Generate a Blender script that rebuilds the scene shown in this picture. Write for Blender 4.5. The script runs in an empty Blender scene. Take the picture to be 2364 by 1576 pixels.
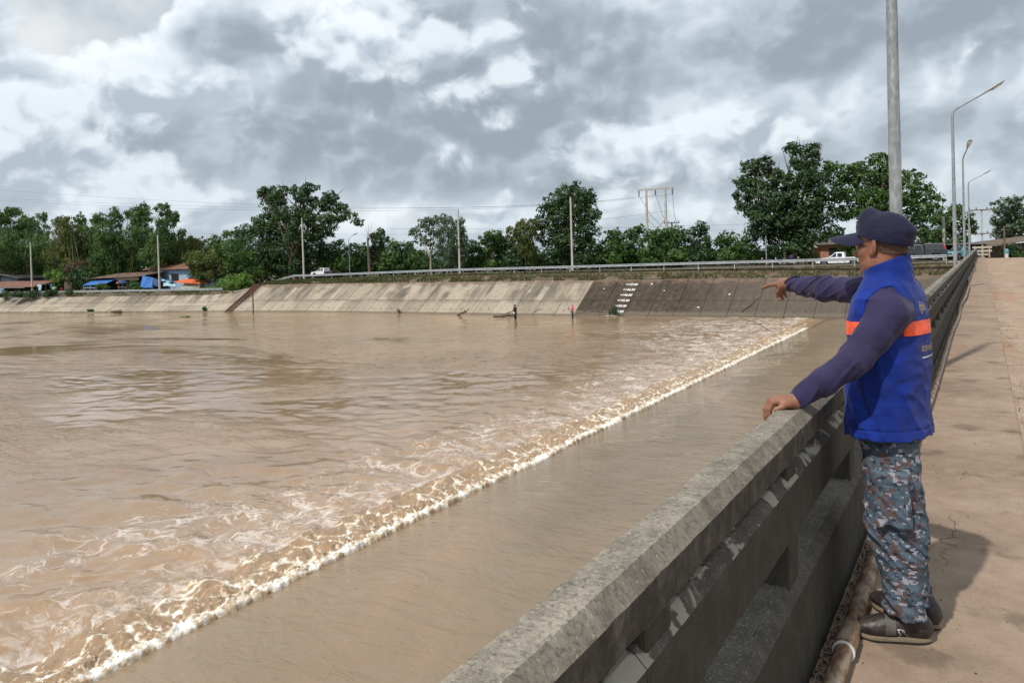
import bpy, bmesh, math, random
import numpy as np
from mathutils import Vector, Matrix

R = math.radians
random.seed(7)
rng = np.random.default_rng(11)
SC = bpy.context.scene
COL = SC.collection

# ------------------------------------------------------------------ camera
# world frame: X across the bridge (right = away from river view), Y along the bridge, Z up, 0 = walkway
F_PX, CX, V0, CAM_H = 1766.0, 1182.0, 625.0, 1.54          # in pixels of a 2364 x 1576 frame
YAW, PITCH, ROLL = R(31.619), R(-0.986), R(-1.718)
def _axes():
    fw = np.array([-math.sin(YAW) * math.cos(PITCH), math.cos(YAW) * math.cos(PITCH), math.sin(PITCH)])
    rt = np.array([math.cos(YAW), math.sin(YAW), 0.0]); up = np.cross(rt, fw)
    c, s = math.cos(ROLL), math.sin(ROLL)
    return c * rt + s * up, -s * rt + c * up, fw
AX_R, AX_U, AX_F = _axes()
cam_d = bpy.data.cameras.new('camera')
cam = bpy.data.objects.new('camera', cam_d); COL.objects.link(cam)
cam_d.sensor_width = 36.0
cam_d.lens = F_PX / 2364.0 * 36.0
cam_d.shift_y = (V0 - 788.0) / 2364.0
cam_d.clip_start = 0.05; cam_d.clip_end = 6000
m3 = Matrix((AX_R, AX_U, -AX_F)).transposed()
cam.matrix_world = Matrix.Translation((0, 0, CAM_H)) @ m3.to_4x4()
SC.camera = cam
CAMP = np.array([0, 0, CAM_H])
def _ray(u, v): return AX_R * ((u - CX) / F_PX) + AX_U * ((V0 - v) / F_PX) + AX_F
def on_z(u, v, z): d = _ray(u, v); return CAMP + d * ((z - CAM_H) / d[2])
def on_y(u, v, y): d = _ray(u, v); return CAMP + d * (y / d[1])
def on_x(u, v, x): d = _ray(u, v); return CAMP + d * (x / d[0])

# ------------------------------------------------------------------ node helpers
class NT:
    def __init__(s, nt): s.nt = nt
    def n(s, t, **kw):
        nd = s.nt.nodes.new(t)
        for k, v in kw.items():
            if k.startswith('i_'):
                key = k[2:]; key = int(key) if key.isdigit() else key.replace('_', ' ')
                s.put(nd.inputs[key], v)
            else: setattr(nd, k, v)
        return nd
    def put(s, inp, v):
        if isinstance(v, bpy.types.NodeSocket): s.nt.links.new(v, inp)
        else:
            if hasattr(inp, 'default_value'):
                dv = inp.default_value
                if hasattr(dv, '__len__') and not hasattr(v, '__len__'): v = [v] * len(dv)
                if hasattr(dv, '__len__') and len(dv) == 4 and len(v) == 3: v = (*v, 1)
                inp.default_value = v
    def math(s, op, a, b=0.0, c=0.0, clamp=False):
        nd = s.nt.nodes.new('ShaderNodeMath'); nd.operation = op; nd.use_clamp = clamp
        for i, x in enumerate((a, b, c)): s.put(nd.inputs[i], x)
        return nd.outputs[0]
    def vmath(s, op, a, b=(0, 0, 0), sc=None):
        nd = s.nt.nodes.new('ShaderNodeVectorMath'); nd.operation = op
        s.put(nd.inputs[0], a); s.put(nd.inputs[1], b)
        if sc is not None: s.put(nd.inputs['Scale'], sc)
        return nd.outputs['Value'] if op in ('DOT_PRODUCT', 'LENGTH', 'DISTANCE') else nd.outputs['Vector']
    def mix(s, f, a, b, mode='MIX'):
        nd = s.nt.nodes.new('ShaderNodeMix'); nd.data_type = 'RGBA'; nd.blend_type = mode
        s.put(nd.inputs[0], f); s.put(nd.inputs[6], a); s.put(nd.inputs[7], b)
        return nd.outputs[2]
    def ss(s, x, lo, hi, a=0.0, b=1.0):
        nd = s.nt.nodes.new('ShaderNodeMapRange'); nd.interpolation_type = 'SMOOTHSTEP'
        for i, v in enumerate((x, lo, hi, a, b)): s.put(nd.inputs[i], v)
        return nd.outputs[0]
    def noise(s, vec, scale, detail=5, rough=0.55, dist=0.0, out='Fac'):
        nd = s.nt.nodes.new('ShaderNodeTexNoise')
        s.put(nd.inputs['Vector'], vec); s.put(nd.inputs['Scale'], scale); s.put(nd.inputs['Detail'], detail)
        s.put(nd.inputs['Roughness'], rough); s.put(nd.inputs['Distortion'], dist)
        return nd.outputs[out]
    def voro(s, vec, scale, feature='F1', out='Distance', rnd=1.0):
        nd = s.nt.nodes.new('ShaderNodeTexVoronoi'); nd.feature = feature
        s.put(nd.inputs['Vector'], vec); s.put(nd.inputs['Scale'], scale); s.put(nd.inputs['Randomness'], rnd)
        return nd.outputs[out]
    def ramp(s, f, stops, interp='LINEAR'):
        nd = s.nt.nodes.new('ShaderNodeValToRGB'); nd.color_ramp.interpolation = interp
        el = nd.color_ramp.elements
        while len(el) < len(stops): el.new(0.5)
        for e, (p, c) in zip(el, stops): e.position = p; e.color = (*c, 1) if len(c) == 3 else c
        s.put(nd.inputs[0], f); return nd.outputs[0]
    def bump(s, h, strength=0.3, dist=0.01, normal=None):
        nd = s.nt.nodes.new('ShaderNodeBump'); s.put(nd.inputs['Height'], h)
        nd.inputs['Strength'].default_value = strength; nd.inputs['Distance'].default_value = dist
        if normal is not None: s.put(nd.inputs['Normal'], normal)
        return nd.outputs[0]

# ------------------------------------------------------------------ sky and sun
SUN_AZ = np.array([-0.187, -0.982]); SUN_EL = R(52)
sd = bpy.data.lights.new('sun', 'SUN'); sd.energy = 3.3; sd.angle = R(1.2); sd.color = (1.0, 0.955, 0.88)
sun = bpy.data.objects.new('sun', sd); COL.objects.link(sun)
sun_dir = Vector((SUN_AZ[0] * math.cos(SUN_EL), SUN_AZ[1] * math.cos(SUN_EL), math.sin(SUN_EL)))
sun.rotation_euler = sun_dir.to_track_quat('Z', 'Y').to_euler()
sun.location = (-5, -20, 40)

W = bpy.data.worlds.new('World'); SC.world = W; W.use_nodes = True
W.node_tree.nodes.clear(); T = NT(W.node_tree)
wout = T.n('ShaderNodeOutputWorld'); wbg = T.n('ShaderNodeBackground'); wbg.inputs['Strength'].default_value = 0.105
sky = T.n('ShaderNodeTexSky', sky_type='NISHITA', sun_disc=False, sun_elevation=SUN_EL,
          sun_rotation=math.atan2(SUN_AZ[0], SUN_AZ[1]), air_density=1.0, dust_density=2.5, ozone_density=1.0)
tc = T.n('ShaderNodeTexCoord'); gdir = tc.outputs['Generated']
sep = T.n('ShaderNodeSeparateXYZ'); T.put(sep.inputs[0], T.vmath('NORMALIZE', gdir))
el = T.math('ARCSINE', sep.outputs[2])
# azimuth to the left/right of the river view, radians, + is to the right
mx = T.math('ADD', T.math('MULTIPLY', sep.outputs[0], math.cos(YAW)), T.math('MULTIPLY', sep.outputs[1], math.sin(YAW)))
my = T.math('ADD', T.math('MULTIPLY', sep.outputs[0], -math.sin(YAW)), T.math('MULTIPLY', sep.outputs[1], math.cos(YAW)))
az = T.math('ARCTAN2', mx, my)
nd3 = T.vmath('MULTIPLY', T.vmath('NORMALIZE', gdir), (1.0, 1.0, 1.3))
def fbm(vec, scale, detail, rough, dist=0.0): return T.noise(vec, scale, detail, rough, dist)
def pix_ae(u, v):
    d = _ray(u, v); d = d / np.linalg.norm(d)
    x = d[0] * math.cos(YAW) + d[1] * math.sin(YAW); y = -d[0] * math.sin(YAW) + d[1] * math.cos(YAW)
    return math.atan2(x, y), math.asin(d[2])
def blob(u, v, su, sv, w):
    a0, e0 = pix_ae(u, v)
    da = T.math('MULTIPLY', T.math('SUBTRACT', az, a0), F_PX / su); de = T.math('MULTIPLY', T.math('SUBTRACT', el, e0), F_PX / sv)
    q = T.math('ADD', T.math('MULTIPLY', da, da), T.math('MULTIPLY', de, de))
    return T.math('MULTIPLY', T.math('EXPONENT', T.math('MULTIPLY', q, -1.0)), w)
def total(items):
    acc = items[0]
    for x in items[1:]: acc = T.math('ADD', acc, x)
    return acc
# where the large cloud masses stand (thickness) 
thick_b = total([blob(1010, 300, 480, 150, .20), blob(700, 330, 300, 110, .12), blob(1300, 130, 260, 150, .14),
                 blob(1800, 90, 210, 110, .30), blob(2200, 60, 260, 70, .24), blob(510, 95, 160, 50, .26),
                 blob(1050, 10, 120, 40, .16), blob(130, 290, 220, 70, .16), blob(2150, 290, 260, 60, .16),
                 blob(1500, 400, 300, 40, .16), blob(80, 40, 330, 120, -.10), blob(1650, 235, 150, 90, -.13),
                 blob(760, 60, 90, 60, -.05), blob(480, 500, 300, 50, -.10), blob(1050, 500, 300, 30, -.12),
                 blob(260, 60, 150, 120, -.08), blob(1640, 480, 260, 80, -.10)])
white_b = total([blob(790, 60, 140, 80, .8), blob(330, 240, 80, 50, .8), blob(530, 220, 90, 80, .75), blob(900, 90, 120, 60, .45),
                 blob(1560, 335, 130, 50, .8), blob(1400, 350, 80, 50, .45), blob(1130, 460, 60, 30, .7), blob(980, 465, 80, 25, .4),
                 blob(1150, 100, 60, 60, .4), blob(1600, 40, 130, 50, .35), blob(40, 200, 100, 60, .45), blob(2230, 170, 200, 60, .4),
                 blob(150, 400, 220, 50, .3), blob(1900, 300, 150, 60, .2)])
warp = T.vmath('SCALE', T.vmath('SUBTRACT', T.noise(nd3, 9.0, 2, .5, out='Color'), (.5, .5, .5)), sc=0.06)
p0 = T.vmath('ADD', nd3, warp)
def puff(vec, scale, det):
    nd = W.node_tree.nodes.new('ShaderNodeTexVoronoi'); nd.feature = 'F1'; nd.normalize = True
    T.put(nd.inputs['Vector'], vec); T.put(nd.inputs['Scale'], scale); T.put(nd.inputs['Detail'], det); T.put(nd.inputs['Roughness'], .5);
    return T.math('SUBTRACT', 1.0, nd.outputs['Distance'])
def density(vec, det): return T.math('ADD', T.math('MULTIPLY', fbm(vec, 3.2, det, .60), .70), T.math('MULTIPLY', T.math('SUBTRACT', puff(vec, 11.0, 2.0), .18), .40))
d0 = density(p0, 7)
d1 = density(T.vmath('ADD', p0, (-.010, -.006, .026)), 5)
dens = T.math('ADD', d0, thick_b)
cover = T.ss(dens, .445, .495)                       # cumulus masses in front of a bright veil
core = T.ss(dens, .46, .74)
lit = T.ss(T.math('SUBTRACT', d0, d1), -.06, .07)
shade = T.math('ADD', T.math('SUBTRACT', .80, T.math('MULTIPLY', core, .60)), T.math('ADD', T.math('MULTIPLY', T.math('SUBTRACT', lit, .5), .48), T.math('MULTIPLY', white_b, .26)))
cl = T.ramp(shade, [(0.0, (.335, .375, .405)), (.25, (.415, .46, .49)), (.5, (.545, .59, .62)), (.74, (.74, .77, .79)), (1.0, (.98, .98, .97))])
veil = T.math('ADD', T.ss(fbm(T.vmath('ADD', nd3, (3.1, 1.7, .4)), 4.2, 5, .55), .34, .68), T.math('MULTIPLY', white_b, .5), clamp=True)
vcol = T.ramp(veil, [(0.0, (.44, .535, .62)), (.5, (.545, .61, .665)), (1.0, (.80, .825, .84))])
blue = T.mix(.96, sky.outputs[0], T.mix(1.0, vcol, (10.0, 10.0, 10.0), 'MULTIPLY'))
aw = T.math('MULTIPLY', T.ss(T.math('ADD', d0, T.math('MULTIPLY', white_b, .22)), .612, .675), .70)           # sunlit cumulus heads, crisp against the grey
wc = T.ramp(T.math('ADD', lit, T.math('MULTIPLY', T.math('SUBTRACT', fbm(p0, 26.0, 3, .6), .5), .5)), [(0.1, (.50, .55, .595)), (.45, (.72, .755, .78)), (.85, (.97, .97, .965))])
cl = T.mix(aw, cl, wc)
clk = T.mix(1.0, cl, (9.4, 10.0, 10.65), 'MULTIPLY')
low = T.ss(el, -.02, .16)
clk2 = T.mix(T.math('MULTIPLY', T.math('SUBTRACT', 1.0, low), .40), clk, (5.7, 6.3, 6.7))
skycol = T.mix(T.math('MULTIPLY', cover, .96), blue, clk2)
under = T.ss(sep.outputs[2], -.05, 0.0)
skycol = T.mix(under, (1.6, 1.5, 1.3), skycol)
T.put(wbg.inputs[0], skycol); W.node_tree.links.new(wbg.outputs[0], wout.inputs[0])
try: W.cycles.sampling_method = 'MANUAL'; W.cycles.sample_map_resolution = 512
except Exception: pass
SC.view_settings.view_transform = 'Standard'; SC.view_settings.look = 'None'
SC.view_settings.exposure = 0.0; SC.view_settings.gamma = 1.0; SC.view_settings.use_curve_mapping = False
SC.cycles.max_bounces = 6; SC.cycles.transparent_max_bounces = 6

# ------------------------------------------------------------------ mesh helpers
def np_mesh(name, V, Fs, smooth=False):
    """V (N,3); Fs list of (M,k) index arrays"""
    me = bpy.data.meshes.new(name)
    V = np.asarray(V, np.float32)
    Fs = [np.asarray(f, np.int32) for f in (Fs if isinstance(Fs, list) else [Fs]) if len(f)]
    me.vertices.add(len(V)); me.vertices.foreach_set('co', V.ravel())
    nl = sum(f.size for f in Fs); nf = sum(len(f) for f in Fs)
    me.loops.add(nl); me.loops.foreach_set('vertex_index', np.concatenate([f.ravel() for f in Fs]))
    me.polygons.add(nf)
    tot = np.concatenate([np.full(len(f), f.shape[1], np.int32) for f in Fs])
    st = np.concatenate([[0], np.cumsum(tot)[:-1]]).astype(np.int32)
    me.polygons.foreach_set('loop_start', st); me.polygons.foreach_set('loop_total', tot)
    me.polygons.foreach_set('use_smooth', np.full(nf, bool(smooth)))
    me.update(calc_edges=True); me.validate()
    return me
def link(name, me, mat=None, parent=None):
    o = bpy.data.objects.new(name, me); COL.objects.link(o)
    if mat is not None:
        me.materials.clear() if len(me.materials) and me.materials[0] is not mat else None
        if not len(me.materials): me.materials.append(mat)
    if parent is not None: o.parent = parent
    return o
def tag(o, label=None, cat=None, group=None, kind=None):
    if label: o['label'] = label
    if cat: o['category'] = cat
    if group: o['group'] = group
    if kind: o['kind'] = kind
    return o
def thing(name, label, cat, loc=(0, 0, 0), rotz=0.0, group=None, kind=None):
    o = bpy.data.objects.new(name, None); COL.objects.link(o); o.empty_display_size = .2
    o.location = loc; o.rotation_euler = (0, 0, rotz); tag(o, label, cat, group, kind); return o
def copy_thing(root, loc, rotz, label, group=None, scale=None):
    def rec(o, par):
        c = o.copy(); COL.objects.link(c); c.parent = par
        for ch in list(kids.get(o.name, ())): rec(ch, c)
        return c
    kids = {}
    def walk(o):
        kids[o.name] = list(o.children)
        for ch in o.children: walk(ch)
    walk(root)
    r = rec(root, None); r.location = loc; r.rotation_euler = (0, 0, rotz)
    if scale is not None: r.scale = scale
    tag(r, label, group=group); return r

class MB:
    """collects geometry for ONE mesh"""
    def __init__(s): s.v = []; s.f = []
    def add(s, V, Fc):
        k = len(s.v); s.v += [tuple(map(float, p)) for p in V]; s.f += [tuple(i + k for i in f) for f in Fc]; return s
    def box(s, c, d, rz=0.0, rx=0.0, ry=0.0):
        x, y, z = (q / 2 for q in d); M = Matrix.Rotation(rz, 3, 'Z') @ Matrix.Rotation(ry, 3, 'Y') @ Matrix.Rotation(rx, 3, 'X'); c = Vector(c)
        P = [c + M @ Vector((a * x, b * y, e * z)) for e in (-1, 1) for a, b in ((-1, -1), (1, -1), (1, 1), (-1, 1))]
        return s.add(P, [(3, 2, 1, 0), (4, 5, 6, 7), (0, 1, 5, 4), (1, 2, 6, 5), (2, 3, 7, 6), (3, 0, 4, 7)])
    def tube(s, pts, rad, n=8, cap=True):
        pts = [Vector(p) for p in pts]; rad = rad if hasattr(rad, '__len__') else [rad] * len(pts)
        P = []; Fc = []; ref = None
        for i, p in enumerate(pts):
            t = (pts[min(i + 1, len(pts) - 1)] - pts[max(i - 1, 0)]).normalized()
            if ref is None: ref = Vector((0, 0, 1)) if abs(t.z) < .9 else Vector((1, 0, 0))
            a = (ref - t * ref.dot(t)).normalized(); b = t.cross(a); ref = a
            P += [p + (a * math.cos(2 * math.pi * j / n) + b * math.sin(2 * math.pi * j / n)) * rad[i] for j in range(n)]
        for i in range(len(pts) - 1):
            for j in range(n): Fc.append((i * n + j, i * n + (j + 1) % n, (i + 1) * n + (j + 1) % n, (i + 1) * n + j))
        if cap: Fc += [tuple(range(n - 1, -1, -1)), tuple((len(pts) - 1) * n + j for j in range(n))]
        return s.add(P, Fc)
    def prism(s, poly, y0, y1, axis='Y', taper=None):
        """poly in the plane normal to axis: Y -> (x,z), X -> (y,z), Z -> (x,y)"""
        n = len(poly)
        def mk(p, h): return {'Y': (p[0], h, p[1]), 'X': (h, p[0], p[1]), 'Z': (p[0], p[1], h)}[axis]
        P = [mk(p, y0) for p in poly] + [mk(p, y1) for p in (taper or poly)]
        return s.add(P, [tuple(range(n)), tuple(range(2 * n - 1, n - 1, -1))] + [(j, j + n, (j + 1) % n + n, (j + 1) % n) for j in range(n)])
    def lathe(s, prof, c=(0, 0, 0), n=16, axis='Z'):
        P = []; Fc = []; c = Vector(c)
        for r_, h in prof:
            for j in range(n):
                a = 2 * math.pi * j / n; q = (r_ * math.cos(a), r_ * math.sin(a))
                P.append(c + Vector({'Z': (q[0], q[1], h), 'Y': (q[0], h, q[1]), 'X': (h, q[0], q[1])}[axis]))
        for i in range(len(prof) - 1):
            for j in range(n): Fc.append((i * n + j, i * n + (j + 1) % n, (i + 1) * n + (j + 1) % n, (i + 1) * n + j))
        Fc += [tuple(range(n)), tuple((len(prof) - 1) * n + j for j in range(n - 1, -1, -1))]
        return s.add(P, Fc)
    def quad(s, a, b, c, d): return s.add([a, b, c, d], [(0, 1, 2, 3)])
    def slab(s, a, b, c, d, t):
        """thick sheet: quad a b c d given thickness t along its normal"""
        a, b, c, d = map(Vector, (a, b, c, d)); n = (b - a).cross(d - a).normalized() * t
        return s.add([a, b, c, d, a + n, b + n, c + n, d + n], [(3, 2, 1, 0), (4, 5, 6, 7), (0, 1, 5, 4), (1, 2, 6, 5), (2, 3, 7, 6), (3, 0, 4, 7)])
    def mesh(s, name, smooth=False, bevel=0.0, seg=2):
        me = bpy.data.meshes.new(name); me.from_pydata(s.v, [], s.f)
        bm = bmesh.new(); bm.from_mesh(me); bmesh.ops.recalc_face_normals(bm, faces=bm.faces)
        if bevel > 0:
            ed = [e for e in bm.edges if len(e.link_faces) == 2 and e.calc_face_angle(0) > .5]
            bmesh.ops.bevel(bm, geom=ed, offset=bevel, segments=seg, affect='EDGES', profile=.6, clamp_overlap=True)
        bm.to_mesh(me); bm.free()
        if smooth:
            me.polygons.foreach_set('use_smooth', np.ones(len(me.polygons), bool))
            try: me.set_sharp_from_angle(angle=R(40))
            except Exception: pass
        return me
    def build(s, name, mat, parent=None, smooth=False, bevel=0.0, seg=2, loc=None):
        o = link(name, s.mesh(name, smooth, bevel, seg), mat, parent)
        if loc is not None: o.location = loc
        return o

# ------------------------------------------------------------------ numpy gradient noise
_perm = np.random.default_rng(5).permutation(256).astype(np.int32); _perm = np.concatenate([_perm, _perm])
_grad = np.random.default_rng(6).normal(size=(256, 3)); _grad /= np.linalg.norm(_grad, axis=1, keepdims=True); _grad = _grad.astype(np.float32)
def pnoise(P):
    P = np.asarray(P, np.float32); I = np.floor(P).astype(np.int32); f = P - I; I &= 255
    w = f * f * f * (f * (f * 6 - 15) + 10); out = np.zeros(P.shape[:-1], np.float32)
    for dx in (0, 1):
        for dy in (0, 1):
            for dz in (0, 1):
                h = _perm[_perm[_perm[(I[..., 0] + dx) & 255] + ((I[..., 1] + dy) & 255)] + ((I[..., 2] + dz) & 255)]
                g = _grad[h]; d = g[..., 0] * (f[..., 0] - dx) + g[..., 1] * (f[..., 1] - dy) + g[..., 2] * (f[..., 2] - dz)
                out += d * (w[..., 0] if dx else 1 - w[..., 0]) * (w[..., 1] if dy else 1 - w[..., 1]) * (w[..., 2] if dz else 1 - w[..., 2])
    return out * 1.6
def pfbm(P, oct=4, gain=.5, turb=False):
    P = np.asarray(P, np.float32); a = 1.0; out = 0
    for k in range(oct):
        q = pnoise(P * (2.03 ** k) + 17.3 * k); out = out + a * (np.abs(q) if turb else q); a *= gain
    return out
# ------------------------------------------------------------------ materials
def new_mat(name):
    m = bpy.data.materials.new(name); m.use_nodes = True; m.node_tree.nodes.clear()
    t = NT(m.node_tree); out = t.n('ShaderNodeOutputMaterial'); b = t.n('ShaderNodeBsdfPrincipled')
    m.node_tree.links.new(b.outputs[0], out.inputs[0]); return m, t, b
def simple(name, c, rough=.6, var=.18, scale=6.0, metal=0.0, bump=.1, bdist=.01, c2=None, dirt=None, spec=.5, world=False, dscale=1.5, damt=.45):
    """c with mottled variation; dirt = colour of irregular grime"""
    m, t, b = new_mat(name)
    co = t.n('ShaderNodeNewGeometry').outputs['Position'] if world else t.n('ShaderNodeTexCoord').outputs['Object']
    n1 = t.noise(co, scale, 6, .6)
    lo = tuple(max(0, x * (1 - var)) for x in c); hi = c2 or tuple(x * (1 + var) for x in c)
    col = t.mix(t.ss(n1, .3, .7), lo, hi)
    if dirt: col = t.mix(t.math('MULTIPLY', t.ss(t.noise(co, dscale, 8, .65), .48, .72), damt), col, dirt)
    t.put(b.inputs['Base Color'], col)
    t.put(b.inputs['Roughness'], t.ss(t.noise(co, scale * 2.3, 4), .2, .8, max(.02, rough - .1), min(1, rough + .1)))
    b.inputs['Metallic'].default_value = metal; b.inputs['Specular IOR Level'].default_value = spec
    if bump: t.put(b.inputs['Normal'], t.bump(t.noise(co, scale * 5, 5, .6), bump, bdist))
    return m
def leaf_mat(name, cols, trans=.3, rough=.45):
    m, t, b = new_mat(name); g = t.n('ShaderNodeNewGeometry'); out = [n for n in m.node_tree.nodes if n.type == 'OUTPUT_MATERIAL'][0]
    co = t.n('ShaderNodeTexCoord').outputs['Object']
    r_ = t.math('ADD', t.math('MULTIPLY', g.outputs['Random Per Island'], .55), t.math('MULTIPLY', t.ss(t.noise(co, .28, 3, .6), .3, .7), .45))
    k = len(cols); col = t.ramp(r_, [(i / (k - 1), c) for i, c in enumerate(cols)])
    t.put(b.inputs['Base Color'], col); b.inputs['Roughness'].default_value = rough; b.inputs['Specular IOR Level'].default_value = .35
    tr = t.n('ShaderNodeBsdfTranslucent'); t.put(tr.inputs[0], t.mix(1.0, col, (1.25, 1.35, .55), 'MULTIPLY'))
    ms = t.n('ShaderNodeMixShader'); ms.inputs[0].default_value = trans
    m.node_tree.links.new(b.outputs[0], ms.inputs[1]); m.node_tree.links.new(tr.outputs[0], ms.inputs[2]); m.node_tree.links.new(ms.outputs[0], out.inputs[0])
    return m

def parapet_mat():
    m, t, b = new_mat('weathered_concrete'); g = t.n('ShaderNodeNewGeometry'); co = g.outputs['Position']
    sp = t.n('ShaderNodeSeparateXYZ'); t.put(sp.inputs[0], co)
    flat = t.vmath('MULTIPLY', co, (1, 1, 1)); streak = t.vmath('MULTIPLY', co, (1.0, .8, .55))
    big = t.noise(flat, 2.2, 6, .6); mid = t.noise(flat, 14, 8, .68); fine = t.noise(flat, 85, 5, .7); st = t.noise(streak, 17, 8, .74)
    col = t.ramp(t.math('ADD', t.math('MULTIPLY', mid, .6), t.math('MULTIPLY', big, .4)),
                 [(.3, (.095, .080, .062)), (.45, (.190, .164, .130)), (.58, (.300, .262, .208)), (.72, (.41, .365, .29))])
    sepn = t.n('ShaderNodeSeparateXYZ'); t.put(sepn.inputs[0], g.outputs['Normal'])
    vert = t.math('SUBTRACT', 1.0, t.math('ABSOLUTE', sepn.outputs[2]), clamp=True)
    col = t.mix(t.math('MULTIPLY', vert, t.ss(st, .34, .62, .62, .93)), col, (.034, .030, .025))           # black algae streaks on the faces
    col = t.mix(t.math('MULTIPLY', t.ss(t.math('ADD', sp.outputs[2], t.math('MULTIPLY', t.math('SUBTRACT', mid, .5), .10)), .83, .77), t.ss(t.noise(flat, 6, 6, .7), .30, .60, .82, .60)), col, (.050, .044, .035))      # darker, mottled tone on everything below the coping
    col = t.mix(t.ss(t.math('MULTIPLY', t.noise(flat, 110, 4, .75), t.math('SUBTRACT', 1.0, t.math('MULTIPLY', vert, .16))), .54, .66, 0, .7), col, (.44, .41, .355))                                       # lichen specks
    col = t.mix(t.ss(t.noise(flat, 80, 5, .8), .49, .64, 0, .62), col, (.055, .048, .040))
    # bare mortar patches where the dark skin has flaked off, on the lower ledges
    pt = t.math('MULTIPLY', t.ss(t.noise(t.vmath('MULTIPLY', co, (1.2, 1.0, 1.2)), 5.2, 5, .55, .6), .535, .56), t.ss(sp.outputs[2], .80, .78))
    pt = t.math('MULTIPLY', pt, t.math('MULTIPLY', t.ss(sp.outputs[2], .62, .70), t.ss(sepn.outputs[2], .3, .5))); col = t.mix(t.math('MULTIPLY', pt, .85), col, (.36, .335, .275))
    t.put(b.inputs['Base Color'], col); b.inputs['Roughness'].default_value = .92; b.inputs['Specular IOR Level'].default_value = .2
    h = t.math('ADD', t.math('MULTIPLY', fine, .35), t.math('MULTIPLY', mid, .8))
    t.put(b.inputs['Normal'], t.bump(h, .5, .008)); return m
def slab_mat(name, c1, c2, c3, redust=None):
    m, t, b = new_mat(name); co = t.n('ShaderNodeNewGeometry').outputs['Position']
    big = t.noise(co, .9, 7, .62); mid = t.noise(co, 6, 8, .66); fine = t.noise(co, 70, 4, .7)
    col = t.ramp(t.math('ADD', t.math('MULTIPLY', big, .6), t.math('MULTIPLY', mid, .4)), [(.34, c1), (.5, c2), (.66, c3)])
    col = t.mix(t.ss(fine, .56, .72, 0, .35), col, tuple(x * 1.5 for x in c3)); col = t.mix(t.ss(t.noise(co, 45, 3), .60, .72, 0, .45), col, tuple(x * .4 for x in c1))
    spots = t.voro(co, 4.2); col = t.mix(t.math('MULTIPLY', t.ss(t.noise(co, 2.1, 5, .6), .57, .66), .5), col, tuple(x * .55 for x in c1))
    ck = t.voro(t.vmath('ADD', t.vmath('MULTIPLY', co, (1, .8, 1)), t.vmath('SCALE', t.noise(co, 3.0, 6, .65, out='Color'), sc=.35)), .55, 'DISTANCE_TO_EDGE'); col = t.mix(t.math('MULTIPLY', t.ss(ck, .0035, .0008), t.ss(t.noise(co, .8, 3), .48, .56, 0, .75)), col, tuple(x * .35 for x in c1))
    if redust: col = t.mix(t.ss(t.noise(t.vmath('MULTIPLY', co, (1, .12, 1)), 1.6, 6, .6), .45, .65, 0, .8), col, redust)
    t.put(b.inputs['Base Color'], col); b.inputs['Roughness'].default_value = .88; b.inputs['Specular IOR Level'].default_value = .25
    t.put(b.inputs['Normal'], t.bump(t.math('ADD', t.math('MULTIPLY', fine, .5), mid), .45, .008)); return m
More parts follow.
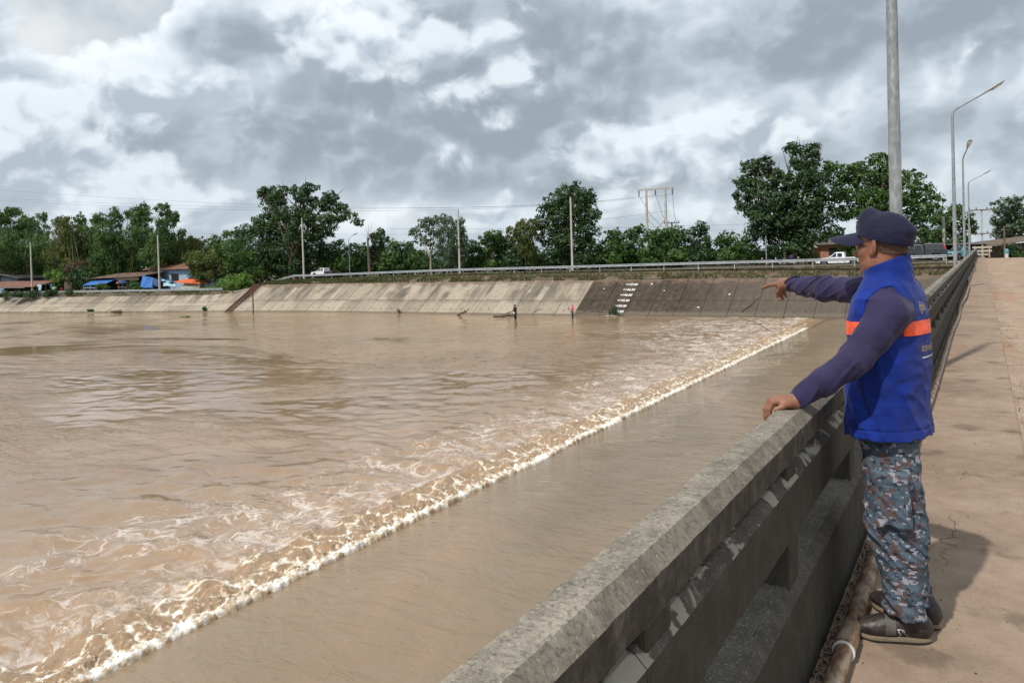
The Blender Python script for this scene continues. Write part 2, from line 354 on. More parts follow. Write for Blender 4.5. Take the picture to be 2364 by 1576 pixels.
def bank_mat():
    m, t, b = new_mat('revetment_concrete'); g = t.n('ShaderNodeNewGeometry'); co = g.outputs['Position']; oi = t.n('ShaderNodeObjectInfo')
    sp = t.n('ShaderNodeSeparateXYZ'); t.put(sp.inputs[0], co); X, Z = sp.outputs[0], sp.outputs[2]
    # streak coordinate: long down the slope
    q = t.n('ShaderNodeCombineXYZ'); t.put(q.inputs[0], X); t.put(q.inputs[1], t.math('MULTIPLY', sp.outputs[1], .16)); t.put(q.inputs[2], t.math('MULTIPLY', Z, .16)); qs = q.outputs[0]
    st = t.noise(qs, .55, 8, .62); st2 = t.noise(qs, 1.7, 8, .66); n1 = t.noise(co, 1.3, 8, .65); n2 = t.noise(co, 7, 6, .65)
    light = t.ramp(t.math('ADD', t.math('ADD', t.math('MULTIPLY', n1, .45), t.math('MULTIPLY', n2, .3)), t.math('MULTIPLY', oi.outputs['Random'], .25)),
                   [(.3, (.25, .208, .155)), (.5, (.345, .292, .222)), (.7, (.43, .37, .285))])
    soot = t.math('MULTIPLY', t.ss(t.math('ADD', st, t.math('MULTIPLY', t.math('SUBTRACT', n2, .5), .25)), .47, .61), t.ss(Z, -5.2, -3.0, .2, 1.0))
    light = t.mix(t.math('MULTIPLY', soot, .72), light, (.105, .090, .073))
    blo = t.noise(t.vmath('ADD', qs, t.vmath('MULTIPLY', co, (0, .25, .25))), .33, 7, .68, .4)
    light = t.mix(t.math('MULTIPLY', t.math('MULTIPLY', t.ss(blo, .50, .60), t.ss(n2, .25, .55, .5, 1.0)), t.ss(Z, -5.0, -3.4, .12, .75)), light, (.085, .073, .060))
    jl = t.math('ABSOLUTE', t.math('ADD', Z, t.math('MULTIPLY', t.math('SUBTRACT', n2, .5), .35))); light = t.mix(t.math('MULTIPLY', t.math('MULTIPLY', t.ss(t.math('ABSOLUTE', t.math('SUBTRACT', jl, 4.25)), .32, .02), t.ss(n1, .42, .56)), .5), light, (.12, .10, .08))
    light = t.mix(t.math('MULTIPLY', t.ss(st2, .56, .66), .25), light, (.14, .12, .095))
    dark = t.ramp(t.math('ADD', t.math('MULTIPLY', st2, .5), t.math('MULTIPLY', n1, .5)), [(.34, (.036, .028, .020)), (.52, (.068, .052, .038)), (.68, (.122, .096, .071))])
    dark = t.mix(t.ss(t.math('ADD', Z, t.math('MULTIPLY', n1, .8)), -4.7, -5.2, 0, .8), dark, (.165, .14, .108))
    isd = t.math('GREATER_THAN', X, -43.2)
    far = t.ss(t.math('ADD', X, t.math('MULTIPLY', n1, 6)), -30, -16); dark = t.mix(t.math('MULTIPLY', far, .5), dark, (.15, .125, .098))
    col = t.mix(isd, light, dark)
    crest = t.math('ADD', Z, t.math('MULTIPLY', t.math('SUBTRACT', t.noise(t.vmath('MULTIPLY', co, (.6, 1, 1)), 1.1, 8, .72), .5), 3.4))
    col = t.mix(t.math('MULTIPLY', t.ss(crest, -2.35, -1.7), .85), col, t.mix(n2, (.13, .085, .06), (.22, .16, .115)))   # soil washed over the crest
    col = t.mix(t.ss(Z, -5.55, -5.72, 0, .75), col, (.10, .078, .055))                                                    # wet rim at the water
    col = t.mix(t.ss(t.noise(co, 26, 2, .5), .70, .74, 0, .6), col, (.55, .52, .46))
    t.put(b.inputs['Base Color'], col); b.inputs['Roughness'].default_value = .9; b.inputs['Specular IOR Level'].default_value = .2
    t.put(b.inputs['Normal'], t.bump(t.math('ADD', n2, n1), .5, .04)); return m
def water_mat(name, foamy):
    m, t, b = new_mat(name); co = t.n('ShaderNodeNewGeometry').outputs['Position']
    sp = t.n('ShaderNodeSeparateXYZ'); t.put(sp.inputs[0], co); X, Y = sp.outputs[0], sp.outputs[1]
    cx = t.vmath('MULTIPLY', co, (1.0, .62, 0))
    body = t.noise(cx, .11, 5, .6, .8)
    col = t.ramp(body, [(.3, (.25, .160, .092)), (.52, (.305, .200, .120)), (.7, (.345, .236, .150))]) if foamy else \
          t.ramp(body, [(.32, (.195, .145, .092)), (.5, (.25, .182, .115)), (.68, (.325, .215, .132))])
    rough = .03
    if foamy:
        dist = t.math('SUBTRACT', -14.0, X)                                       # metres downstream of the weir
        wv = t.vmath('SCALE', t.vmath('SUBTRACT', t.noise(co, .38, 3, .55, out='Color'), (.5, .5, .5)), sc=2.6)
        fp = t.vmath('ADD', t.vmath('MULTIPLY', co, (.75, 1.0, 0)), wv)
        e1 = t.voro(fp, .85, 'DISTANCE_TO_EDGE')
        patch = t.noise(t.vmath('MULTIPLY', co, (.8, .55, 0)), .20, 5, .62, .5)
        reach = t.math('ADD', dist, t.math('MULTIPLY', t.math('SUBTRACT', patch, .5), -22.0))
        reach = t.math('SUBTRACT', reach, t.math('MULTIPLY', t.ss(Y, 48, 72), 8.0))
        amt = t.ss(reach, 11.0, -2.5); torn = t.ss(t.noise(fp, .75, 6, .68, .4), .41, .57)
        nA = t.math('ABSOLUTE', t.math('SUBTRACT', t.noise(fp, .95, 5, .6, .7), .5)); nB = t.math('ABSOLUTE', t.math('SUBTRACT', t.noise(t.vmath('ADD', fp, (7.3, 3.1, 0)), 2.3, 5, .62, .5), .5))
        wA = t.math('MULTIPLY', amt, .030); wB = t.math('MULTIPLY', amt, .022)
        lineA = t.ss(t.math('SUBTRACT', nA, wA), .007, -.010); lineB = t.math('MULTIPLY', t.ss(t.math('SUBTRACT', nB, wB), .007, -.010), .8)
        web = t.math('MULTIPLY', t.ss(t.math('SUBTRACT', e1, t.math('MULTIPLY', amt, .070)), .022, -.03), .9)
        near = t.ss(t.math('ADD', dist, t.math('MULTIPLY', t.math('SUBTRACT', t.noise(co, .7, 5, .65), .5), 5.5)), 4.6, 1.2)
        lace = t.math('MULTIPLY', t.ss(t.noise(fp, 4.2, 6, .74), .53, .62), .8)
        foam = t.math('MULTIPLY', t.math('MAXIMUM', t.math('MAXIMUM', web, lineA), lineB), t.math('MULTIPLY', torn, t.ss(amt, .03, .4)))
        foam = t.math('MAXIMUM', foam, t.math('MULTIPLY', lace, t.math('MULTIPLY', torn, t.math('MULTIPLY', amt, .55))))
        foam = t.math('MAXIMUM', foam, t.math('MULTIPLY', t.math('MULTIPLY', near, t.ss(t.noise(fp, 3.2, 6, .7), .46, .60)), .8))
        foam = t.math('MULTIPLY', foam, t.ss(t.noise(co, 7, 6, .75), .30, .58, .4, 1.0), clamp=True)
        tea = t.math('MULTIPLY', t.ss(dist, 10, 1.0), .75); col = t.mix(tea, col, (.355, .225, .128))
        col = t.mix(t.math('MULTIPLY', foam, .74), col, (.78, .71, .65)); rough = t.math('ADD', t.math('MULTIPLY', foam, .5), .03)
    t.put(b.inputs['Base Color'], col); t.put(b.inputs['Roughness'], rough); b.inputs['IOR'].default_value = 1.33
    b.inputs['Specular IOR Level'].default_value = .5
    calm = t.ss(t.noise(t.vmath('MULTIPLY', co, (.5, 1, 0)), .055, 4, .6, .6), .42, .58, .05, 1.0)
    fl = t.vmath('MULTIPLY', co, (.62, 1.0, 0)) if foamy else t.vmath('MULTIPLY', co, (.5, 1.0, 0))
    w1 = t.noise(fl, .55, 4, .55, .7); w2 = t.noise(fl, 2.6, 6, .6, .9); w3 = t.noise(fl, 9, 3, .6, .5)
    h = t.math('ADD', t.math('ADD', t.math('MULTIPLY', w1, 1.5), t.math('MULTIPLY', w2, .55)), t.math('MULTIPLY', w3, .13))
    rg = t.math('POWER', t.math('SUBTRACT', 1.0, t.math('ABSOLUTE', t.math('MULTIPLY', t.math('SUBTRACT', t.noise(fl, 1.25, 4, .55, .8), .5), 3.4)), clamp=True), 2.2)
    rg2 = t.math('POWER', t.math('SUBTRACT', 1.0, t.math('ABSOLUTE', t.math('MULTIPLY', t.math('SUBTRACT', t.noise(fl, 3.6, 3, .55, .6), .5), 3.2)), clamp=True), 2.0)
    h = t.math('ADD', h, t.math('ADD', t.math('MULTIPLY', rg, .30), t.math('MULTIPLY', rg2, .10)))
    if foamy: calm = t.math('MULTIPLY', calm, t.ss(dist, 4, 26, .28, 1.0))
    h = t.math('MULTIPLY', h, calm) if foamy else t.math('MULTIPLY', h, .40)
    if foamy: h = t.math('ADD', h, t.math('MULTIPLY', foam, .06))
    t.put(b.inputs['Normal'], t.bump(h, 1.0, .13)); return m
def foam_mat():
    m, t, b = new_mat('white_water'); g = t.n('ShaderNodeNewGeometry'); co = g.outputs['Position']; at_ = t.n('ShaderNodeAttribute', attribute_name='froth').outputs['Fac']
    n = t.noise(co, 9, 6, .72); n2 = t.noise(co, 34, 5, .75)
    v = t.math('ADD', at_, t.math('ADD', t.math('MULTIPLY', t.math('SUBTRACT', n, .5), .9), t.math('MULTIPLY', t.math('SUBTRACT', n2, .5), .9)))
    col = t.ramp(v, [(.12, (.325, .212, .126)), (.36, (.40, .272, .168)), (.52, (.66, .52, .36)), (.72, (.83, .76, .65)), (.95, (.92, .90, .87))])
    t.put(b.inputs['Base Color'], col); t.put(b.inputs['Roughness'], t.ss(v, .2, .7, .05, .6)); b.inputs['IOR'].default_value = 1.33
    t.put(b.inputs['Normal'], t.bump(t.math('MULTIPLY', t.math('ADD', n2, t.math('MULTIPLY', t.voro(co, 26), .7)), t.ss(v, .15, .7, .15, 1.0)), .6, .025)); return m
def camo_mat():
    m, t, b = new_mat('digital_camouflage_cloth'); co = t.n('ShaderNodeTexCoord').outputs['Object']
    sn = t.n('ShaderNodeVectorMath', operation='SNAP'); t.put(sn.inputs[0], t.vmath('ADD', co, (.003, .004, .001))); sn.inputs[1].default_value = (.0070, .0070, .0070); q = sn.outputs[0]
    qs = t.vmath('MULTIPLY', q, (1, 1, 1.7))
    a = t.noise(qs, 15, 3, .7); bq = t.noise(t.vmath('ADD', qs, (3, 5, 7)), 17, 3, .75); c = t.noise(t.vmath('ADD', qs, (9, 2, 4)), 27, 2, .62); d = t.noise(t.vmath('ADD', qs, (1, 8, 3)), 24, 2, .8)
    col = t.mix(t.math('GREATER_THAN', a, .50), (.062, .092, .125), (.092, .125, .165))
    col = t.mix(t.math('GREATER_THAN', bq, .54), col, (.108, .070, .066))
    col = t.mix(t.math('GREATER_THAN', d, .60), col, (.024, .032, .045))
    col = t.mix(t.math('GREATER_THAN', c, .60), col, (.31, .305, .35))
    col = t.mix(t.ss(t.noise(co, 5, 4), .4, .7, 0, .2), col, (.12, .11, .11))
    t.put(b.inputs['Base Color'], col); b.inputs['Roughness'].default_value = .88; b.inputs['Specular IOR Level'].default_value = .2
    t.put(b.inputs['Normal'], t.bump(t.noise(co, 40, 4, .6), .25, .004)); return m
def cloth(name, c, fade=None, bump=.25, rough=.8, sheen=.1):
    m, t, b = new_mat(name); co = t.n('ShaderNodeTexCoord').outputs['Object']
    col = t.mix(t.ss(t.noise(co, 7, 5, .6), .3, .7), tuple(x * .82 for x in c), tuple(x * 1.15 for x in c))
    if fade: col = t.mix(t.ss(t.noise(co, 3.2, 5, .6), .45, .7, 0, .6), col, fade)
    t.put(b.inputs['Base Color'], col); b.inputs['Roughness'].default_value = rough; b.inputs['Specular IOR Level'].default_value = .25
    b.inputs['Sheen Weight'].default_value = sheen
    wv = t.noise(co, 900, 2, .5); t.put(b.inputs['Normal'], t.bump(t.math('ADD', t.math('MULTIPLY', t.noise(co, 26, 5, .6), 1.0), t.math('MULTIPLY', wv, .12)), bump, .006)); return m
def skin_mat():
    m, t, b = new_mat('tanned_skin'); co = t.n('ShaderNodeTexCoord').outputs['Object']
    col = t.ramp(t.math('ADD', t.math('MULTIPLY', t.noise(co, 14, 5, .6), .6), t.math('MULTIPLY', t.noise(co, 110, 3, .6), .4)), [(.32, (.185, .078, .044)), (.52, (.265, .118, .068)), (.70, (.33, .152, .092))])
    t.put(b.inputs['Base Color'], col); b.inputs['Roughness'].default_value = .48; b.inputs['Subsurface Weight'].default_value = .12
    b.inputs['Subsurface Radius'].default_value = (.012, .005, .003); b.inputs['Specular IOR Level'].default_value = .4
    t.put(b.inputs['Normal'], t.bump(t.noise(co, 220, 3, .6), .18, .002)); return m
def rust_roof(name, c1, c2, c3):
    m, t, b = new_mat(name); co = t.n('ShaderNodeTexCoord').outputs['Object']
    col = t.ramp(t.math('ADD', t.math('MULTIPLY', t.noise(co, .9, 6, .65), .6), t.math('MULTIPLY', t.noise(t.vmath('MULTIPLY', co, (3, .3, .3)), 1.2, 6, .6), .4)), [(.34, c1), (.5, c2), (.68, c3)])
    t.put(b.inputs['Base Color'], col); b.inputs['Roughness'].default_value = .75; return m
def rust_pipe():
    m, t, b = new_mat('rusty_galvanised_pipe'); co = t.n('ShaderNodeNewGeometry').outputs['Position']
    n = t.noise(t.vmath('MULTIPLY', co, (1.5, .7, 1.5)), 11, 8, .7); n2 = t.noise(co, 60, 5, .7)
    col = t.ramp(n, [(.36, (.085, .040, .022)), (.46, (.20, .105, .055)), (.55, (.34, .24, .155)), (.70, (.42, .37, .30))])
    col = t.mix(t.ss(n2, .56, .7, 0, .5), col, (.07, .04, .025)); t.put(b.inputs['Base Color'], col)
    b.inputs['Roughness'].default_value = .6; t.put(b.inputs['Normal'], t.bump(n2, .3, .004)); return m
def galv_mat():
    m, t, b = new_mat('galvanised_steel'); co = t.n('ShaderNodeTexCoord').outputs['Object']
    n = t.noise(t.vmath('MULTIPLY', co, (1, 1, .35)), 9, 6, .7); v = t.voro(t.vmath('MULTIPLY', co, (1, 1, .4)), 28, out='Distance')
    col = t.ramp(t.math('ADD', t.math('MULTIPLY', n, .7), t.math('MULTIPLY', v, .3)), [(.3, (.21, .225, .235)), (.5, (.30, .315, .325)), (.7, (.44, .45, .455))])
    t.put(b.inputs['Base Color'], col); b.inputs['Metallic'].default_value = .35; b.inputs['Roughness'].default_value = .55; return m

M = dict(
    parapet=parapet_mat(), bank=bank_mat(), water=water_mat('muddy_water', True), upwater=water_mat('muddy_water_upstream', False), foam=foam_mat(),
    walk=slab_mat('walkway_concrete', (.206, .147, .103), (.308, .222, .160), (.388, .290, .216)),
    road=slab_mat('dusty_road_concrete', (.25, .175, .125), (.36, .26, .185), (.44, .33, .245), (.36, .21, .13)),
    grit=simple('kerb_dirt', (.085, .062, .042), .95, .5, 22, bump=.6), soil=simple('soil', (.12, .085, .055), .95, .4, 1.2, bump=.4, dirt=(.06, .08, .03), world=True),
    asphalt=simple('road_asphalt', (.14, .125, .105), .9, .25, 3, bump=.2, world=True),
    galv=galv_mat(), pipe=rust_pipe(), pole=simple('pole_concrete', (.46, .43, .38), .85, .18, 2.2, dirt=(.24, .21, .17), bump=.15),
    grail=simple('guardrail_steel', (.42, .45, .47), .45, .15, 2.5, metal=.35, bump=.05, dirt=(.25, .24, .22)),
    bark=simple('bark', (.10, .075, .052), .95, .4, 5, bump=.7, bdist=.03), pbark=simple('pale_bark', (.30, .26, .21), .9, .3, 4, bump=.4), cane=simple('bamboo_cane', (.13, .145, .055), .6, .35, 3),
    lf_dark=leaf_mat('leaf_dark', [(0.015, 0.035, 0.014), (0.030, 0.064, 0.021), (0.052, 0.103, 0.032), (0.090, 0.146, 0.047)]),
    lf_mid=leaf_mat('leaf_mid', [(0.023, 0.058, 0.015), (0.047, 0.103, 0.023), (0.080, 0.153, 0.035), (0.131, 0.212, 0.052)]),
    lf_bamboo=leaf_mat('leaf_bamboo', [(0.026, 0.062, 0.017), (0.050, 0.105, 0.026), (0.084, 0.153, 0.038), (0.142, 0.212, 0.062)]),
    lf_warm=leaf_mat('leaf_olive', [(0.038, 0.062, 0.015), (0.070, 0.103, 0.023), (0.120, 0.142, 0.035), (0.168, 0.161, 0.052)]),
    lf_bright=leaf_mat('leaf_bright', [(0.047, 0.109, 0.017), (0.090, 0.182, 0.032), (0.146, 0.255, 0.050), (0.219, 0.321, 0.073)]),
    lf_grey=leaf_mat('leaf_grey_green', [(0.050, 0.082, 0.050), (0.084, 0.129, 0.073), (0.129, 0.178, 0.103)]),
    lf_dry=leaf_mat('leaf_dry', [(.09, .055, .035), (.14, .085, .05), (.18, .12, .07)]),
    grass=leaf_mat('grass_blades', [(.045, .055, .018), (.07, .085, .024), (.10, .11, .035), (.13, .12, .05)], .2),
    white=simple('white_vehicle_paint', (.78, .79, .80), .28, .04, 3, bump=0, dirt=(.5, .46, .40), damt=.25), black=simple('black_rubber', (.018, .018, .019), .75, .3, 8, bump=.1),
    charcoal=simple('charcoal_vehicle_paint', (.040, .044, .050), .3, .12, 3, bump=0, dirt=(.12, .11, .09), damt=.3), teal=simple('teal_vehicle_paint', (.12, .30, .36), .35, .1, 3, bump=0),
    glass=simple('dark_glass', (.02, .024, .028), .08, .1, 3, bump=0), chrome=simple('alloy_rim', (.52, .51, .48), .35, .15, 6, metal=.6, bump=0), lamp_red=simple('red_lamp_lens', (.55, .03, .025), .25, .1, 3, bump=0),
    lamp_white=simple('clear_lamp_lens', (.75, .76, .76), .2, .1, 3, bump=0), red=simple('red_paint', (.28, .02, .022), .4, .2, 4, bump=0), blue=simple('blue_paint', (.05, .22, .42), .45, .2, 4, bump=0),
    roof1=rust_roof('rusty_corrugated_sheet', (.10, .048, .035), (.19, .085, .055), (.30, .17, .11)), roof2=rust_roof('old_brown_roof_sheet', (.075, .045, .032), (.14, .085, .058), (.25, .175, .12)),
    roofg=rust_roof('grey_roof_sheet', (.10, .095, .09), (.17, .16, .15), (.26, .24, .22)), bluewall=simple('pale_blue_plaster', (.33, .47, .62), .85, .1, 1.2, dirt=(.20, .24, .28)), tin=simple('dark_blue_tin', (.045, .07, .11), .6, .3, 2),
    tarp=simple('blue_tarpaulin', (.045, .17, .50), .5, .25, 2, bump=.4, bdist=.05), tarpd=simple('navy_tarpaulin', (.02, .05, .14), .6, .3, 2, bump=.4, bdist=.05), orange=simple('orange_awning', (.72, .14, .03), .6, .15, 3), 
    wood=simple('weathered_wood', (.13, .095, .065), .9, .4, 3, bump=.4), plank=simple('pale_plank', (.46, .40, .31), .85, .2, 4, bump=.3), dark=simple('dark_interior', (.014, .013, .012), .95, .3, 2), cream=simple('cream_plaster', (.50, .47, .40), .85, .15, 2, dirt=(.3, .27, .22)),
    brickw=simple('terracotta_wall', (.36, .17, .10), .9, .25, 3, dirt=(.45, .36, .27)), steel_rust=simple('rusty_steel', (.13, .055, .035), .9, .4, 6, bump=.3), cyan=simple('pale_cyan_cloth', (.36, .56, .62), .8, .15, 5, bump=.3), pink=simple('pink_fabric', (.80, .17, .22), .75, .12, 5), purple=simple('navy_fabric', (.035, .03, .10), .8, .3, 5),
    whitep=simple('white_plastic', (.72, .72, .70), .5, .08, 3, bump=0), wire=simple('wire', (.05, .05, .055), .6, .1, 2, bump=0), ceramic=simple('brown_insulator', (.07, .045, .035), .3, .2, 4, bump=0), paint_white=simple('white_road_paint', (.74, .73, .69), .75, .1, 6, dirt=(.4, .37, .32)),
    skin=skin_mat(), camo=camo_mat(), vest=cloth('royal_blue_vest_cloth', (.003, .022, .205), bump=.4, rough=.8), shirt=cloth('faded_navy_jersey', (.026, .021, .066), (.050, .034, .078), bump=.3), cap=cloth('navy_cap_twill', (.008, .009, .032), (.017, .016, .043), bump=.25),
    tape=cloth('orange_reflective_tape', (1.0, .115, .035), bump=.1, rough=.5), thread=cloth('gold_thread', (.62, .42, .14), bump=.4), silver=cloth('pale_thread', (.62, .62, .66), bump=.3), leather=simple('worn_dark_leather', (.024, .020, .018), .5, .35, 18, bump=.3, bdist=.003, c2=(.050, .034, .030)), strap=simple('grey_strap', (.085, .078, .070), .6, .3, 16), sole=simple('tan_rubber_sole', (.25, .19, .125), .8, .3, 16, dirt=(.06, .05, .04)), hair=simple('cropped_hair', (.085, .046, .030), .85, .35, 90, bump=.4),
    darkcloth=simple('black_fabric', (.016, .014, .014), .85, .3, 6), denim=simple('dark_denim', (.022, .03, .048), .85, .3, 6), eye=simple('eye_white', (.6, .57, .52), .3, .05, 5, bump=0),
)
# ------------------------------------------------------------------ the setting: river, weir, embankment, ground
WZ = -5.8
WL_X = [-420, -200, -154, -123, -104, -90, -64, -43, -14, 6, 60]
WL_Y = [20, 62, 70.5, 76.5, 80.8, 83.0, 83.5, 84.2, 85.4, 85.8, 87]
def wl(x): return float(np.interp(x, WL_X, WL_Y))
def gz(x, y=95.0): return float(np.interp(x, [-116, -107, -102, -68, -47, -32, -14, 0, 200], [-2.75, -2.6, -1.25, -.74, -.66, -.57, -.49, -.34, -.30]))
def crest(x): return np.interp(x, [-112, -106, -103, 60], [-3.15, -2.9, -1.6, -1.5])
def grow(a, b, h0, k):
    """coordinates from a to b starting with step h0 growing by factor k"""
    out = [a]; h = h0; sgn = 1 if b > a else -1
    while (b - out[-1]) * sgn > 0: out.append(out[-1] + sgn * h); h *= k
    return out
def grid_faces(nx, ny):
    i = np.arange(nx * ny).reshape(ny, nx); return np.stack([i[:-1, :-1].ravel(), i[:-1, 1:].ravel(), i[1:, 1:].ravel(), i[1:, :-1].ravel()], 1)
def river(name, xs, ys, zf, mat, label=None):
    X, Y = np.meshgrid(np.array(xs), np.array(ys)); V = np.stack([X, Y, zf(X, Y)], -1).reshape(-1, 3)
    o = link(name, np_mesh(name, V, grid_faces(len(xs), len(ys)), True), mat); tag(o, kind='structure'); return o
ys = sorted(set(grow(3, -70, .6, 1.25)[1:] + list(np.arange(3, 30, .15)) + list(np.arange(30, 87, .3)) + [87, 90, 100]))
xs = sorted(set(list(np.arange(-60, -20, .28)) + list(np.arange(-20, -15.25, .13)) + [-15.25] + grow(-60, -420, .6, 1.18)[1:]))
def down_z(X, Y):
    d = -14.5 - X; a = np.exp(-np.maximum(d, 0) / 9.0)
    P = np.stack([X * .45, Y * .6, 0 * X], -1); Q = np.stack([X * 1.3, Y * 1.5, 0 * X + 3], -1)
    z = WZ + (.035 + .16 * a) * pfbm(P, 3) * .8 + (.012 + .07 * a) * pfbm(Q, 3)
    bo = np.exp(-np.maximum(d, 0) / 2.2); S = np.stack([X * 1.5, Y * 1.2, 0 * X + 7], -1); S2 = np.stack([X * 4, Y * 3.6, 0 * X + 2], -1)
    z = z + bo * (.17 * (.45 - np.abs(pnoise(S)) * 1.4) + .05 * (.4 - np.abs(pnoise(S2)) * 1.4))
    return z - .05 * np.exp(-np.maximum(d, 0) / 1.2)
def down_sheet(X, Y): return down_z(X, Y) - .06 * np.clip((X + 15.6) / .3, 0, 1)
river('river', xs, ys, down_sheet, M['water'])
xs2 = sorted(set([-15.2, -14.9, -14.5] + list(np.arange(-14.2, 0, .3)) + grow(0, 70, 1, 1.3)))
def up_z(X, Y):
    lip = np.clip((X + 14.2) / 3.0, 0, 1) - .5 * np.clip((-14.2 - X) / 1.0, 0, 1); P = np.stack([X * .25, Y * .5, 0 * X + 9], -1)
    hump = .05 * np.exp(-((Y - 27 - (X + 14) * .35) / 1.1) ** 2) * np.clip((X + 15) / 2, 0, 1)
    return WZ - .22 + .30 * np.sign(lip) * np.abs(lip) ** .7 + .030 * pfbm(P, 3) + hump * 0.8
river('river_upstream', xs2, ys, up_z, M['upwater'])

def roller():
    """the breaking roll of foam along the weir crest with the boils behind it"""
    ny = 1350; yy = 4.0 + (88.0 - 4.0) * (np.linspace(0, 1, ny) ** 1.4); nt = 58; t = np.linspace(0, 1, nt) ** 1.25
    Tt, Y = np.meshgrid(t, yy)
    wig = .14 * pfbm(np.stack([Y * .22, 0 * Y, 0 * Y], -1), 3) + .05 * pfbm(np.stack([Y * 1.9, 0 * Y, 0 * Y + 5], -1), 3)
    edge = .03 * pfbm(np.stack([Y * 7, 0 * Y, 0 * Y + 15], -1), 2) * np.exp(-Tt * 8)
    D = Tt * 1.7; X = -13.98 + wig * np.exp(-D * .6) + edge - D                     # D: metres behind the leading edge
    B = np.stack([X * 1.15, Y * 1.3, 0 * X + 4], -1); Bb = np.stack([X * 2.6, Y * 2.8, 0 * X + 9], -1); B2 = np.stack([X * 7, Y * 7.5, 0 * X], -1); B3 = np.stack([X * 19, Y * 20, 0 * X], -1)
    n1, n1b, n2, n3 = np.abs(pnoise(B)), np.abs(pnoise(Bb)), np.abs(pnoise(B2)), np.abs(pnoise(B3))
    vary = .65 + .6 * pfbm(np.stack([Y * .5, 0 * Y, 0 * Y + 8], -1), 2)
    lip = np.interp(D, [0, .06, .22, .5, .9, 1.5, 2.3], [-.22, -.03, .035, .035, .02, 0, -.02]) * np.where(D < .06, 1, vary); tap = np.clip((76.8 - Y) / 2.5, 0, 1); lip = lip * np.maximum(tap, D < .06)
    env = np.interp(D, [0, .15, .4, 1.2, 1.9, 2.3], [.25, .6, 1, .8, .5, .2]) * (.6 + .5 * vary) * tap
    Z = WZ - .06 + lip + env * ((n1 - .22) * .21 + (n1b - .22) * .12) + np.interp(D, [0, .5, 1.2, 2.3], [.9, 1, .6, .1]) * ((n2 - .2) * .11 + (n3 - .2) * .06) * tap
    wb = np.clip((D - .50 - .25 * pfbm(np.stack([Y * .9, 0 * Y, 0 * Y + 21], -1), 2)) / .6, 0, 1); wb = wb * wb * (3 - 2 * wb); Z = Z * (1 - wb) + wb * (down_z(X, Y) + .012)
    X = X + .05 * pnoise(B2 + 40) * np.interp(D, [0, .3, 2.3], [.4, 1, 0])
    front = np.exp(-((D - .14) / (.17 + .12 * pfbm(np.stack([Y * 1.7, 0 * Y, 0 * Y + 31], -1), 2))) ** 2); crease = np.exp(-(n1 / .10) ** 2) * .55 + np.exp(-(n1b / .09) ** 2) * .5
    fr = np.clip(.12 + .47 * front + crease * np.interp(D, [0, .3, 1.6, 2.3], [.4, .95, .7, .35]) + .8 * (n2 - .2) * np.exp(-D), 0, 1)
    fr = fr * (.15 + .85 * tap)
    me = np_mesh('foam_roll', np.stack([X, Y, Z], -1).reshape(-1, 3), grid_faces(nt, ny), True); at = me.attributes.new('froth', 'FLOAT', 'POINT'); at.data.foreach_set('value', fr.ravel().astype(np.float32))
    o = link('foam_roll', me, M['foam']); tag(o, 'cream foam breaking in a long line along the weir', 'foam', kind='stuff')
    # spray: loose froth lumps thrown over the roll and behind it
    V = []; Fc = []; k = 0; r_ = np.random.default_rng(3)
    for i in range(700):
        y = 4.5 + 72 * r_.random() ** 1.6; d = abs(r_.normal()) * .45 if i % 4 else r_.random() * 1.8
        x = -14.05 + .16 * float(pnoise(np.array([y * .25, 0, 0]))) - d; s = (.008 + .020 * r_.random() ** 2) * (1 + y / 40)
        z = WZ - .05 + (.26 * math.exp(-((d - .3) / .35) ** 2)) * (.55 + .6 * r_.random()) + .02
        a = r_.normal(size=(3, 3)); q, _ = np.linalg.qr(a); oct_ = np.array([[1, 0, 0], [-1, 0, 0], [0, 1, 0], [0, -1, 0], [0, 0, .7], [0, 0, -.7]]) @ q * s * (.7 + .6 * r_.random((6, 1)))
        V.append(oct_ + [x, y, z]); Fc.append(np.array([[0, 2, 4], [2, 1, 4], [1, 3, 4], [3, 0, 4], [2, 0, 5], [1, 2, 5], [3, 1, 5], [0, 3, 5]]) + k); k += 6
    fm = np_mesh('froth', np.concatenate(V), np.concatenate(Fc), True); fa = fm.attributes.new('froth', 'FLOAT', 'POINT'); fa.data.foreach_set('value', np.full(len(fm.vertices), .8, np.float32)); s_ = link('froth', fm, M['foam']); tag(s_, 'loose froth lumps tossed along the weir foam', 'foam', kind='stuff')
roller()

# embankment: sloped core + the cast panels that lie on it
def slope_pt(x, f, off=0.0):
    """f = 0 below the water ... 1 crest"""
    y0 = wl(x); c = float(crest(x)); z = -6.7 + (c + 6.7) * f; run = 6.6 * (c + 5.8) / 4.3
    y = y0 + (z + 5.8) / (c + 5.8) * run
    return Vector((x, y - off * .54, z + off * .84))
emb = thing('embankment', None, None, (0, 0, 0), kind='structure')
cxs = sorted([6 - 3.05 * i for i in range(37)] + [-108.5 - 4.1 * i for i in range(32)]); cxs = [x for x in cxs if not -108 < x < -103.9] + [-103.8, -108.4]; cxs.sort()
core = MB()
for a, b in zip(cxs[:-1], cxs[1:]):
    core.quad(slope_pt(a, -.15, -.10), slope_pt(b, -.15, -.10), slope_pt(b, 1, -.10), slope_pt(a, 1, -.10))
core.build('core', M['soil'], emb)
pr = random.Random(4)
FM = .5
